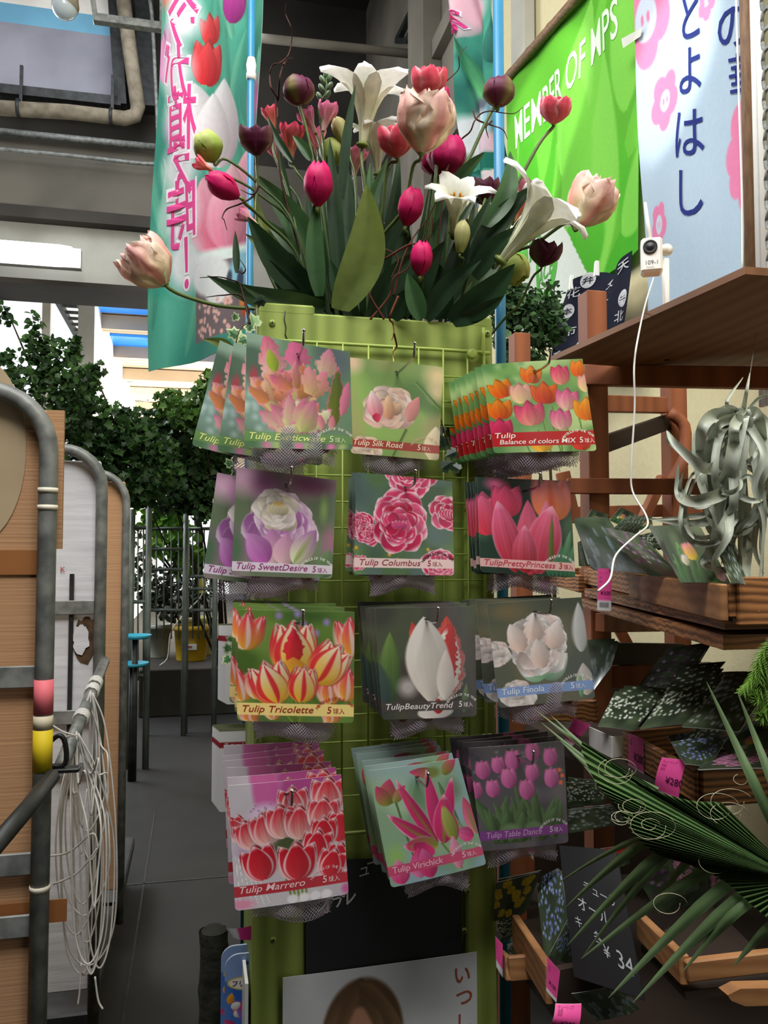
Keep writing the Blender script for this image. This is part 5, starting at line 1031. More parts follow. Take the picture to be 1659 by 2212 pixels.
for i in range(17):
    px0 = r_.choice((196, 188, 165, 160)); py0 = {196: 1492, 188: 1515, 165: 1580, 160: 1590}[px0]; Z = 1.98 if px0 > 170 else 1.78
    yb = r_.choice((1780, 1850, 1960, 2030, 2085, 2110)) + r_.uniform(-20, 20); xa, xb = r_.uniform(120, 200), r_.uniform(190, 255); cx_ = (xa + xb) / 2; z1 = Z - .05 + r_.uniform(-.06, .06)
    pts = bez([P(px0, py0, Z), P((px0 + xa) / 2 - 4, py0 + 110, (Z + z1) / 2), P(xa, (py0 + yb) / 2 + r_.uniform(-40, 40), z1), P(xa + 8, yb - 70, z1), P(cx_, yb, z1), P(xb - 6, yb - 80, z1 + .02), P(xb, (py0 + yb) / 2 + r_.uniform(-60, 60), z1 + .03), P((px0 + xb) / 2 + 6, py0 + 90, Z), P(px0 + 4, py0 + 4, Z)], 64); m = MB(); m.tube(pts, .0021, 5); obj('loop', m, M_STR, st)
for pts in ([(110, 1565), (135, 1580), (160, 1588)], [(100, 1590), (130, 1592), (165, 1588)], [(100, 1850), (150, 1840), (200, 1800), (212, 1835)], [(115, 1910), (160, 1890), (190, 1860), (212, 1830)], [(175, 2080), (172, 2140), (168, 2170)], [(205, 2110), (212, 2160), (222, 2180)]): m = MB(); m.tube(bez([P(x, y, 1.72) for x, y in pts], 16), .0021, 5); obj('loose_end', m, M_STR, st)

# ---------------------------------------------------------------- shrubs behind the carts
LOBE = [(0, 0), (.22, .1), (.5, .02), (.42, .32), (.62, .5), (.3, .62), (0, 1), (-.3, .62), (-.62, .5), (-.42, .32), (-.5, .02), (-.22, .1)]
OVAL = [(0, 0), (.3, .25), (.34, .55), (.16, .85), (0, 1), (-.16, .85), (-.34, .55), (-.3, .25)]
def foliage(mb, n, sampler, size, cols, shape, rs, facing=.5):
    sh = np.array(shape, float); k = len(sh); pos = np.array([sampler() for _ in range(n)])
    V = np.zeros((n, k + 1, 3)); Cc = np.zeros((n, k + 1, 3)); L = [lin(np.array(c) / 255.) for c in cols]
    for i in range(n):
        d = Vector((rs.gauss(0, 1), rs.gauss(0, 1), rs.gauss(-.35, .7))).normalized(); nrm = (Vector((rs.gauss(0, 1), rs.gauss(0, 1), rs.gauss(0, 1))) + Vector((0, -1.2, .8)) * facing * 2).normalized()
        s_ = d.cross(nrm).normalized(); u_ = s_.cross(d); sz = size * rs.uniform(.6, 1.25)
        off = sh[:, :1] * np.array(s_) + sh[:, 1:] * np.array(d) + (np.abs(sh[:, :1]) * .35) * np.array(u_)
        V[i, :k] = pos[i] + off * sz; V[i, k] = pos[i] + np.array(d) * .45 * sz; Cc[i] = L[rs.randrange(len(L))] * rs.uniform(.75, 1.2)
    idx = np.arange(n)[:, None] * (k + 1)
    f = np.concatenate([np.stack([idx[:, 0] + j, idx[:, 0] + (j + 1) % k, idx[:, 0] + k], -1) for j in range(k)])
    mb.add(V.reshape(-1, 3), f, 0, Cc.reshape(-1, 3), True)
M_FOL = vmat('shrub_leaf', .5, .3, .35, 0, .15, 20)
def shrub(label, blobs, n, size, cols, seed, shape=LOBE, base=None, stems=6, group='shrubs down the aisle', name='shrub'):
    """blobs: (px, py, rx px, ry px, distance)"""
    rs = random.Random(seed); W_ = [b[2] * b[3] for b in blobs]; c0 = P(blobs[0][0], blobs[0][1], blobs[0][4]); g = base or Vector((c0.x, c0.y, 0))
    t = thing(name, label, 'shrub', g, group); m = MB()
    def smp():
        b = rs.choices(blobs, W_)[0]; k = b[4] / FPX
        while 1:
            x, y, z = rs.uniform(-1, 1), rs.uniform(-1, 1), rs.uniform(-1, 1)
            if x * x + y * y + z * z < 1 and rs.random() < .35 + (x * x + y * y + z * z): break
        return tuple(P(b[0], b[1], b[4]) + CR * x * b[2] * k + UPV * y * b[3] * k + CF * z * min(.5, b[2] * k * .8))
    foliage(m, n, smp, size, cols, shape, rs); obj('foliage', m, M_FOL, t)
    for i in range(stems):
        b = blobs[i % len(blobs)]; e = P(b[0] + rs.uniform(-.6, .6) * b[2], b[1] - rs.uniform(-.3, .7) * b[3], b[4]); m = MB(); pts = bez([g + Vector((rs.uniform(-.05, .05), 0, 0)), g.lerp(e, .5) + Vector((rs.uniform(-.1, .1), rs.uniform(-.1, .1), 0)), e], 14); m.tube(pts, np.linspace(.014, .003, len(pts)), 6, 0, L8(62, 52, 38)); obj('branch', m, M_TWIG, t)
    return t
G1 = ((44, 72, 34), (58, 90, 42), (34, 58, 30), (72, 108, 52)); G2 = ((54, 84, 46), (40, 66, 38), (66, 98, 54)); G3 = ((96, 150, 40), (120, 170, 50), (80, 130, 40)); G4 = ((70, 104, 40), (90, 126, 50), (56, 88, 36))
BS = P(430, 1440, 8.1)
shrub('dark leafy shrub rising above the nearest cart', [(60, 870, 120, 80, 4.9), (100, 775, 45, 55, 4.9), (75, 720, 16, 55, 4.9), (5, 680, 22, 26, 4.9), (20, 790, 40, 40, 4.9), (150, 830, 60, 50, 4.9)], 1500, .05, G1, 1, OVAL, P(100, 1000, 4.9))
shrub('leafy shrub with lobed leaves above the middle cart', [(220, 940, 100, 80, 5.3), (165, 850, 45, 45, 5.3), (290, 1000, 100, 90, 5.3), (160, 760, 16, 34, 5.3), (205, 810, 18, 30, 5.3)], 2000, .052, G1, 2, LOBE, P(250, 1080, 5.3))
shrub('wide dark green shrub filling the aisle end', [(400, 960, 120, 80, 6.2), (360, 1030, 120, 80, 6.2), (440, 1050, 70, 80, 6.2), (445, 890, 60, 50, 6.2), (330, 930, 80, 50, 6.2)], 3300, .06, G2, 3, LOBE, Vector((PV(478, 1440, 7.75).x, 7.75, PV(300, 1448, 7.6).z)))  # dark green leaf palette
shrub('paler green shrub beside the banner foot', [(465, 850, 45, 50, 5.6), (420, 890, 60, 40, 5.6), (370, 870, 40, 30, 5.8)], 600, .055, G4, 4, LOBE, Vector((PV(490, 1440, 7.8).x, 7.8, PV(300, 1448, 7.6).z)), 3)  # leaf palette paler than the other lobed shrubs
shrub('bright lime plant behind the grey wire racks', [(360, 1150, 50, 60, 7.4), (330, 1110, 40, 30, 7.4), (400, 1200, 40, 40, 7.4)], 260, .11, G3, 5, OVAL, P(370, 1240, 7.5), 3)
shrub('grey green plant low behind the wire racks', [(330, 1270, 45, 50, 7.9), (420, 1250, 60, 60, 8.0), (380, 1290, 70, 50, 8.0), (300, 1200, 30, 60, 7.8)], 900, .06, ((60, 76, 56), (76, 92, 70), (44, 58, 42)), 6, OVAL, P(380, 1345, 8.2), 4)
shrub('dark shrub between the stand and the bright flag', [(1130, 715, 70, 80, 3.3), (1105, 660, 45, 60, 3.3), (1185, 700, 40, 55, 3.3), (1130, 790, 50, 40, 3.2)], 1500, .034, G2, 7, OVAL, Vector((*P(1130, 830, 3.3).xy, 0)), 4, group='shrubs behind the stand')
shrub('small leafy shrub behind the blue pole', [(1150, 660, 60, 45, 3.6), (1190, 650, 25, 50, 3.6), (1100, 660, 40, 60, 3.6)], 420, .03, G1, 8, OVAL, Vector((*P(1140, 760, 3.5).xy, 0)), 3, group='shrubs behind the stand')

# ---------------------------------------------------------------- aisle end: plinth, pots, wire racks
p0, p1 = PV(300, 1448, 7.6), PV(300, 1522, 7.6); m = MB(); m.box(((p0.x + 1.8) / 2, 8.25, p0.z / 2), (1.8 - p0.x, 1.3, p0.z), None, 0, None, .01); pl = obj('plinth', m, M_CONCD); tag(pl, 'low grey plinth at the aisle end under the pots', 'plinth')
def pot(label, px, pyt, pyb, wpx, Z, c, seed, sticker=False):
    a, b = P(px, pyt, Z), P(px, pyb, Z); h = a.z - p0.z; r = wpx / FPX * Z / 2; o_ = Vector((b.x, b.y, p0.z)); t = thing('plant_pot', label, 'pot', o_, 'pots on the plinth'); mm = mat('pot_' + str(seed), c, .45, tuple(q * .9 for q in c), 5.)
    m = MB(); m.lathe(o_, [(0, 0), (r * .78, 0), (r * .8, .01), (r * .93, h * .86), (r * 1.02, h * .86), (r * 1.05, h * .9), (r * 1.04, h), (r * .97, h), (r * .92, h * .9), (0, h * .88)], 30); obj('pot_wall', m, mm, t)
    m = MB(); m.lathe(o_ + Vector((0, 0, h * .86)), [(0, .012), (r * .5, .01), (r * .92, 0)], 20); obj('soil', m, MATS['dark_soil'], t)
    if sticker:
        q = P(px - 3, (pyt + pyb) / 2 - 3, Z) + Vector((0, -r * .95, 0)); m = MB(); m.box(q, (.13, .012, .055)); m.box(q + Vector((-.01, -.007, 0)), (.06, .002, .02), None, 0, L8(180, 90, 90)); obj('sticker', m, M_PAPER, t)
    return t, o_, h
t, o_, h = pot('yellow plastic pot with a bird sticker on the plinth', 413, 1350, 1443, 78, 8.0, L8(222, 180, 40), 1, True)
m = MB(); m.tube(bez([o_ + Vector((.05, 0, h * .8)), P(425, 1290, 8.0), P(432, 1200, 8.0), P(425, 1100, 7.9)], 16), np.linspace(.05, .02, 16)[:len(bez([o_, o_, o_, o_], 16))] if 0 else .035, 8, 0, L8(46, 42, 34)); obj('trunk', m, M_TWIG, t)
pot('pale cream pot behind the yellow pot', 425, 1333, 1440, 84, 8.45, L8(196, 186, 120), 2); pot('grey white pot left of the yellow pot', 344, 1348, 1436, 52, 8.2, L8(176, 178, 170), 3)
m = MB(); q = P(437, 1266, 6.9); m.box(q, (.06, .004, .12)); m.box(q + Vector((0, -.003, -.03)), (.02, .002, .03), None, 0, L8(60, 60, 60)); tg = obj('plant_tag', MB().box(q, (.06, .004, .12), None, 0, L8(226, 210, 70)), M_PAPER); tag(tg, 'yellow plant tag on a string above the yellow pot', 'tag')
m = MB(); m.tube(bez([P(437, 1245, 6.9), P(436, 1285, 6.9), P(400, 1325, 6.9), P(370, 1365, 6.9), P(362, 1420, 6.9), P(345, 1438, 6.9)], 30), .005, 6); tag(obj('cord', m, M_WHITEP), 'thin white cord slanting before the yellow pot', 'cord')
M_RACK = mat('grey_green_steel', L8(110, 120, 112), .5, L8(90, 98, 92), 10., metal=.2)
def rack(label, x0, x1, y0, y1, Z, nv, hs):
    a, b = P(x0, y0, Z), P(x1, y1, Z); t = thing('wire_rack', label, 'rack', Vector(((a.x + b.x) / 2, (a.y + b.y) / 2, 0)), 'grey wire racks at the aisle end')
    for x in (x0, x1): q, w_ = P(x, y0, Z), P(x, y1, Z); m = MB(); m.tube([(q.x, q.y, 0), q], .022, 8); obj('upright', m, M_RACK, t)
    for y in hs: m = MB(); m.tube([P(x0, y, Z), P(x1, y, Z)], .014, 6); obj('rail', m, M_RACK, t)
    m = MB()
    for k in range(1, nv): x = x0 + (x1 - x0) * k / nv; m.tube([P(x, hs[0], Z), P(x, y1, Z)], .006, 6)
    obj('wire_mesh', m, M_RACK, t)
rack('left grey wire rack before the low plants', 322, 402, 1092, 1380, 6.6, 5, (1142, 1186, 1230, 1318)); rack('right grey wire rack before the dark trunk', 404, 466, 1140, 1380, 6.7, 5, (1142, 1245, 1272, 1318)); rack('near dark wire rack beside the black cart frame', 286, 322, 1100, 1470, 5.6, 3, (1140, 1300, 1460))
for k, (px, py) in enumerate(((292, 1378), (286, 1438))):
    q = P(px, py, 5.3); m = MB(); m.lathe(q, [(0, 0), (.08, 0), (.1, .02), (.104, .02), (.084, -.004), (0, -.006)], 24); m.tube([(q.x, q.y, 0), q - Vector((0, 0, .006))], .02, 8, 1); tag(obj('turquoise_dish', m, [mat('turquoise_plastic', L8(60, 170, 196), .35, L8(50, 156, 184), 6.), M_DSTEEL]), ('upper', 'lower')[k] + ' turquoise dish beside the dark wire rack', 'dish', 'turquoise dishes')
# blue freesia bags low at the left of the stand
def pic_fre(n):
    p = Pic(n, int(n * 1.9), (66, 112, 190), 61); p.clouds([(40, 90, 180), (100, 150, 210)], 3); p.put(((p.Y < .62) * .9), C3(136, 160, 206))
    r = p.rng
    for i in range(26): p.petal(r.uniform(.1, .95), r.uniform(1.1, 1.9), r.uniform(-60, 60), r.uniform(.2, .34), .09, ((236, 236, 230), (240, 150, 40), (206, 50, 110), (220, 70, 60), (130, 90, 180))[i % 5], ((250, 250, 246), (246, 180, 60), (226, 80, 140), (236, 110, 80), (160, 110, 200))[i % 5])
    p.blob(.5, .66, .46, .16, (226, 200, 80), .1); p.blob(.5, .66, .42, .13, (240, 236, 230), .1); p.blob(.5, .22, .05, .05, (40, 60, 110), .3); return p
pf = pic_fre(60)
for k, (px, py, Z) in enumerate(((486, 2060, 1.62), (478, 2042, 1.68))):
    a = P(px, py, Z); w_ = .085; TL = a; S = patch(a, a + Vector((w_, 0, 0)), a + Vector((w_, 0, -w_ * pf.asp)), a + Vector((0, 0, -w_ * pf.asp)), pf.asp, .008); m = MB(); sheet(m, S, pf, .004, (190, 200, 220), .06, 0, .35)
    text_on(m, S, 'フリージヤ', .14, .71, .15, (70, 30, 30), .72, .15, .02, lift=.001); tag(obj('freesia_bag', m, M_PRINT), ('front', 'rear')[k] + ' blue freesia bag hanging low at the left edge of the stand', 'bulb bag', 'blue freesia bags')
m = MB(); S = patch(P(492, 2005, 1.56), P(548, 1998, 1.56), P(546, 2030, 1.56), P(504, 2026, 1.56), .6, .006); X, Y = np.meshgrid(np.linspace(0, 1, 8), np.linspace(0, .6, 5)); m.grid(S(X, Y), 0, np.where((X < .35)[..., None], lin(np.array([.86, .86, .88])), lin(np.array([.84, .22, .55])))); tag(obj('price_tag', m, M_PAPER), 'pink price tag with white end above the blue freesia bags', 'price tag', 'pink price tags')
m = MB(); r_ = np.random.RandomState(4); q = P(462, 2010, 1.86); a = np.linspace(0, 2 * np.pi, 18, endpoint=False)[None]; hz = np.linspace(0, 1, 16)[:, None]; rad = .026 + .008 * r_.rand(16, 18); m.grid(np.stack([q.x + rad * np.cos(a) * (1 + 0 * hz), q.y + rad * np.sin(a) * (1 + 0 * hz), q.z * hz + 0 * a], -1), 0, None, True, True); m.lathe((q.x, q.y, q.z), [(.028, 0), (.016, .01), (0, .012)], 18); tag(obj('mossy_post', m, mat('mossy_stone', L8(46, 48, 40), .95, L8(24, 27, 20), 26., bump=.8)), 'short mossy stone post beside the freesia bags', 'post')
# ---------------------------------------------------------------- cloths on the right wall
def wallsheet(u, TL, TR, BR, BL): return [PU(*q, u) for q in (TL, TR, BR, BL)]
def inv(Q, asp):
    """photograph pixel -> sheet coordinates, for a sheet on the wall plane"""
    TL, TR, BR, BL = Q; u = TL.x
    def f(px, py):
        p = PU(px, py, u); s_ = (p.y - TL.y) / (TR.y - TL.y)
        for _ in range(3):
            top, bot = TL.z + (TR.z - TL.z) * s_, BL.z + (BR.z - BL.z) * s_; t_ = (top - p.z) / (top - bot); y0, y1 = TL.y + (BL.y - TL.y) * t_, TR.y + (BR.y - TR.y) * t_; s_ = (p.y - y0) / (y1 - y0)
        return s_, t_ * asp
    return f
UF = UW - .07
Q = wallsheet(UF, (1092, 176), (1376, -148), (1378, 540), (1104, 742)); wd = (Q[1] - Q[0]).length; ht = ((Q[0] - Q[3]).length + (Q[1] - Q[2]).length) / 2; asp = ht / wd; fi = inv(Q, asp)
pg = Pic(130, int(130 * asp), (104, 190, 54), 71); r = pg.rng
for i in range(16):
    x = r.uniform(-.1, 1); pg.petal(x, r.uniform(.5, 1.2) * asp, r.uniform(-18, 60), r.uniform(.4, 1.) * asp, r.uniform(.05, .14), ((124, 212, 70), (70, 176, 36), (144, 222, 90))[i % 3], ((130, 216, 76), (96, 200, 50), (150, 226, 96))[i % 3], soft=.15, sh=.0, streak=0, al=.85)
KP = [fi(*q) for q in ((1098, 378), (1130, 392), (1165, 415), (1200, 455), (1235, 512), (1268, 590))]; B_ = KP[-1]; cur = np.interp(pg.X, [k[0] for k in KP], [k[1] for k in KP])
pg.put(((pg.Y > cur) & (pg.X < B_[0])) * 1., C3(238, 240, 236))
S = patch(*Q, pg.asp, 0, lambda x, t: .012 * np.sin(9 * x + 4 * t) * (.4 + t) + .008 * np.sin(17 * x - 5 * t)); m = MB(); sheet(m, S, pg, .003, (120, 200, 90), nb=60)
x0, y0 = fi(1117, 324); x1, y1 = fi(1338, 76); sl = (y1 - y0) / (x1 - x0)
text_on(m, S, 'MEMBER OF MPS', x0, y0, .175, (244, 250, 240), x1 - x0, 0, .006, sl, lift=.004)
x0, y0 = fi(1118, 590); text_on(m, S, 'MPS', x0 - .03, y0, .15, (96, 180, 76), .26, .1, .012, -.1, lift=.004)
cx_, cy_ = fi(1182, 570); a = np.linspace(.1, np.pi + .3, 30); ro, ri = .105, .072
m.add(S(np.concatenate([cx_ + ro * np.cos(a), cx_ + ri * np.cos(a)]), np.concatenate([cy_ + ro * 1.3 * np.sin(a), cy_ + ri * 1.3 * np.sin(a)]), .004), [[i, i + 1, 31 + i, 30 + i] for i in range(29)], 0, L8(96, 190, 76)); text_on(m, S, 'ACE', cx_ - .07, cy_ + .06, .08, (96, 180, 76), .15, .1, .012, -.1, lift=.004)
tag(obj('flag', m, M_CLOTHP), 'bright green flag with white lettering pinned on the cream wall', 'flag')
m = MB(); a, b = PU(1068, 200, UF - .03), PU(1300, -66, UF - .03); pts = [a.lerp(b, i / 30) for i in range(31)]; m.tube(pts, [.026 * (1 + .12 * (i % 6 == 0)) for i in range(31)], 12); tag(obj('bamboo_pole', m, mat('old_bamboo', L8(140, 108, 76), .6, L8(96, 70, 48), 20., (1, 6, 6), bump=.2)), 'slanting brown bamboo pole along the top of the green flag', 'pole')
UB = UW - .13
Q = wallsheet(UB, (1368, -150), (1604, -420), (1616, 640), (1394, 720)); asp = ((Q[0] - Q[3]).length + (Q[1] - Q[2]).length) / 2 / (Q[1] - Q[0]).length; fi = inv(Q, asp)
pb_ = Pic(110, int(110 * asp), (190, 210, 226), 73); pb_.clouds([(198, 216, 230)], 3, .5)
def blossom(px, py, rad, hole=.45, sq=1.):
    cx, cy = fi(px, py)
    for k in range(5): t_ = k * 1.2566 + .3; pb_.blob(cx + rad * .62 * math.cos(t_), cy + rad * .62 * sq * math.sin(t_), rad * .55, rad * .55 * sq, (238, 140, 180), .12)
    pb_.blob(cx, cy, rad * .5, rad * .5 * sq, (238, 140, 180), .1); pb_.blob(cx, cy, rad * hole, rad * hole * sq, (214, 222, 236), .12)
    for d in (-.14, .14): pb_.blob(cx + d * rad, cy, rad * .08, rad * .2, (238, 140, 180), .3)
blossom(1396, 40, .2, .55, 1.3); blossom(1433, 215, .125, .42, 1.2); blossom(1424, 482, .095, .5, 1.2); blossom(1606, 300, .15, .0, 1.4); blossom(1612, 352, .14, .0, 1.4); blossom(1530, 5, .07, .3, 1.2)
S = patch(*Q, pb_.asp, 0, lambda x, t: .01 * np.sin(8 * x + 6 * t) + .012 * np.sin(4 * x - 9 * t) * t); m = MB(); sheet(m, S, pb_, .003, (190, 206, 220), nb=56)
for ch, px, py, sz in (('と', 1492, 34, .29), ('よ', 1492, 150, .29), ('は', 1494, 286, .3), ('し', 1500, 414, .29), ('の', 1582, 56, .26), ('華', 1600, 158, .24)):
    x, y = fi(px, py); text_on(m, S, ch, x, y, sz, (44, 56, 130), bold=.012 if sz > .3 else .004, center=True, slope=.28, lift=.004)
tag(obj('banner', m, M_CLOTHP), 'pale blue banner with pink blossoms and dark blue brush letters', 'banner')
m = MB(); S2 = patch(PU(1342, 84, UB - .02), PU(1386, 60, UB - .02), PU(1384, 78, UB - .02), PU(1346, 104, UB - .02), .4); X, Y = np.meshgrid(np.linspace(0, 1, 4), np.linspace(0, .4, 3)); m.grid(S2(X, Y)); tag(obj('tape_strip', m, mat('grey_tape', L8(206, 206, 196), .3, L8(190, 190, 180), 8.)), 'strip of pale tape joining the green flag and blue banner', 'tape')
m = MB(); a = PU(1617, 300, UB - .04); m.tube([(a.x, a.y, 2.0), (a.x, a.y, 4.6)], .02, 12); tag(obj('wooden_pole', m, mat('brown_pole', L8(128, 98, 74), .6, L8(104, 78, 58), 16., (6, 6, 1))), 'brown upright pole at the right edge of the blue banner', 'pole')
for k, px in enumerate((1634, 1646)): m = MB(); a = PU(px, 300, UB - .12); m.tube([(a.x, a.y, 1.9), (a.x, a.y, 4.4)], .011, 10); tag(obj('white_pipe', m, M_WHITEP), ('left', 'right')[k] + ' thin white pipe at the edge of the cream wall', 'pipe', 'white wall pipes')
m = MB(); a = PU(1662, 300, UB - .2)
for k in range(40): z_ = 2.0 + .06 * k; m.tube([(a.x, a.y + .02 * math.cos(t_), z_ + .034 * math.sin(t_)) for t_ in np.linspace(0, 6.283, 11)], .006, 6)
tag(obj('chain', m, M_STEEL), 'hanging chain of large pale links beside the white pipes', 'chain')
m = MB(); m.tube(bez([PU(1590, -10, UB - .03), PU(1596, 200, UB - .03), PU(1603, 420, UB - .03), PU(1604, 590, UB - .03)], 20), .004, 6); tag(obj('rope', m, M_WHITEP), 'thin white rope hanging over the blue banner', 'rope')
# navy cloth with white signs
UN = UW - .18
Q = wallsheet(UN, (1232, 612), (1355, 540), (1348, 790), (1186, 800)); pn = Pic(60, 90, (28, 32, 52), 75); S = patch(*Q, pn.asp, 0, lambda x, t: -.06 * np.exp(-((x - .62) / .2) ** 2) * (1 - t) + .02 * np.sin(11 * x + 3 * t)); S0 = S
def S(x, y, l=0., S0=S0):
    p = S0(x, y, l); p[..., 2] -= .05 * np.exp(-((np.asarray(x, float) - .66) / .16) ** 2) * np.clip(1 - np.asarray(y, float) / .7, 0, 1); return p
S.n = S0.n; m = MB(); sheet(m, S, pn, .002, (26, 30, 48), nb=50)
r_ = random.Random(2)
for i, ch in enumerate('花弁大天本花一弁市花木北弁花大花'):
    x, y = .12 + .25 * (i % 4) + r_.uniform(-.06, .06), .16 + .34 * (i // 4) + r_.uniform(-.08, .08)
    if i % 3 == 1:
        a = np.linspace(0, 6.283, 16, endpoint=False); m.add(S(x + .075 * np.cos(a), y + .12 * np.sin(a), .003), [list(range(16))], 0, L8(226, 226, 230)); text_on(m, S, ch, x, y, .12, (28, 32, 52), center=True, lift=.005)
    else: text_on(m, S, ch, x, y, .17, (222, 222, 228), bold=.006, center=True, lift=.004)
tag(obj('cloth', m, M_CLOTHP), 'dark navy cloth with white signs hung behind the wooden post', 'cloth')
for k, (px, py) in enumerate(((1290, 580), (1236, 610))): q = PU(px, py, UN - .02); m = MB(); m.box(q, (.02, .012, .07), None, 0, None, .003); m.box(q + Vector((-.012, 0, -.005)), (.006, .012, .07), Matrix.Rotation(.1, 3, 'Y'), 0, None, .002); tag(obj('clothes_peg', m, M_WHITEP), ('right', 'left')[k] + ' white peg clipping the navy cloth', 'peg', 'white pegs')

# ---------------------------------------------------------------- wooden shelf unit
M_POST = mat('red_brown_timber', L8(156, 92, 58), .6, L8(128, 72, 44), 3., (5, 5, .6), bump=.1, wave=('X', 1., 4.), lo=.25, hi=.85)
M_PLY = mat('brown_plywood', L8(136, 92, 60), .65, L8(110, 72, 46), 2.4, (5, .8, 5), bump=.06, wave=('X', 1.2, 5.), lo=.2, hi=.85)
M_SCORCH = mat('scorched_cedar', L8(176, 118, 68), .6, L8(84, 50, 28), 1.6, (1.2, 6, 6), bump=.1, wave=('Z', 5., 5.), lo=.25, hi=.75)
M_CEDAR = mat('clean_cedar', L8(170, 122, 78), .6, L8(138, 94, 58), 2., (1, 6, 6), wave=('Z', 3., 4.), lo=.2, hi=.8)
M_DARKW = mat('dark_brown_board', L8(54, 38, 28), .8, L8(38, 27, 20), 3.)
zP = 1.95
a = PH(1188, 782, zP); shelf = thing('shelf_unit', 'red brown timber shelf unit with plywood top right of the stand', 'shelf unit', (1.3, 2.1, 0))
A, B = PH(1188, 782, zP), PH(1610, 592, zP); X_ = Vector((1, 0, 0)); C_, D_ = Vector((UW - .24, B.y - .02, zP)), Vector((UW - .24, A.y + .02, zP))
m = MB(); m.poly([A, B, C_, D_][::-1] if (B - A).cross(C_ - A).z < 0 else [A, B, C_, D_], .014, (0, 0, -1)); obj('plywood_top', m, M_PLY, shelf)
def post(px, Z, ytop, ws, z0=0.): q = P(px, ytop, Z); m = MB(); m.box((q.x, q.y, (q.z + z0) / 2), (ws, ws, q.z - z0), None, 0, None, .003); obj('post', m, M_POST, shelf); return q
pA = post(1279, 2.26, 634, .06); pC = post(1122, 2.95, 723, .062); pB = post(1454, 2.68, 812, .062)
def bar(p, q, w, h, mt=M_POST, nm='rail', par=shelf): m = MB(); m.bar(p, q, w, h); return obj(nm, m, mt, par)
bar(P(1262, 811, 2.22), P(1700, 818, 2.05), .03, .055)
bar(P(1290, 872, 2.4), P(1434, 876, 2.62), .03, .05); bar(P(1290, 965, 2.3), P(1440, 912, 2.66), .02, .05, M_DARKW); bar(P(1225, 1050, 2.22), P(1530, 1052, 2.2), .025, .042); bar(P(1240, 1108, 2.7), P(1560, 1100, 2.72), .03, .04)
bar(P(1390, 1120, 2.6), P(1432, 1030, 2.62), .03, .03, nm='brace'); m = MB(); m.tube(bez([P(1446, 890, 2.6), P(1478, 920, 2.6), P(1480, 980, 2.6), P(1474, 1000, 2.6), P(1446, 1050, 2.6)], 14), .02, 8); obj('brace', m, M_POST, shelf); bar(P(1215, 1020, 2.5), P(1240, 1130, 2.5), .03, .04, nm='brace')
bar(P(1296, 1345, 2.2), P(1470, 1345, 2.5), .03, .05); bar(P(1280, 1412, 2.2), P(1470, 1412, 2.5), .03, .06, M_DARKW); bar(P(1280, 1460, 2.3), P(1440, 1460, 2.3), .03, .06); bar(P(1330, 1345, 2.5), P(1370, 1420, 2.5), .03, .03, nm='brace')
for z_, y0, y1 in ((1.30, 1.05, 2.35),):
    m = MB(); a, b, c, d = PH(1255, 1293, 1.340), PH(1562, 1372, 1.340), Vector((1.55, PH(1562, 1372, 1.340).y + .0, 1.34)), Vector((1.55, 2.1, 1.34)); m.poly([a, b, c, d], .02, (0, 0, 1)); obj('deck', m, M_SCORCH, shelf)
    m = MB(); up = Vector((0, 0, .024)); m.poly([a + up + Vector((.01, 0, 0)), b + up + Vector((.01, .01, 0)), c + up, d + up], .018, (0, 0, 1)); obj('deck', m, M_SCORCH, shelf)
m = MB(); m.box((1.35, 2.75, .52), (1.1, .03, 1.04)); obj('dark_backing', m, M_DARKW, shelf)  # dark board added to stand for the shade deep behind the shelves
m = MB(); m.box((1.32, 1.9, .98), (.9, .9, .03)); obj('deck', m, M_DARKW, shelf)
m = MB(); m.box((1.2, 1.6, .55), (1.0, 1.0, .03)); obj('deck', m, M_DARKW, shelf)
m = MB(); m.box((.80, 2.0, .48), (.06, .06, .96)); obj('post', m, M_POST, shelf); m = MB(); q = P(1105, 1880, 2.05); m.box((q.x, q.y, .55), (.055, .055, 1.1)); obj('post', m, M_POST, shelf)

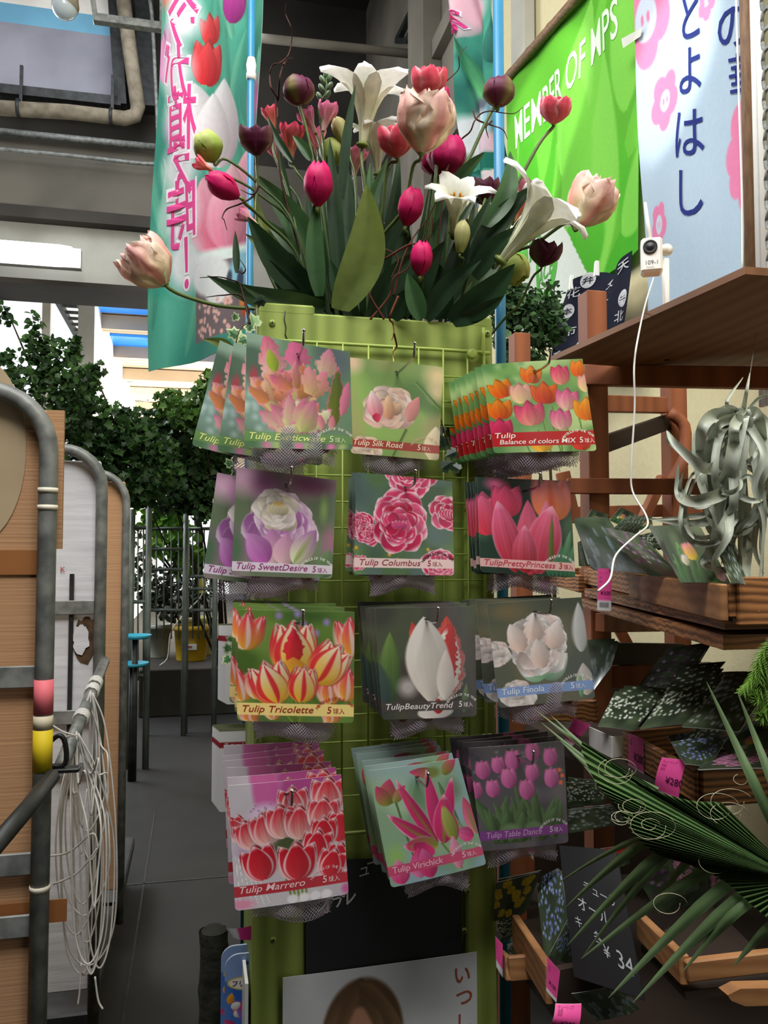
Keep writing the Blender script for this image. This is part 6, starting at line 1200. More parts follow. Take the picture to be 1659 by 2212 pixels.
# packets: small printed pictures
def pic_r(kind, n, seed):
    p = Pic(n, n, (58, 70, 52), seed); p.clouds([(40, 50, 38), (78, 92, 66)], 4); r = p.rng
    if kind == 'muscari':
        for i in range(26): p.petal(r.uniform(0, 1), r.uniform(.3, 1.1), r.uniform(-12, 12), .2, .05, (96, 110, 110), (126, 140, 146))
    if kind == 'white':
        for i in range(90): p.blob(r.uniform(.02, .98), r.uniform(.05, .75), .035, .03, ((214, 224, 200), (190, 206, 180), (232, 236, 226))[i % 3], .5)
    if kind == 'grey':
        for i in range(60): p.blob(r.uniform(.02, .98), r.uniform(0, .9), .04, .06, ((150, 160, 160), (120, 128, 124), (178, 184, 186))[i % 3], .5, .8)
    if kind == 'blue':
        for i in range(90): p.blob(r.uniform(.02, .98), r.uniform(.02, .8), .035, .035, ((120, 136, 190), (150, 164, 206), (90, 104, 160))[i % 3], .5)
    if kind == 'yellow':
        for i in range(16): p.double(r.uniform(.05, .95), r.uniform(.05, .9), .13, [(240, 206, 50), (226, 186, 30)], None, 6, 2, 0, .9)
    if kind == 'pink':
        for i in range(22):
            x, y = r.uniform(.05, .95), r.uniform(.05, .9)
            for k in range(6): p.petal(x, y, 60 * k, .1, .035, (176, 90, 140), (236, 190, 214))
            p.blob(x, y, .02, .02, (60, 20, 50), .5)
    if kind == 'tulip':
        for i in range(14): p.petal(r.uniform(0, 1), 1.05, r.uniform(-30, 30), r.uniform(.4, .9), .06, (60, 100, 56), (96, 140, 84))
        p.tulip(.5, .62, .34, -8, (240, 206, 60), (206, 130, 140), None, .1); p.tulip(.86, .95, .26, 4, (226, 170, 170), (222, 190, 186), None, .1); p.tulip(.3, .7, .2, 6, (220, 210, 180), (226, 214, 206), None, .1)
    if kind == 'allium':
        for i in range(50): p.blob(r.uniform(.1, .9), r.uniform(.05, .7), .05, .05, ((92, 60, 92), (120, 90, 116), (70, 44, 70), (150, 130, 146))[i % 4], .6)
    if kind == 'red':
        for i in range(12): p.tulip(r.uniform(.05, .95), r.uniform(.3, 1), .2, 0, (196, 50, 30), (226, 90, 40), None, .6)
        p.band(.0, .25, (170, 30, 36), 1)
    return p
PR = {k: pic_r(k, 44, 80 + i) for i, k in enumerate(('muscari', 'white', 'grey', 'blue', 'yellow', 'pink', 'tulip', 'allium', 'red'))}
WORDS = dict(muscari='grey bud clusters', white='white starry flowers', grey='pale grey flowers', blue='blue flower spikes', yellow='yellow daffodils', pink='pink daisies', tulip='green leaves and striped tulips', allium='dark purple alliums', red='red tulips')
def rpacket(kind, quad, Zs, label, group):
    Zs = Zs if hasattr(Zs, '__len__') else [Zs] * 4; c = [P(x, y, z) for (x, y), z in zip(quad, Zs)]; S = patch(*c, 1., .002); m = MB(); sheet(m, S, PR[kind], .0012, (200, 202, 200), .04); o = obj('bulb_packet', m, M_PRINT); tag(o, label, 'bulb packet', group); return o
def leanrow(kind, n, q0, q1, Z0, Z1, words, group, jit=2):
    """n packets standing one behind the other from quad q0 (nearest) to q1"""
    r_ = random.Random(n * 7 + int(q0[0][0]))
    for k in range(n):
        f = k / max(1, n - 1); quad = [(a[0] + (b[0] - a[0]) * f + r_.uniform(-jit, jit), a[1] + (b[1] - a[1]) * f + r_.uniform(-jit, jit)) for a, b in zip(q0, q1)]; Z = [z0 + (z1 - z0) * f for z0, z1 in zip(Z0, Z1)]
        rpacket(kind, quad, Z, f'{ORD[k]} packet of {WORDS[kind]} {words}', group)
# ---- upper crate
zr = 1.409; f0, n0 = PH(1255, 1226, zr), PH(1582, 1263, zr); uc = thing('crate', 'upper scorched cedar crate with a clean overlaid board', 'crate', (f0.x + .2, (f0.y + n0.y) / 2, 1.364)); hb = .043
dn = Vector((0, 0, -hb / 2)); bar(f0 + dn, n0 + dn, .012, hb, M_SCORCH, 'side_board', uc); g0, g1 = f0.lerp(n0, .56), n0; off = Vector((-.012, 0, -.002)); bar(g0 + dn + off, g1 + dn + off, .01, hb + .006, M_CEDAR, 'overlaid_board', uc)
e0, e1 = n0 + Vector((.5, -.0, 0)), f0 + Vector((.45, 0, 0)); bar(n0 + dn + Vector((.004, 0, 0)), e0 + dn, .012, hb + .02, M_SCORCH, 'end_board', uc); bar(f0 + dn, e1 + dn, .012, hb, M_SCORCH, 'end_board', uc)
m = MB(); m.poly([f0 + dn * 2, n0 + dn * 2, e0 + dn * 2, e1 + dn * 2], .006, (0, 0, 1)); obj('bottom', m, M_DARKW, uc)
q0, q1 = P(1180, 1243, 2.45), P(1256, 1262, 2.2); m = MB(); m.bar(q0, q1, .015, .045); m2 = q0 + Vector((.3, 0, 0)); m.bar(q0, m2, .015, .045); tag(obj('crate', m, M_SCORCH), 'small scorched crate behind the pink tulip packets', 'crate')
GU = 'packets in the upper crate'
leanrow('tulip', 4, [(1424, 1142), (1516, 1140), (1580, 1262), (1470, 1258)], [(1400, 1136), (1500, 1134), (1566, 1246), (1460, 1240)], (1.28, 1.25, 1.1, 1.15), (1.4, 1.38, 1.25, 1.3), 'in the upper crate', GU)
leanrow('muscari', 3, [(1240, 1126), (1302, 1126), (1400, 1240), (1278, 1230)], [(1240, 1118), (1310, 1118), (1390, 1225), (1272, 1220)], (1.75, 1.7, 1.5, 1.65), (1.85, 1.8, 1.62, 1.75), 'at the far end of the upper crate', GU)
leanrow('allium', 3, [(1310, 1150), (1396, 1172), (1480, 1250), (1400, 1244)], [(1306, 1140), (1390, 1158), (1466, 1236), (1386, 1230)], (1.5, 1.45, 1.3, 1.4), (1.6, 1.55, 1.42, 1.5), 'in the middle of the upper crate', GU)
leanrow('grey', 5, [(1318, 1148), (1352, 1116), (1370, 1116), (1340, 1150)], [(1352, 1152), (1380, 1112), (1400, 1120), (1376, 1156)], (1.66,) * 4, (1.72,) * 4, 'on edge behind the upper crate', GU, 3)
leanrow('white', 4, [(1376, 1160), (1420, 1146), (1450, 1170), (1420, 1190)], [(1420, 1152), (1466, 1150), (1490, 1180), (1440, 1190)], (1.5,) * 4, (1.52,) * 4, 'lying in the upper crate', GU, 5)
for k, (qd, kd) in enumerate((([(1278, 1100), (1316, 1112), (1296, 1150), (1262, 1130)], 'tulip'), ([(1340, 1096), (1372, 1110), (1350, 1140), (1316, 1124)], 'tulip'), ([(1376, 1120), (1408, 1114), (1410, 1140), (1384, 1146)], 'tulip'), ([(1408, 1136), (1436, 1136), (1446, 1150), (1410, 1152)], 'tulip'))): rpacket(kd, qd, 1.9, f'{ORD[k]} green packet sticking up along the rear of the upper crate', GU)
leanrow('grey', 3, [(1530, 1150), (1566, 1150), (1612, 1262), (1582, 1262)], [(1540, 1140), (1576, 1142), (1620, 1250), (1590, 1250)], (1.16, 1.14, 1.04, 1.06), (1.26, 1.24, 1.12, 1.14), 'in net at the near end of the upper crate', GU)
leanrow('allium', 3, [(1256, 1178), (1300, 1160), (1320, 1226), (1262, 1224)], [(1246, 1170), (1284, 1150), (1300, 1220), (1250, 1222)], (1.9,) * 4, (2.0,) * 4, 'behind the big pink tulip packet', GU)
# ---- middle tier
GM = 'packets heaped on the middle tier'
leanrow('white', 3, [(1330, 1495), (1430, 1500), (1370, 1578), (1290, 1570)], [(1350, 1480), (1450, 1488), (1400, 1560), (1320, 1555)], (1.55, 1.55, 1.42, 1.42), (1.66, 1.66, 1.55, 1.55), 'heaped before the white tray', GM)
leanrow('white', 4, [(1450, 1485), (1560, 1470), (1490, 1560), (1380, 1575)], [(1470, 1440), (1570, 1430), (1500, 1510), (1410, 1530)], (1.5, 1.5, 1.38, 1.38), (1.8, 1.8, 1.66, 1.66), 'in the middle tier heap', GM, 4)
leanrow('grey', 4, [(1540, 1500), (1660, 1480), (1600, 1580), (1470, 1570)], [(1560, 1455), (1670, 1450), (1610, 1540), (1500, 1530)], (1.42, 1.42, 1.3, 1.3), (1.7, 1.7, 1.55, 1.55), 'behind the middle crate', GM, 4)
leanrow('allium', 4, [(1400, 1460), (1500, 1440), (1450, 1500), (1350, 1520)], [(1440, 1400), (1540, 1390), (1500, 1450), (1390, 1470)], (1.8, 1.8, 1.7, 1.7), (2.05, 2.05, 1.95, 1.95), 'on the dark back of the middle tier', GM, 4)
leanrow('muscari', 3, [(1262, 1392), (1336, 1386), (1322, 1440), (1276, 1500)], [(1256, 1384), (1330, 1380), (1320, 1430), (1272, 1480)], (1.9, 1.9, 1.8, 1.8), (2.0, 2.0, 1.9, 1.9), 'behind the creamy double tulip packet', GM)
leanrow('blue', 2, [(1450, 1600), (1570, 1590), (1530, 1660), (1478, 1650)], [(1440, 1590), (1560, 1576), (1540, 1640), (1470, 1640)], (1.36, 1.36, 1.26, 1.26), (1.44, 1.44, 1.36, 1.36), 'lying in the middle crate', GM)
leanrow('white', 2, [(1480, 1590), (1560, 1530), (1600, 1560), (1510, 1620)], [(1500, 1570), (1580, 1520), (1620, 1550), (1530, 1600)], (1.4,) * 4, (1.46,) * 4, 'leaning in the middle crate', GM)
leanrow('pink', 2, [(1520, 1648), (1670, 1610), (1690, 1660), (1505, 1664)], [(1520, 1640), (1670, 1600), (1690, 1650), (1505, 1660)], (1.28, 1.28, 1.2, 1.22), (1.33, 1.33, 1.26, 1.28), 'at the near edge of the middle crate', GM)
leanrow('tulip', 2, [(1560, 1610), (1680, 1540), (1690, 1610), (1580, 1645)], [(1560, 1595), (1680, 1530), (1690, 1600), (1580, 1630)], (1.34, 1.34, 1.28, 1.28), (1.4,) * 4, 'lying high in the middle crate', GM)
t = thing('white_tray', 'white plastic tray under the white flower packets', 'tray', P(1310, 1626, 1.5)); m = MB(); a, b, c, d = P(1272, 1570, 1.5), P(1322, 1592, 1.42), P(1346, 1588, 1.46), P(1346, 1588, 1.7); dz = Vector((0, 0, -.036)); m.poly([a, b, b + dz, a + dz], .003, (-1, -.5, 0)); m.poly([b, c, c + dz, b + dz], .003, (0, -1, 0)); obj('tray_wall', m, M_WHITEP, t)
zc = P(1352, 1580, 1.6).z; c0, c1 = PH(1350, 1580, zc), PH(1511, 1664, zc); mc = thing('crate', 'middle cedar crate with two pink price tags on its side', 'crate', (c1.x + .2, (c0.y + c1.y) / 2, zc - .055)); hb = .052; dn = Vector((0, 0, -hb / 2))
e1 = c1 + Vector((.42, .0, 0)); e0 = c0 + Vector((.4, .05, 0)); bar(c0 + dn, c1 + dn, .014, hb, M_SCORCH, 'side_board', mc); bar(c1 + dn, e1 + dn, .014, hb + .006, M_SCORCH, 'end_board', mc); bar(c0 + dn, e0 + dn, .014, hb, M_SCORCH, 'end_board', mc)
m = MB(); m.poly([c0 + dn * 2, c1 + dn * 2, e1 + dn * 2, e0 + dn * 2], .006, (0, 0, 1)); obj('bottom', m, M_DARKW, mc)
q0, q1 = P(1140, 1535, 2.1), P(1290, 1535, 2.0); m = MB(); m.bar(q0, q1, .02, .05); m.bar(q0 + Vector((0, .2, 0)), q1 + Vector((0, .2, 0)), .02, .05); tag(obj('crate', m, M_SCORCH), 'rear scorched crate under the creamy double tulip packet', 'crate')
# ---- price tags
M_PINK = vmat('tag_paper', .5, 0, .3, 0, .04)
def ptag(quad, Z, label, txt=None, ts=.32, white=.0, curl=0., tpos=(.35, .8), barcode=False, rot=0):
    Zs = Z if hasattr(Z, '__len__') else [Z] * 4; c = [P(x, y, z) for (x, y), z in zip(quad, Zs)]; asp = (c[0] - c[3]).length / (c[1] - c[0]).length; S = patch(*c, asp, .001, lambda x, t: curl * np.sin(math.pi * t)); m = MB(); X, Y = np.meshgrid(np.linspace(0, 1, 10), np.linspace(0, asp, 16))
    col = np.where((Y < asp * (1 - white))[..., None], L8(238, 84, 160), L8(226, 226, 228)); m.grid(S(X, Y), 0, col); m.grid(S(X, Y, -.0006)[:, ::-1], 0, L8(236, 236, 236))
    if txt: text_on(m, S, txt, tpos[0], tpos[1] * asp, ts, (70, 24, 60), bold=.004, lift=.0008, rot=rot)
    for k in range(3): text_on(m, S, ('チューリップ', '球根', '園芸')[k], .1, (.12 + .1 * k) * asp, .1, (160, 44, 110), lift=.0008)
    if barcode:
        for k in range(16): x = .15 + .042 * k; m.add(S(np.array([x, x + .02, x + .02, x]), np.array([.8, .8, .92, .92]) * asp, .0008), [[0, 1, 2, 3]], 0, L8(40, 40, 44))
    tag(obj('price_tag', m, M_PINK), label, 'price tag', 'pink price tags')
ptag([(1292, 1228), (1322, 1228), (1320, 1320), (1290, 1318)], 1.6, 'pink price tag with barcode on the upper crate', '¥300', .36, .26, 0, (.2, .62), True)
ptag([(1166, 1252), (1188, 1252), (1186, 1284), (1168, 1282)], 2.0, 'small pink price tag below the big pink tulip packet', '¥300', .3, .3)
ptag([(1358, 1584), (1390, 1596), (1390, 1672), (1357, 1652)], (1.56, 1.5, 1.5, 1.56), 'pink 280 price tag on the far side of the middle crate', '¥280', .34, 0, 0, (.4, .75))
ptag([(1430, 1636), (1484, 1642), (1466, 1728), (1414, 1706)], (1.34, 1.31, 1.31, 1.35), 'large curled pink 280 price tag at the middle crate corner', '¥280', .34, .04, .006, (.4, .66))
ptag([(1240, 1550), (1276, 1566), (1236, 1612), (1218, 1600)], 1.5, 'tilted pink price tag beside the white tray', '¥280', .34, .1, 0, (.3, .7))
ptag([(1126, 1526), (1138, 1526), (1142, 1560), (1134, 1552)], 1.9, 'pink tag sliver under the creamy double tulip packet', None, .3, .5)
ptag([(1132, 1820), (1154, 1818), (1152, 1858), (1146, 1850)], 1.75, 'pink tag corner under the mauve tulip packet', None, .3, .4)
# ---- lower tier
GL = 'packets on the lower tier'
leanrow('white', 2, [(1225, 1690), (1300, 1695), (1310, 1735), (1228, 1745)], [(1230, 1680), (1300, 1685), (1310, 1725), (1230, 1735)], (1.6,) * 4, (1.68,) * 4, 'behind the palm frond', GL)
leanrow('grey', 2, [(1226, 1750), (1330, 1740), (1350, 1780), (1230, 1800)], [(1230, 1745), (1330, 1735), (1350, 1775), (1230, 1790)], (1.55,) * 4, (1.6,) * 4, 'under the palm frond', GL)
leanrow('red', 2, [(1255, 1842), (1345, 1830), (1350, 1872), (1290, 1880)], [(1265, 1838), (1355, 1826), (1360, 1868), (1300, 1876)], (1.5,) * 4, (1.55,) * 4, 'behind the black chalk sign', GL)
leanrow('yellow', 3, [(1072, 1906), (1164, 1884), (1130, 1976), (1066, 1990)], [(1080, 1896), (1170, 1878), (1140, 1966), (1070, 1980)], (1.62,) * 4, (1.72,) * 4, 'beside the stand', GL)
leanrow('blue', 4, [(1160, 1930), (1212, 1880), (1232, 2010), (1176, 2078)], [(1166, 1896), (1206, 1876), (1226, 1990), (1190, 2050)], (1.5, 1.5, 1.42, 1.42), (1.62, 1.62, 1.55, 1.55), 'in the slanting plank crate', GL)
leanrow('blue', 2, [(1230, 1980), (1262, 1978), (1210, 2080), (1186, 2060)], [(1236, 1976), (1268, 1974), (1250, 2090), (1200, 2070)], (1.4,) * 4, (1.46,) * 4, 'before the black chalk sign', GL)
leanrow('white', 2, [(1074, 1996), (1118, 1990), (1112, 2020), (1080, 2040)], [(1078, 1986), (1122, 1980), (1116, 2010), (1084, 2030)], (1.6,) * 4, (1.66,) * 4, 'low beside the stand', GL)
leanrow('grey', 2, [(1096, 2040), (1142, 2030), (1150, 2064), (1098, 2068)], [(1100, 2034), (1146, 2024), (1154, 2058), (1102, 2062)], (1.56,) * 4, (1.6,) * 4, 'in the small front box', GL)
leanrow('allium', 4, [(1370, 1880), (1500, 1840), (1520, 1900), (1420, 1980)], [(1460, 1850), (1560, 1830), (1580, 1900), (1480, 1960)], (1.5,) * 4, (1.6,) * 4, 'behind the palm fingers', GL, 5)
leanrow('pink', 2, [(1440, 1850), (1500, 1840), (1510, 1920), (1460, 1940)], [(1530, 1880), (1560, 1876), (1570, 1930), (1530, 1936)], (1.46,) * 4, (1.5,) * 4, 'glimpsed between the palm fingers', GL)
leanrow('muscari', 2, [(1236, 2146), (1330, 2130), (1372, 2186), (1290, 2206)], [(1246, 2140), (1340, 2124), (1382, 2180), (1300, 2200)], (1.3,) * 4, (1.36,) * 4, 'at the very bottom by the pink tag', GL)
a, b = P(1114, 1976, 1.56), P(1188, 2086, 1.34); t = thing('crate', 'slanting plank crate of blue flower packets by the stand', 'crate', (a + b) / 2 + Vector((.1, 0, -.08))); bar(a + Vector((0, 0, -.03)), b + Vector((0, 0, -.03)), .014, .06, M_CEDAR, 'side_board', t); bar(b + Vector((0, 0, -.035)), P(1310, 2110, 1.34), .014, .06, M_DARKW, 'end_board', t)
a, b = P(1085, 2060, 1.52), P(1096, 2070, 1.46); t = thing('crate', 'small pale front box at the foot of the slanting crate', 'crate', P(1130, 2115, 1.5)); bar(P(1086, 2078, 1.56), P(1098, 2092, 1.47), .01, .04, M_CEDAR, 'side_board', t); bar(P(1098, 2092, 1.47), P(1182, 2085, 1.47), .01, .042, M_CEDAR, 'end_board', t)
c0, c1, c2 = P(1384, 2000, 1.35), P(1480, 2096, 1.16), P(1700, 2070, 1.16); t = thing('crate', 'lower right cedar crate behind the palm fingers', 'crate', (c1 + c2) / 2 + Vector((0, 0, -.05))); bar(c0, c1, .014, .04, M_CEDAR, 'side_board', t); bar(c1, c2, .014, .028, M_CEDAR, 'end_board', t); m = MB(); m.poly([c0 + Vector((0, 0, -.03)), c1 + Vector((0, 0, -.03)), c2 + Vector((0, 0, -.03)), c2 + Vector((.05, .25, -.03))], .01, (0, 0, 1)); obj('bottom', m, M_DARKW, t)
m = MB(); m.poly([P(x, y, 1.1) for x, y in ((1572, 2150), (1600, 2136), (1680, 2134), (1680, 2172), (1610, 2174), (1580, 2162))], .02, (0, -1, 0)); tag(obj('wood_offcut', m, M_CEDAR), 'pale wood offcut at the bottom right corner', 'wood')
ptag([(1070, 2022), (1086, 2040), (1086, 2112), (1072, 2088)], 1.5, 'pink price tag on the small front box', None, .3, .25)
ptag([(1182, 2066), (1210, 2098), (1202, 2166), (1180, 2140)], 1.3, 'pink price tag at the corner of the slanting crate', '¥100', .3, .12, 0, (.2, .7))
ptag([(1200, 2168), (1256, 2168), (1240, 2230), (1182, 2216)], 1.22, 'curled pink price tag at the bottom edge of the shelves', '¥280', .26, 0, .012, (.3, .7))
# black sign with chalk writing
Q = [P(1208, 1826, 1.42), P(1330, 1836, 1.36), P(1392, 2160, 1.2), P(1240, 2110, 1.28)]; S = patch(*Q, 1.8); m = MB(); X, Y = np.meshgrid(np.linspace(0, 1, 6), np.linspace(0, 1.8, 8)); m.grid(S(X, Y), 0); m.grid(S(X, Y, -.004)[:, ::-1], 0); sg = obj('chalk_sign', m, M_BLACKP); tag(sg, 'tilted black chalk sign among the lower packets', 'sign')
m = MB()
for s_, x, y, sz in (('オール', .2, .86, .21), ('チューリ', .34, .6, .16), ('キ', .12, 1.1, .16), ('各', .4, 1.25, .16), ('¥', .52, 1.42, .22), ('34', .7, 1.5, .3)): text_on(m, S, s_, x, y, sz, (160, 164, 168), lift=.001, slope=.35, squeeze=.8)
obj('chalk_writing', m, M_PAINT, sg)

# ---------------------------------------------------------------- camera, cable, plants on the right
q = P(1407, 556, 2.05); t = thing('security_camera', 'white box camera with a round lens on a white stem', 'camera', P(1437, 690, 2.1)); M_ = Matrix.Rotation(R(-28), 3, 'Z')
m = MB(); m.box(q, (.052, .05, .088), M_, 0, None, .006); obj('body', m, M_WHITEP, t); fr = q + M_ @ Vector((-.004, -.026, .018)); m = MB(); m.lathe(fr, [(.0175, 0), (.0175, .003), (.015, .004), (.0125, .002), (.0085, .0045), (0, .005)], 24, 0, None, M_ @ Vector((0, -1, 0))); obj('lens', m, M_BLACKP, t)
m = MB(); m.tube([q + M_ @ Vector((.0, .015, .04)), q + M_ @ Vector((-.012, .015, .15))], [.006, .0035], 10); obj('antenna', m, M_WHITEP, t)
S = flat(q + M_ @ Vector((0, -.0258, 0)), M_ @ Vector((1, 0, 0)), (0, 0, 1), M_ @ Vector((0, -1, 0))); m = MB(); text_on(m, S, '109-1', -.018, .026, .015, (90, 90, 94), lift=.0004); text_on(m, S, 'Camera', -.014, .035, .006, (120, 120, 124), lift=.0004); obj('lettering', m, M_PAINT, t)
m = MB(); s0 = P(1440, 540, 2.1); m.tube([P(1422, 538, 2.08), s0], .012, 10); m.ball(s0, .016, 12, 8); obj('bracket', m, M_WHITEP, t); m = MB(); s1 = P(1437, 560, 2.1); m.tube([s1, Vector((s1.x, s1.y, zP))], [.01, .008], 12); m.lathe((s1.x, s1.y, zP), [(.03, 0), (.03, .006), (.01, .01)], 16); obj('stem', m, M_WHITEP, t)
m = MB(); m.tube(bez([P(1412, 600, 2.03), P(1396, 650, 1.9), P(1380, 720, 1.5), P(1370, 790, 1.45), P(1371, 880, 1.45), P(1364, 1000, 1.45), P(1366, 1060, 1.45), P(1394, 1110, 1.42), P(1398, 1136, 1.4), P(1370, 1160, 1.3), P(1330, 1200, 1.26), P(1318, 1250, 1.22), P(1292, 1277, 1.2)], 80), .0017, 8); tag(obj('cable', m, M_WHITEP), 'white camera cable dangling down to the upper crate', 'cable')
# curly silver air plant
t = thing('air_plant', 'large silver grey air plant with curling leaves hanging at the right', 'plant', P(1606, 900, 1.15)); r_ = random.Random(12); c0 = P(1606, 905, 1.15)
def ribbon(pts, w, lab='curled_leaf', col=((186, 192, 176), (150, 158, 142)), n=36, face=None):
    p = bez(pts, n); k = len(p); V = []; Cc = []
    for i in range(k):
        d = (p[min(i + 1, k - 1)] - p[max(i - 1, 0)]).normalized(); vw = (p[i] - CAMP).normalized(); s_ = d.cross(vw); s_ = s_.normalized() if s_.length > .05 else d.orthogonal().normalized(); nn = s_.cross(d); tw = .4 * math.sin(i / k * 5 + w * 900); s_ = s_ * math.cos(tw) + nn * math.sin(tw); f = i / (k - 1); ww = w * (1 - f) ** .7 * .5 + .0004
        for j in (-1, -.5, 0, .5, 1): V.append(p[i] + s_ * ww * j - nn * ww * .5 * j * j); Cc.append(np.array(L8(*col[0])) * (1 - .5 * f) + np.array(L8(*col[1])) * .5 * f)
    return MB().grid(np.array([tuple(q) for q in V]).reshape(k, 5, 3), 0, np.array(Cc).reshape(k, 5, 3))
PATHS = [[(1600, 900), (1560, 905), (1525, 950), (1520, 1030), (1540, 1120), (1560, 1180)], [(1600, 900), (1550, 920), (1535, 990), (1560, 1060), (1600, 1050), (1590, 1000)], [(1610, 900), (1580, 960), (1570, 1060), (1585, 1160), (1570, 1230)], [(1610, 900), (1600, 1000), (1610, 1120), (1600, 1240)], [(1615, 900), (1630, 980), (1640, 1080), (1630, 1180), (1650, 1240)], [(1615, 890), (1650, 920), (1655, 1000), (1640, 1060), (1660, 1120)], [(1605, 890), (1585, 930), (1600, 990), (1640, 990), (1650, 950)],
 [(1600, 895), (1555, 940), (1545, 1040), (1575, 1110), (1560, 1150), (1500, 1160), (1480, 1110), (1500, 1040), (1530, 1010)], [(1600, 900), (1580, 1000), (1560, 1100), (1610, 1130), (1640, 1080), (1620, 1030), (1590, 1040)], [(1600, 890), (1570, 870), (1605, 815)], [(1605, 890), (1612, 850), (1620, 805)], [(1615, 890), (1640, 860), (1670, 850)], [(1600, 900), (1545, 960), (1530, 1080), (1550, 1140), (1610, 1150), (1640, 1110)], [(1590, 920), (1570, 980), (1545, 1110), (1480, 1130), (1400, 1120)], [(1600, 950), (1560, 1060), (1545, 1170), (1520, 1220), (1590, 1230)], [(1620, 920), (1650, 980), (1630, 1050), (1650, 1130), (1640, 1260)],
 [(1590, 1100), (1560, 1150), (1530, 1200), (1548, 1240)], [(1610, 1100), (1620, 1180), (1600, 1250), (1640, 1320)], [(1600, 1050), (1540, 1080), (1500, 1090), (1470, 1060), (1476, 1020)], [(1580, 900), (1540, 900), (1516, 930), (1512, 990), (1530, 1060)], [(1620, 1000), (1660, 1040), (1650, 1100), (1600, 1140), (1570, 1200)], [(1570, 1000), (1520, 1010), (1460, 960), (1440, 930)], [(1600, 900), (1570, 950), (1560, 1010), (1580, 1070), (1630, 1080), (1655, 1050)]]
for i, pa in enumerate(PATHS + [[(x + r_.uniform(-16, 16), y + r_.uniform(-22, 14)) for x, y in q] for q in PATHS if len(q) > 3]): obj('curled_leaf', ribbon([P(x, y, 1.15 + r_.uniform(-.05, .05) - (.03 if k else 0)) for k, (x, y) in enumerate(pa)], .019 * r_.uniform(.6, 1.2) if len(pa) > 3 else .007), M_LEAF, t)
m = MB(); m.tube([c0, PH(1634, 716, zP - .014)], .0006, 5); obj('hanging_wire', m, M_STEEL, t)
# conifer sprig
t = thing('conifer_branch', 'bright lime green conifer branch at the right edge', 'plant', P(1690, 1400, 1.05)); M_CON = M_LEAF
for k, pa in enumerate(([(1690, 1370), (1650, 1410), (1625, 1470), (1608, 1495)], [(1690, 1400), (1655, 1450), (1640, 1510), (1628, 1502)], [(1690, 1430), (1665, 1500), (1650, 1550), (1645, 1545)], [(1700, 1380), (1670, 1400), (1646, 1440), (1640, 1470)])):
    p = bez([P(x, y, 1.05) for x, y in pa], 40); m = MB(); m.tube(p, .0012, 5, 0, L8(96, 120, 50))
    for i, q in enumerate(p):
        d = (p[min(i + 1, len(p) - 1)] - p[max(i - 1, 0)]).normalized(); o1 = d.orthogonal().normalized(); o2 = d.cross(o1)
        for j in range(5): a = j * 1.257 + i; e = q + (o1 * math.cos(a) + o2 * math.sin(a)) * .009 + d * .009; m.tube([q, e], [.0011, .0003], 4, 0, L8(120, 164, 60))
    obj('sprig', m, M_CON, t)
m = MB(); m.tube([P(1692, 1380, 1.05), P(1720, 1420, 1.05), Vector((*P(1730, 1420, 1.05).xy, 0))], .006, 8, 0, L8(70, 60, 44)); obj('stem', m, M_TWIG, t)
# fan palm
hub = P(1730, 1905, .92); t = thing('fan_palm_leaf', 'large fan palm leaf with split drooping fingers at the lower right', 'plant', hub); Mf = M_LEAF
FING = [  # base px,py,Z  tip px,py,Z  width m
 (1420, 1708, 1.05, 1152, 1530, 1.3, .010), (1410, 1720, 1.05, 1190, 1545, 1.28, .011), (1390, 1712, 1.06, 1168, 1560, 1.27, .009), (1380, 1722, 1.06, 1210, 1600, 1.22, .011), (1370, 1722, 1.06, 1236, 1628, 1.2, .011), (1376, 1748, 1.05, 1262, 1655, 1.16, .012), (1400, 1700, 1.06, 1215, 1572, 1.24, .010),
 (1296, 1688, 1.09, 1393, 1814, 1.03, .013), (1680, 1800, .93, 1526, 1472, .98, .0125), (1700, 1770, .92, 1593, 1494, .96, .0115), (1720, 1760, .9, 1668, 1560, .92, .012),
 (1420, 1800, 1.02, 1198, 1912, 1.2, .008), (1440, 1790, 1.02, 1220, 1962, 1.15, .014), (1470, 1812, 1.01, 1224, 2044, 1.12, .015), (1465, 1825, 1.01, 1258, 2068, 1.12, .011), (1520, 1830, 1.0, 1400, 1972, 1.06, .010), (1575, 1855, .99, 1254, 2072, 1.1, .014), (1610, 1880, .98, 1314, 2156, 1.04, .016), (1640, 1905, .97, 1367, 2166, 1.02, .015), (1630, 1940, .96, 1474, 2100, 1.0, .013), (1690, 1990, .94, 1584, 2088, .97, .013), (1640, 1930, .97, 1400, 2130, 1.03, .010)]
for i, (bx, by, bz, x, y, z, w) in enumerate(FING):
    dn_ = 18 if by < 1690 or i < 8 else (0 if y < 1700 else -16)
    pts = [P(bx, by, bz), P(bx + (x - bx) * .3, by + (y - by) * .3 + dn_ * .7 * (0 if i == 7 else 1), bz + (z - bz) * .3 - .01), P(bx + (x - bx) * .65, by + (y - by) * .65 + dn_ * .6 * (0 if i == 7 else 1), bz + (z - bz) * .65), P(x, y, z)]
    p = bez(pts, 40); kk = len(p); V = []; Cc = []
    for q_i, q in enumerate(p):
        f = q_i / (kk - 1); d = (p[min(q_i + 1, kk - 1)] - p[max(q_i - 1, 0)]).normalized(); s_ = d.cross((q - CAMP).normalized()).normalized(); nn = s_.cross(d); ww = w * (.9 if f < .35 else .9 * (1 - (f - .35) / .65) ** .8 + .03) * .5
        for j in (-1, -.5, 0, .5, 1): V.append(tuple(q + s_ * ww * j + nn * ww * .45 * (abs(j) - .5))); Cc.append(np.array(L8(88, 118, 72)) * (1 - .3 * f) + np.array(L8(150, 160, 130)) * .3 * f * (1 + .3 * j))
    obj('leaf_finger', MB().grid(np.array(V).reshape(kk, 5, 3), 0, np.array(Cc).reshape(kk, 5, 3)), Mf, t)
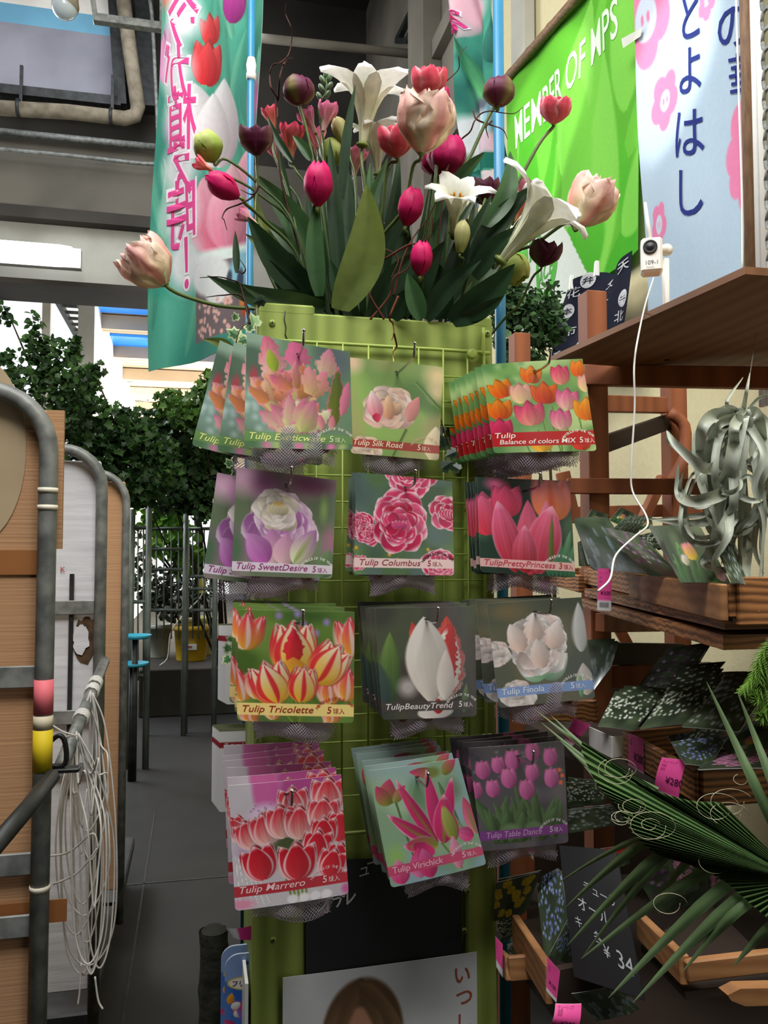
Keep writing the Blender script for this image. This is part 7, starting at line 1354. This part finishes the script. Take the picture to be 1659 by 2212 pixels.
m = MB(); m.tube(bez([hub, hub + Vector((.06, 0, -.06)), Vector((hub.x + .12, hub.y, .4)), Vector((hub.x + .13, hub.y, 0))], 16), .008, 8, 0, L8(84, 110, 60)); obj('leaf_stalk', m, M_LEAF, t)
V = []; Cc = []       # the undivided pleated middle of the fan
ang = np.linspace(0, 1, 41); rim = bez([P(1250, 1612, 1.13), P(1330, 1690, 1.05), P(1330, 1760, 1.03), P(1380, 1826, 1.02), P(1470, 1862, 1.0), P(1580, 1900, .97), P(1650, 1960, .93)], 40)[:41]
rim2 = bez([P(1330, 1668, 1.08), P(1440, 1735, 1.02), P(1500, 1800, 1.0), P(1600, 1800, .98), P(1690, 1810, .95)], 40)
fan = [P(1258, 1612, 1.15), P(1290, 1690, 1.09), P(1340, 1745, 1.06), P(1370, 1800, 1.04), P(1420, 1845, 1.03), P(1490, 1868, 1.01), P(1560, 1900, .99), P(1620, 1950, .96), P(1680, 2000, .93)]
fan = [P(1560, 1735, .99), P(1480, 1728, 1.02), P(1380, 1690, 1.07), P(1262, 1606, 1.15)] + fan[1:]; fan = bez(fan, 110)
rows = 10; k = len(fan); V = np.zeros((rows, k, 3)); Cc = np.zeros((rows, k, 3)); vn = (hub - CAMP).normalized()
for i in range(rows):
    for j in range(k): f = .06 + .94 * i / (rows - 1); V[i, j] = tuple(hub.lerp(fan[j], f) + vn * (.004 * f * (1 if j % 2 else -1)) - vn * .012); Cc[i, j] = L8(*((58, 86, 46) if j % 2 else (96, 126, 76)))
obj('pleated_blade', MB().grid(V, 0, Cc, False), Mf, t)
for i in range(16):
    x, y = r_.choice(((1320, 1670), (1380, 1790), (1395, 1780), (1390, 1800), (1550, 1850), (1600, 1880), (1480, 1880), (1640, 1920), (1560, 1740), (1450, 1960), (1520, 1990), (1610, 1700), (1360, 1760))); x += r_.uniform(-20, 20); y += r_.uniform(-20, 20); rd = r_.uniform(10, 34); m = MB(); m.tube(bez([P(x + rd * math.cos(a) * (1 + .1 * a), y + rd * math.sin(a) * .9, .97 + .003 * a) for a in np.linspace(0, r_.uniform(4, 10), 14)], 40), .00035, 4, 0, L8(196, 190, 160)); obj('curly_fibre', m, M_TWIG, t)
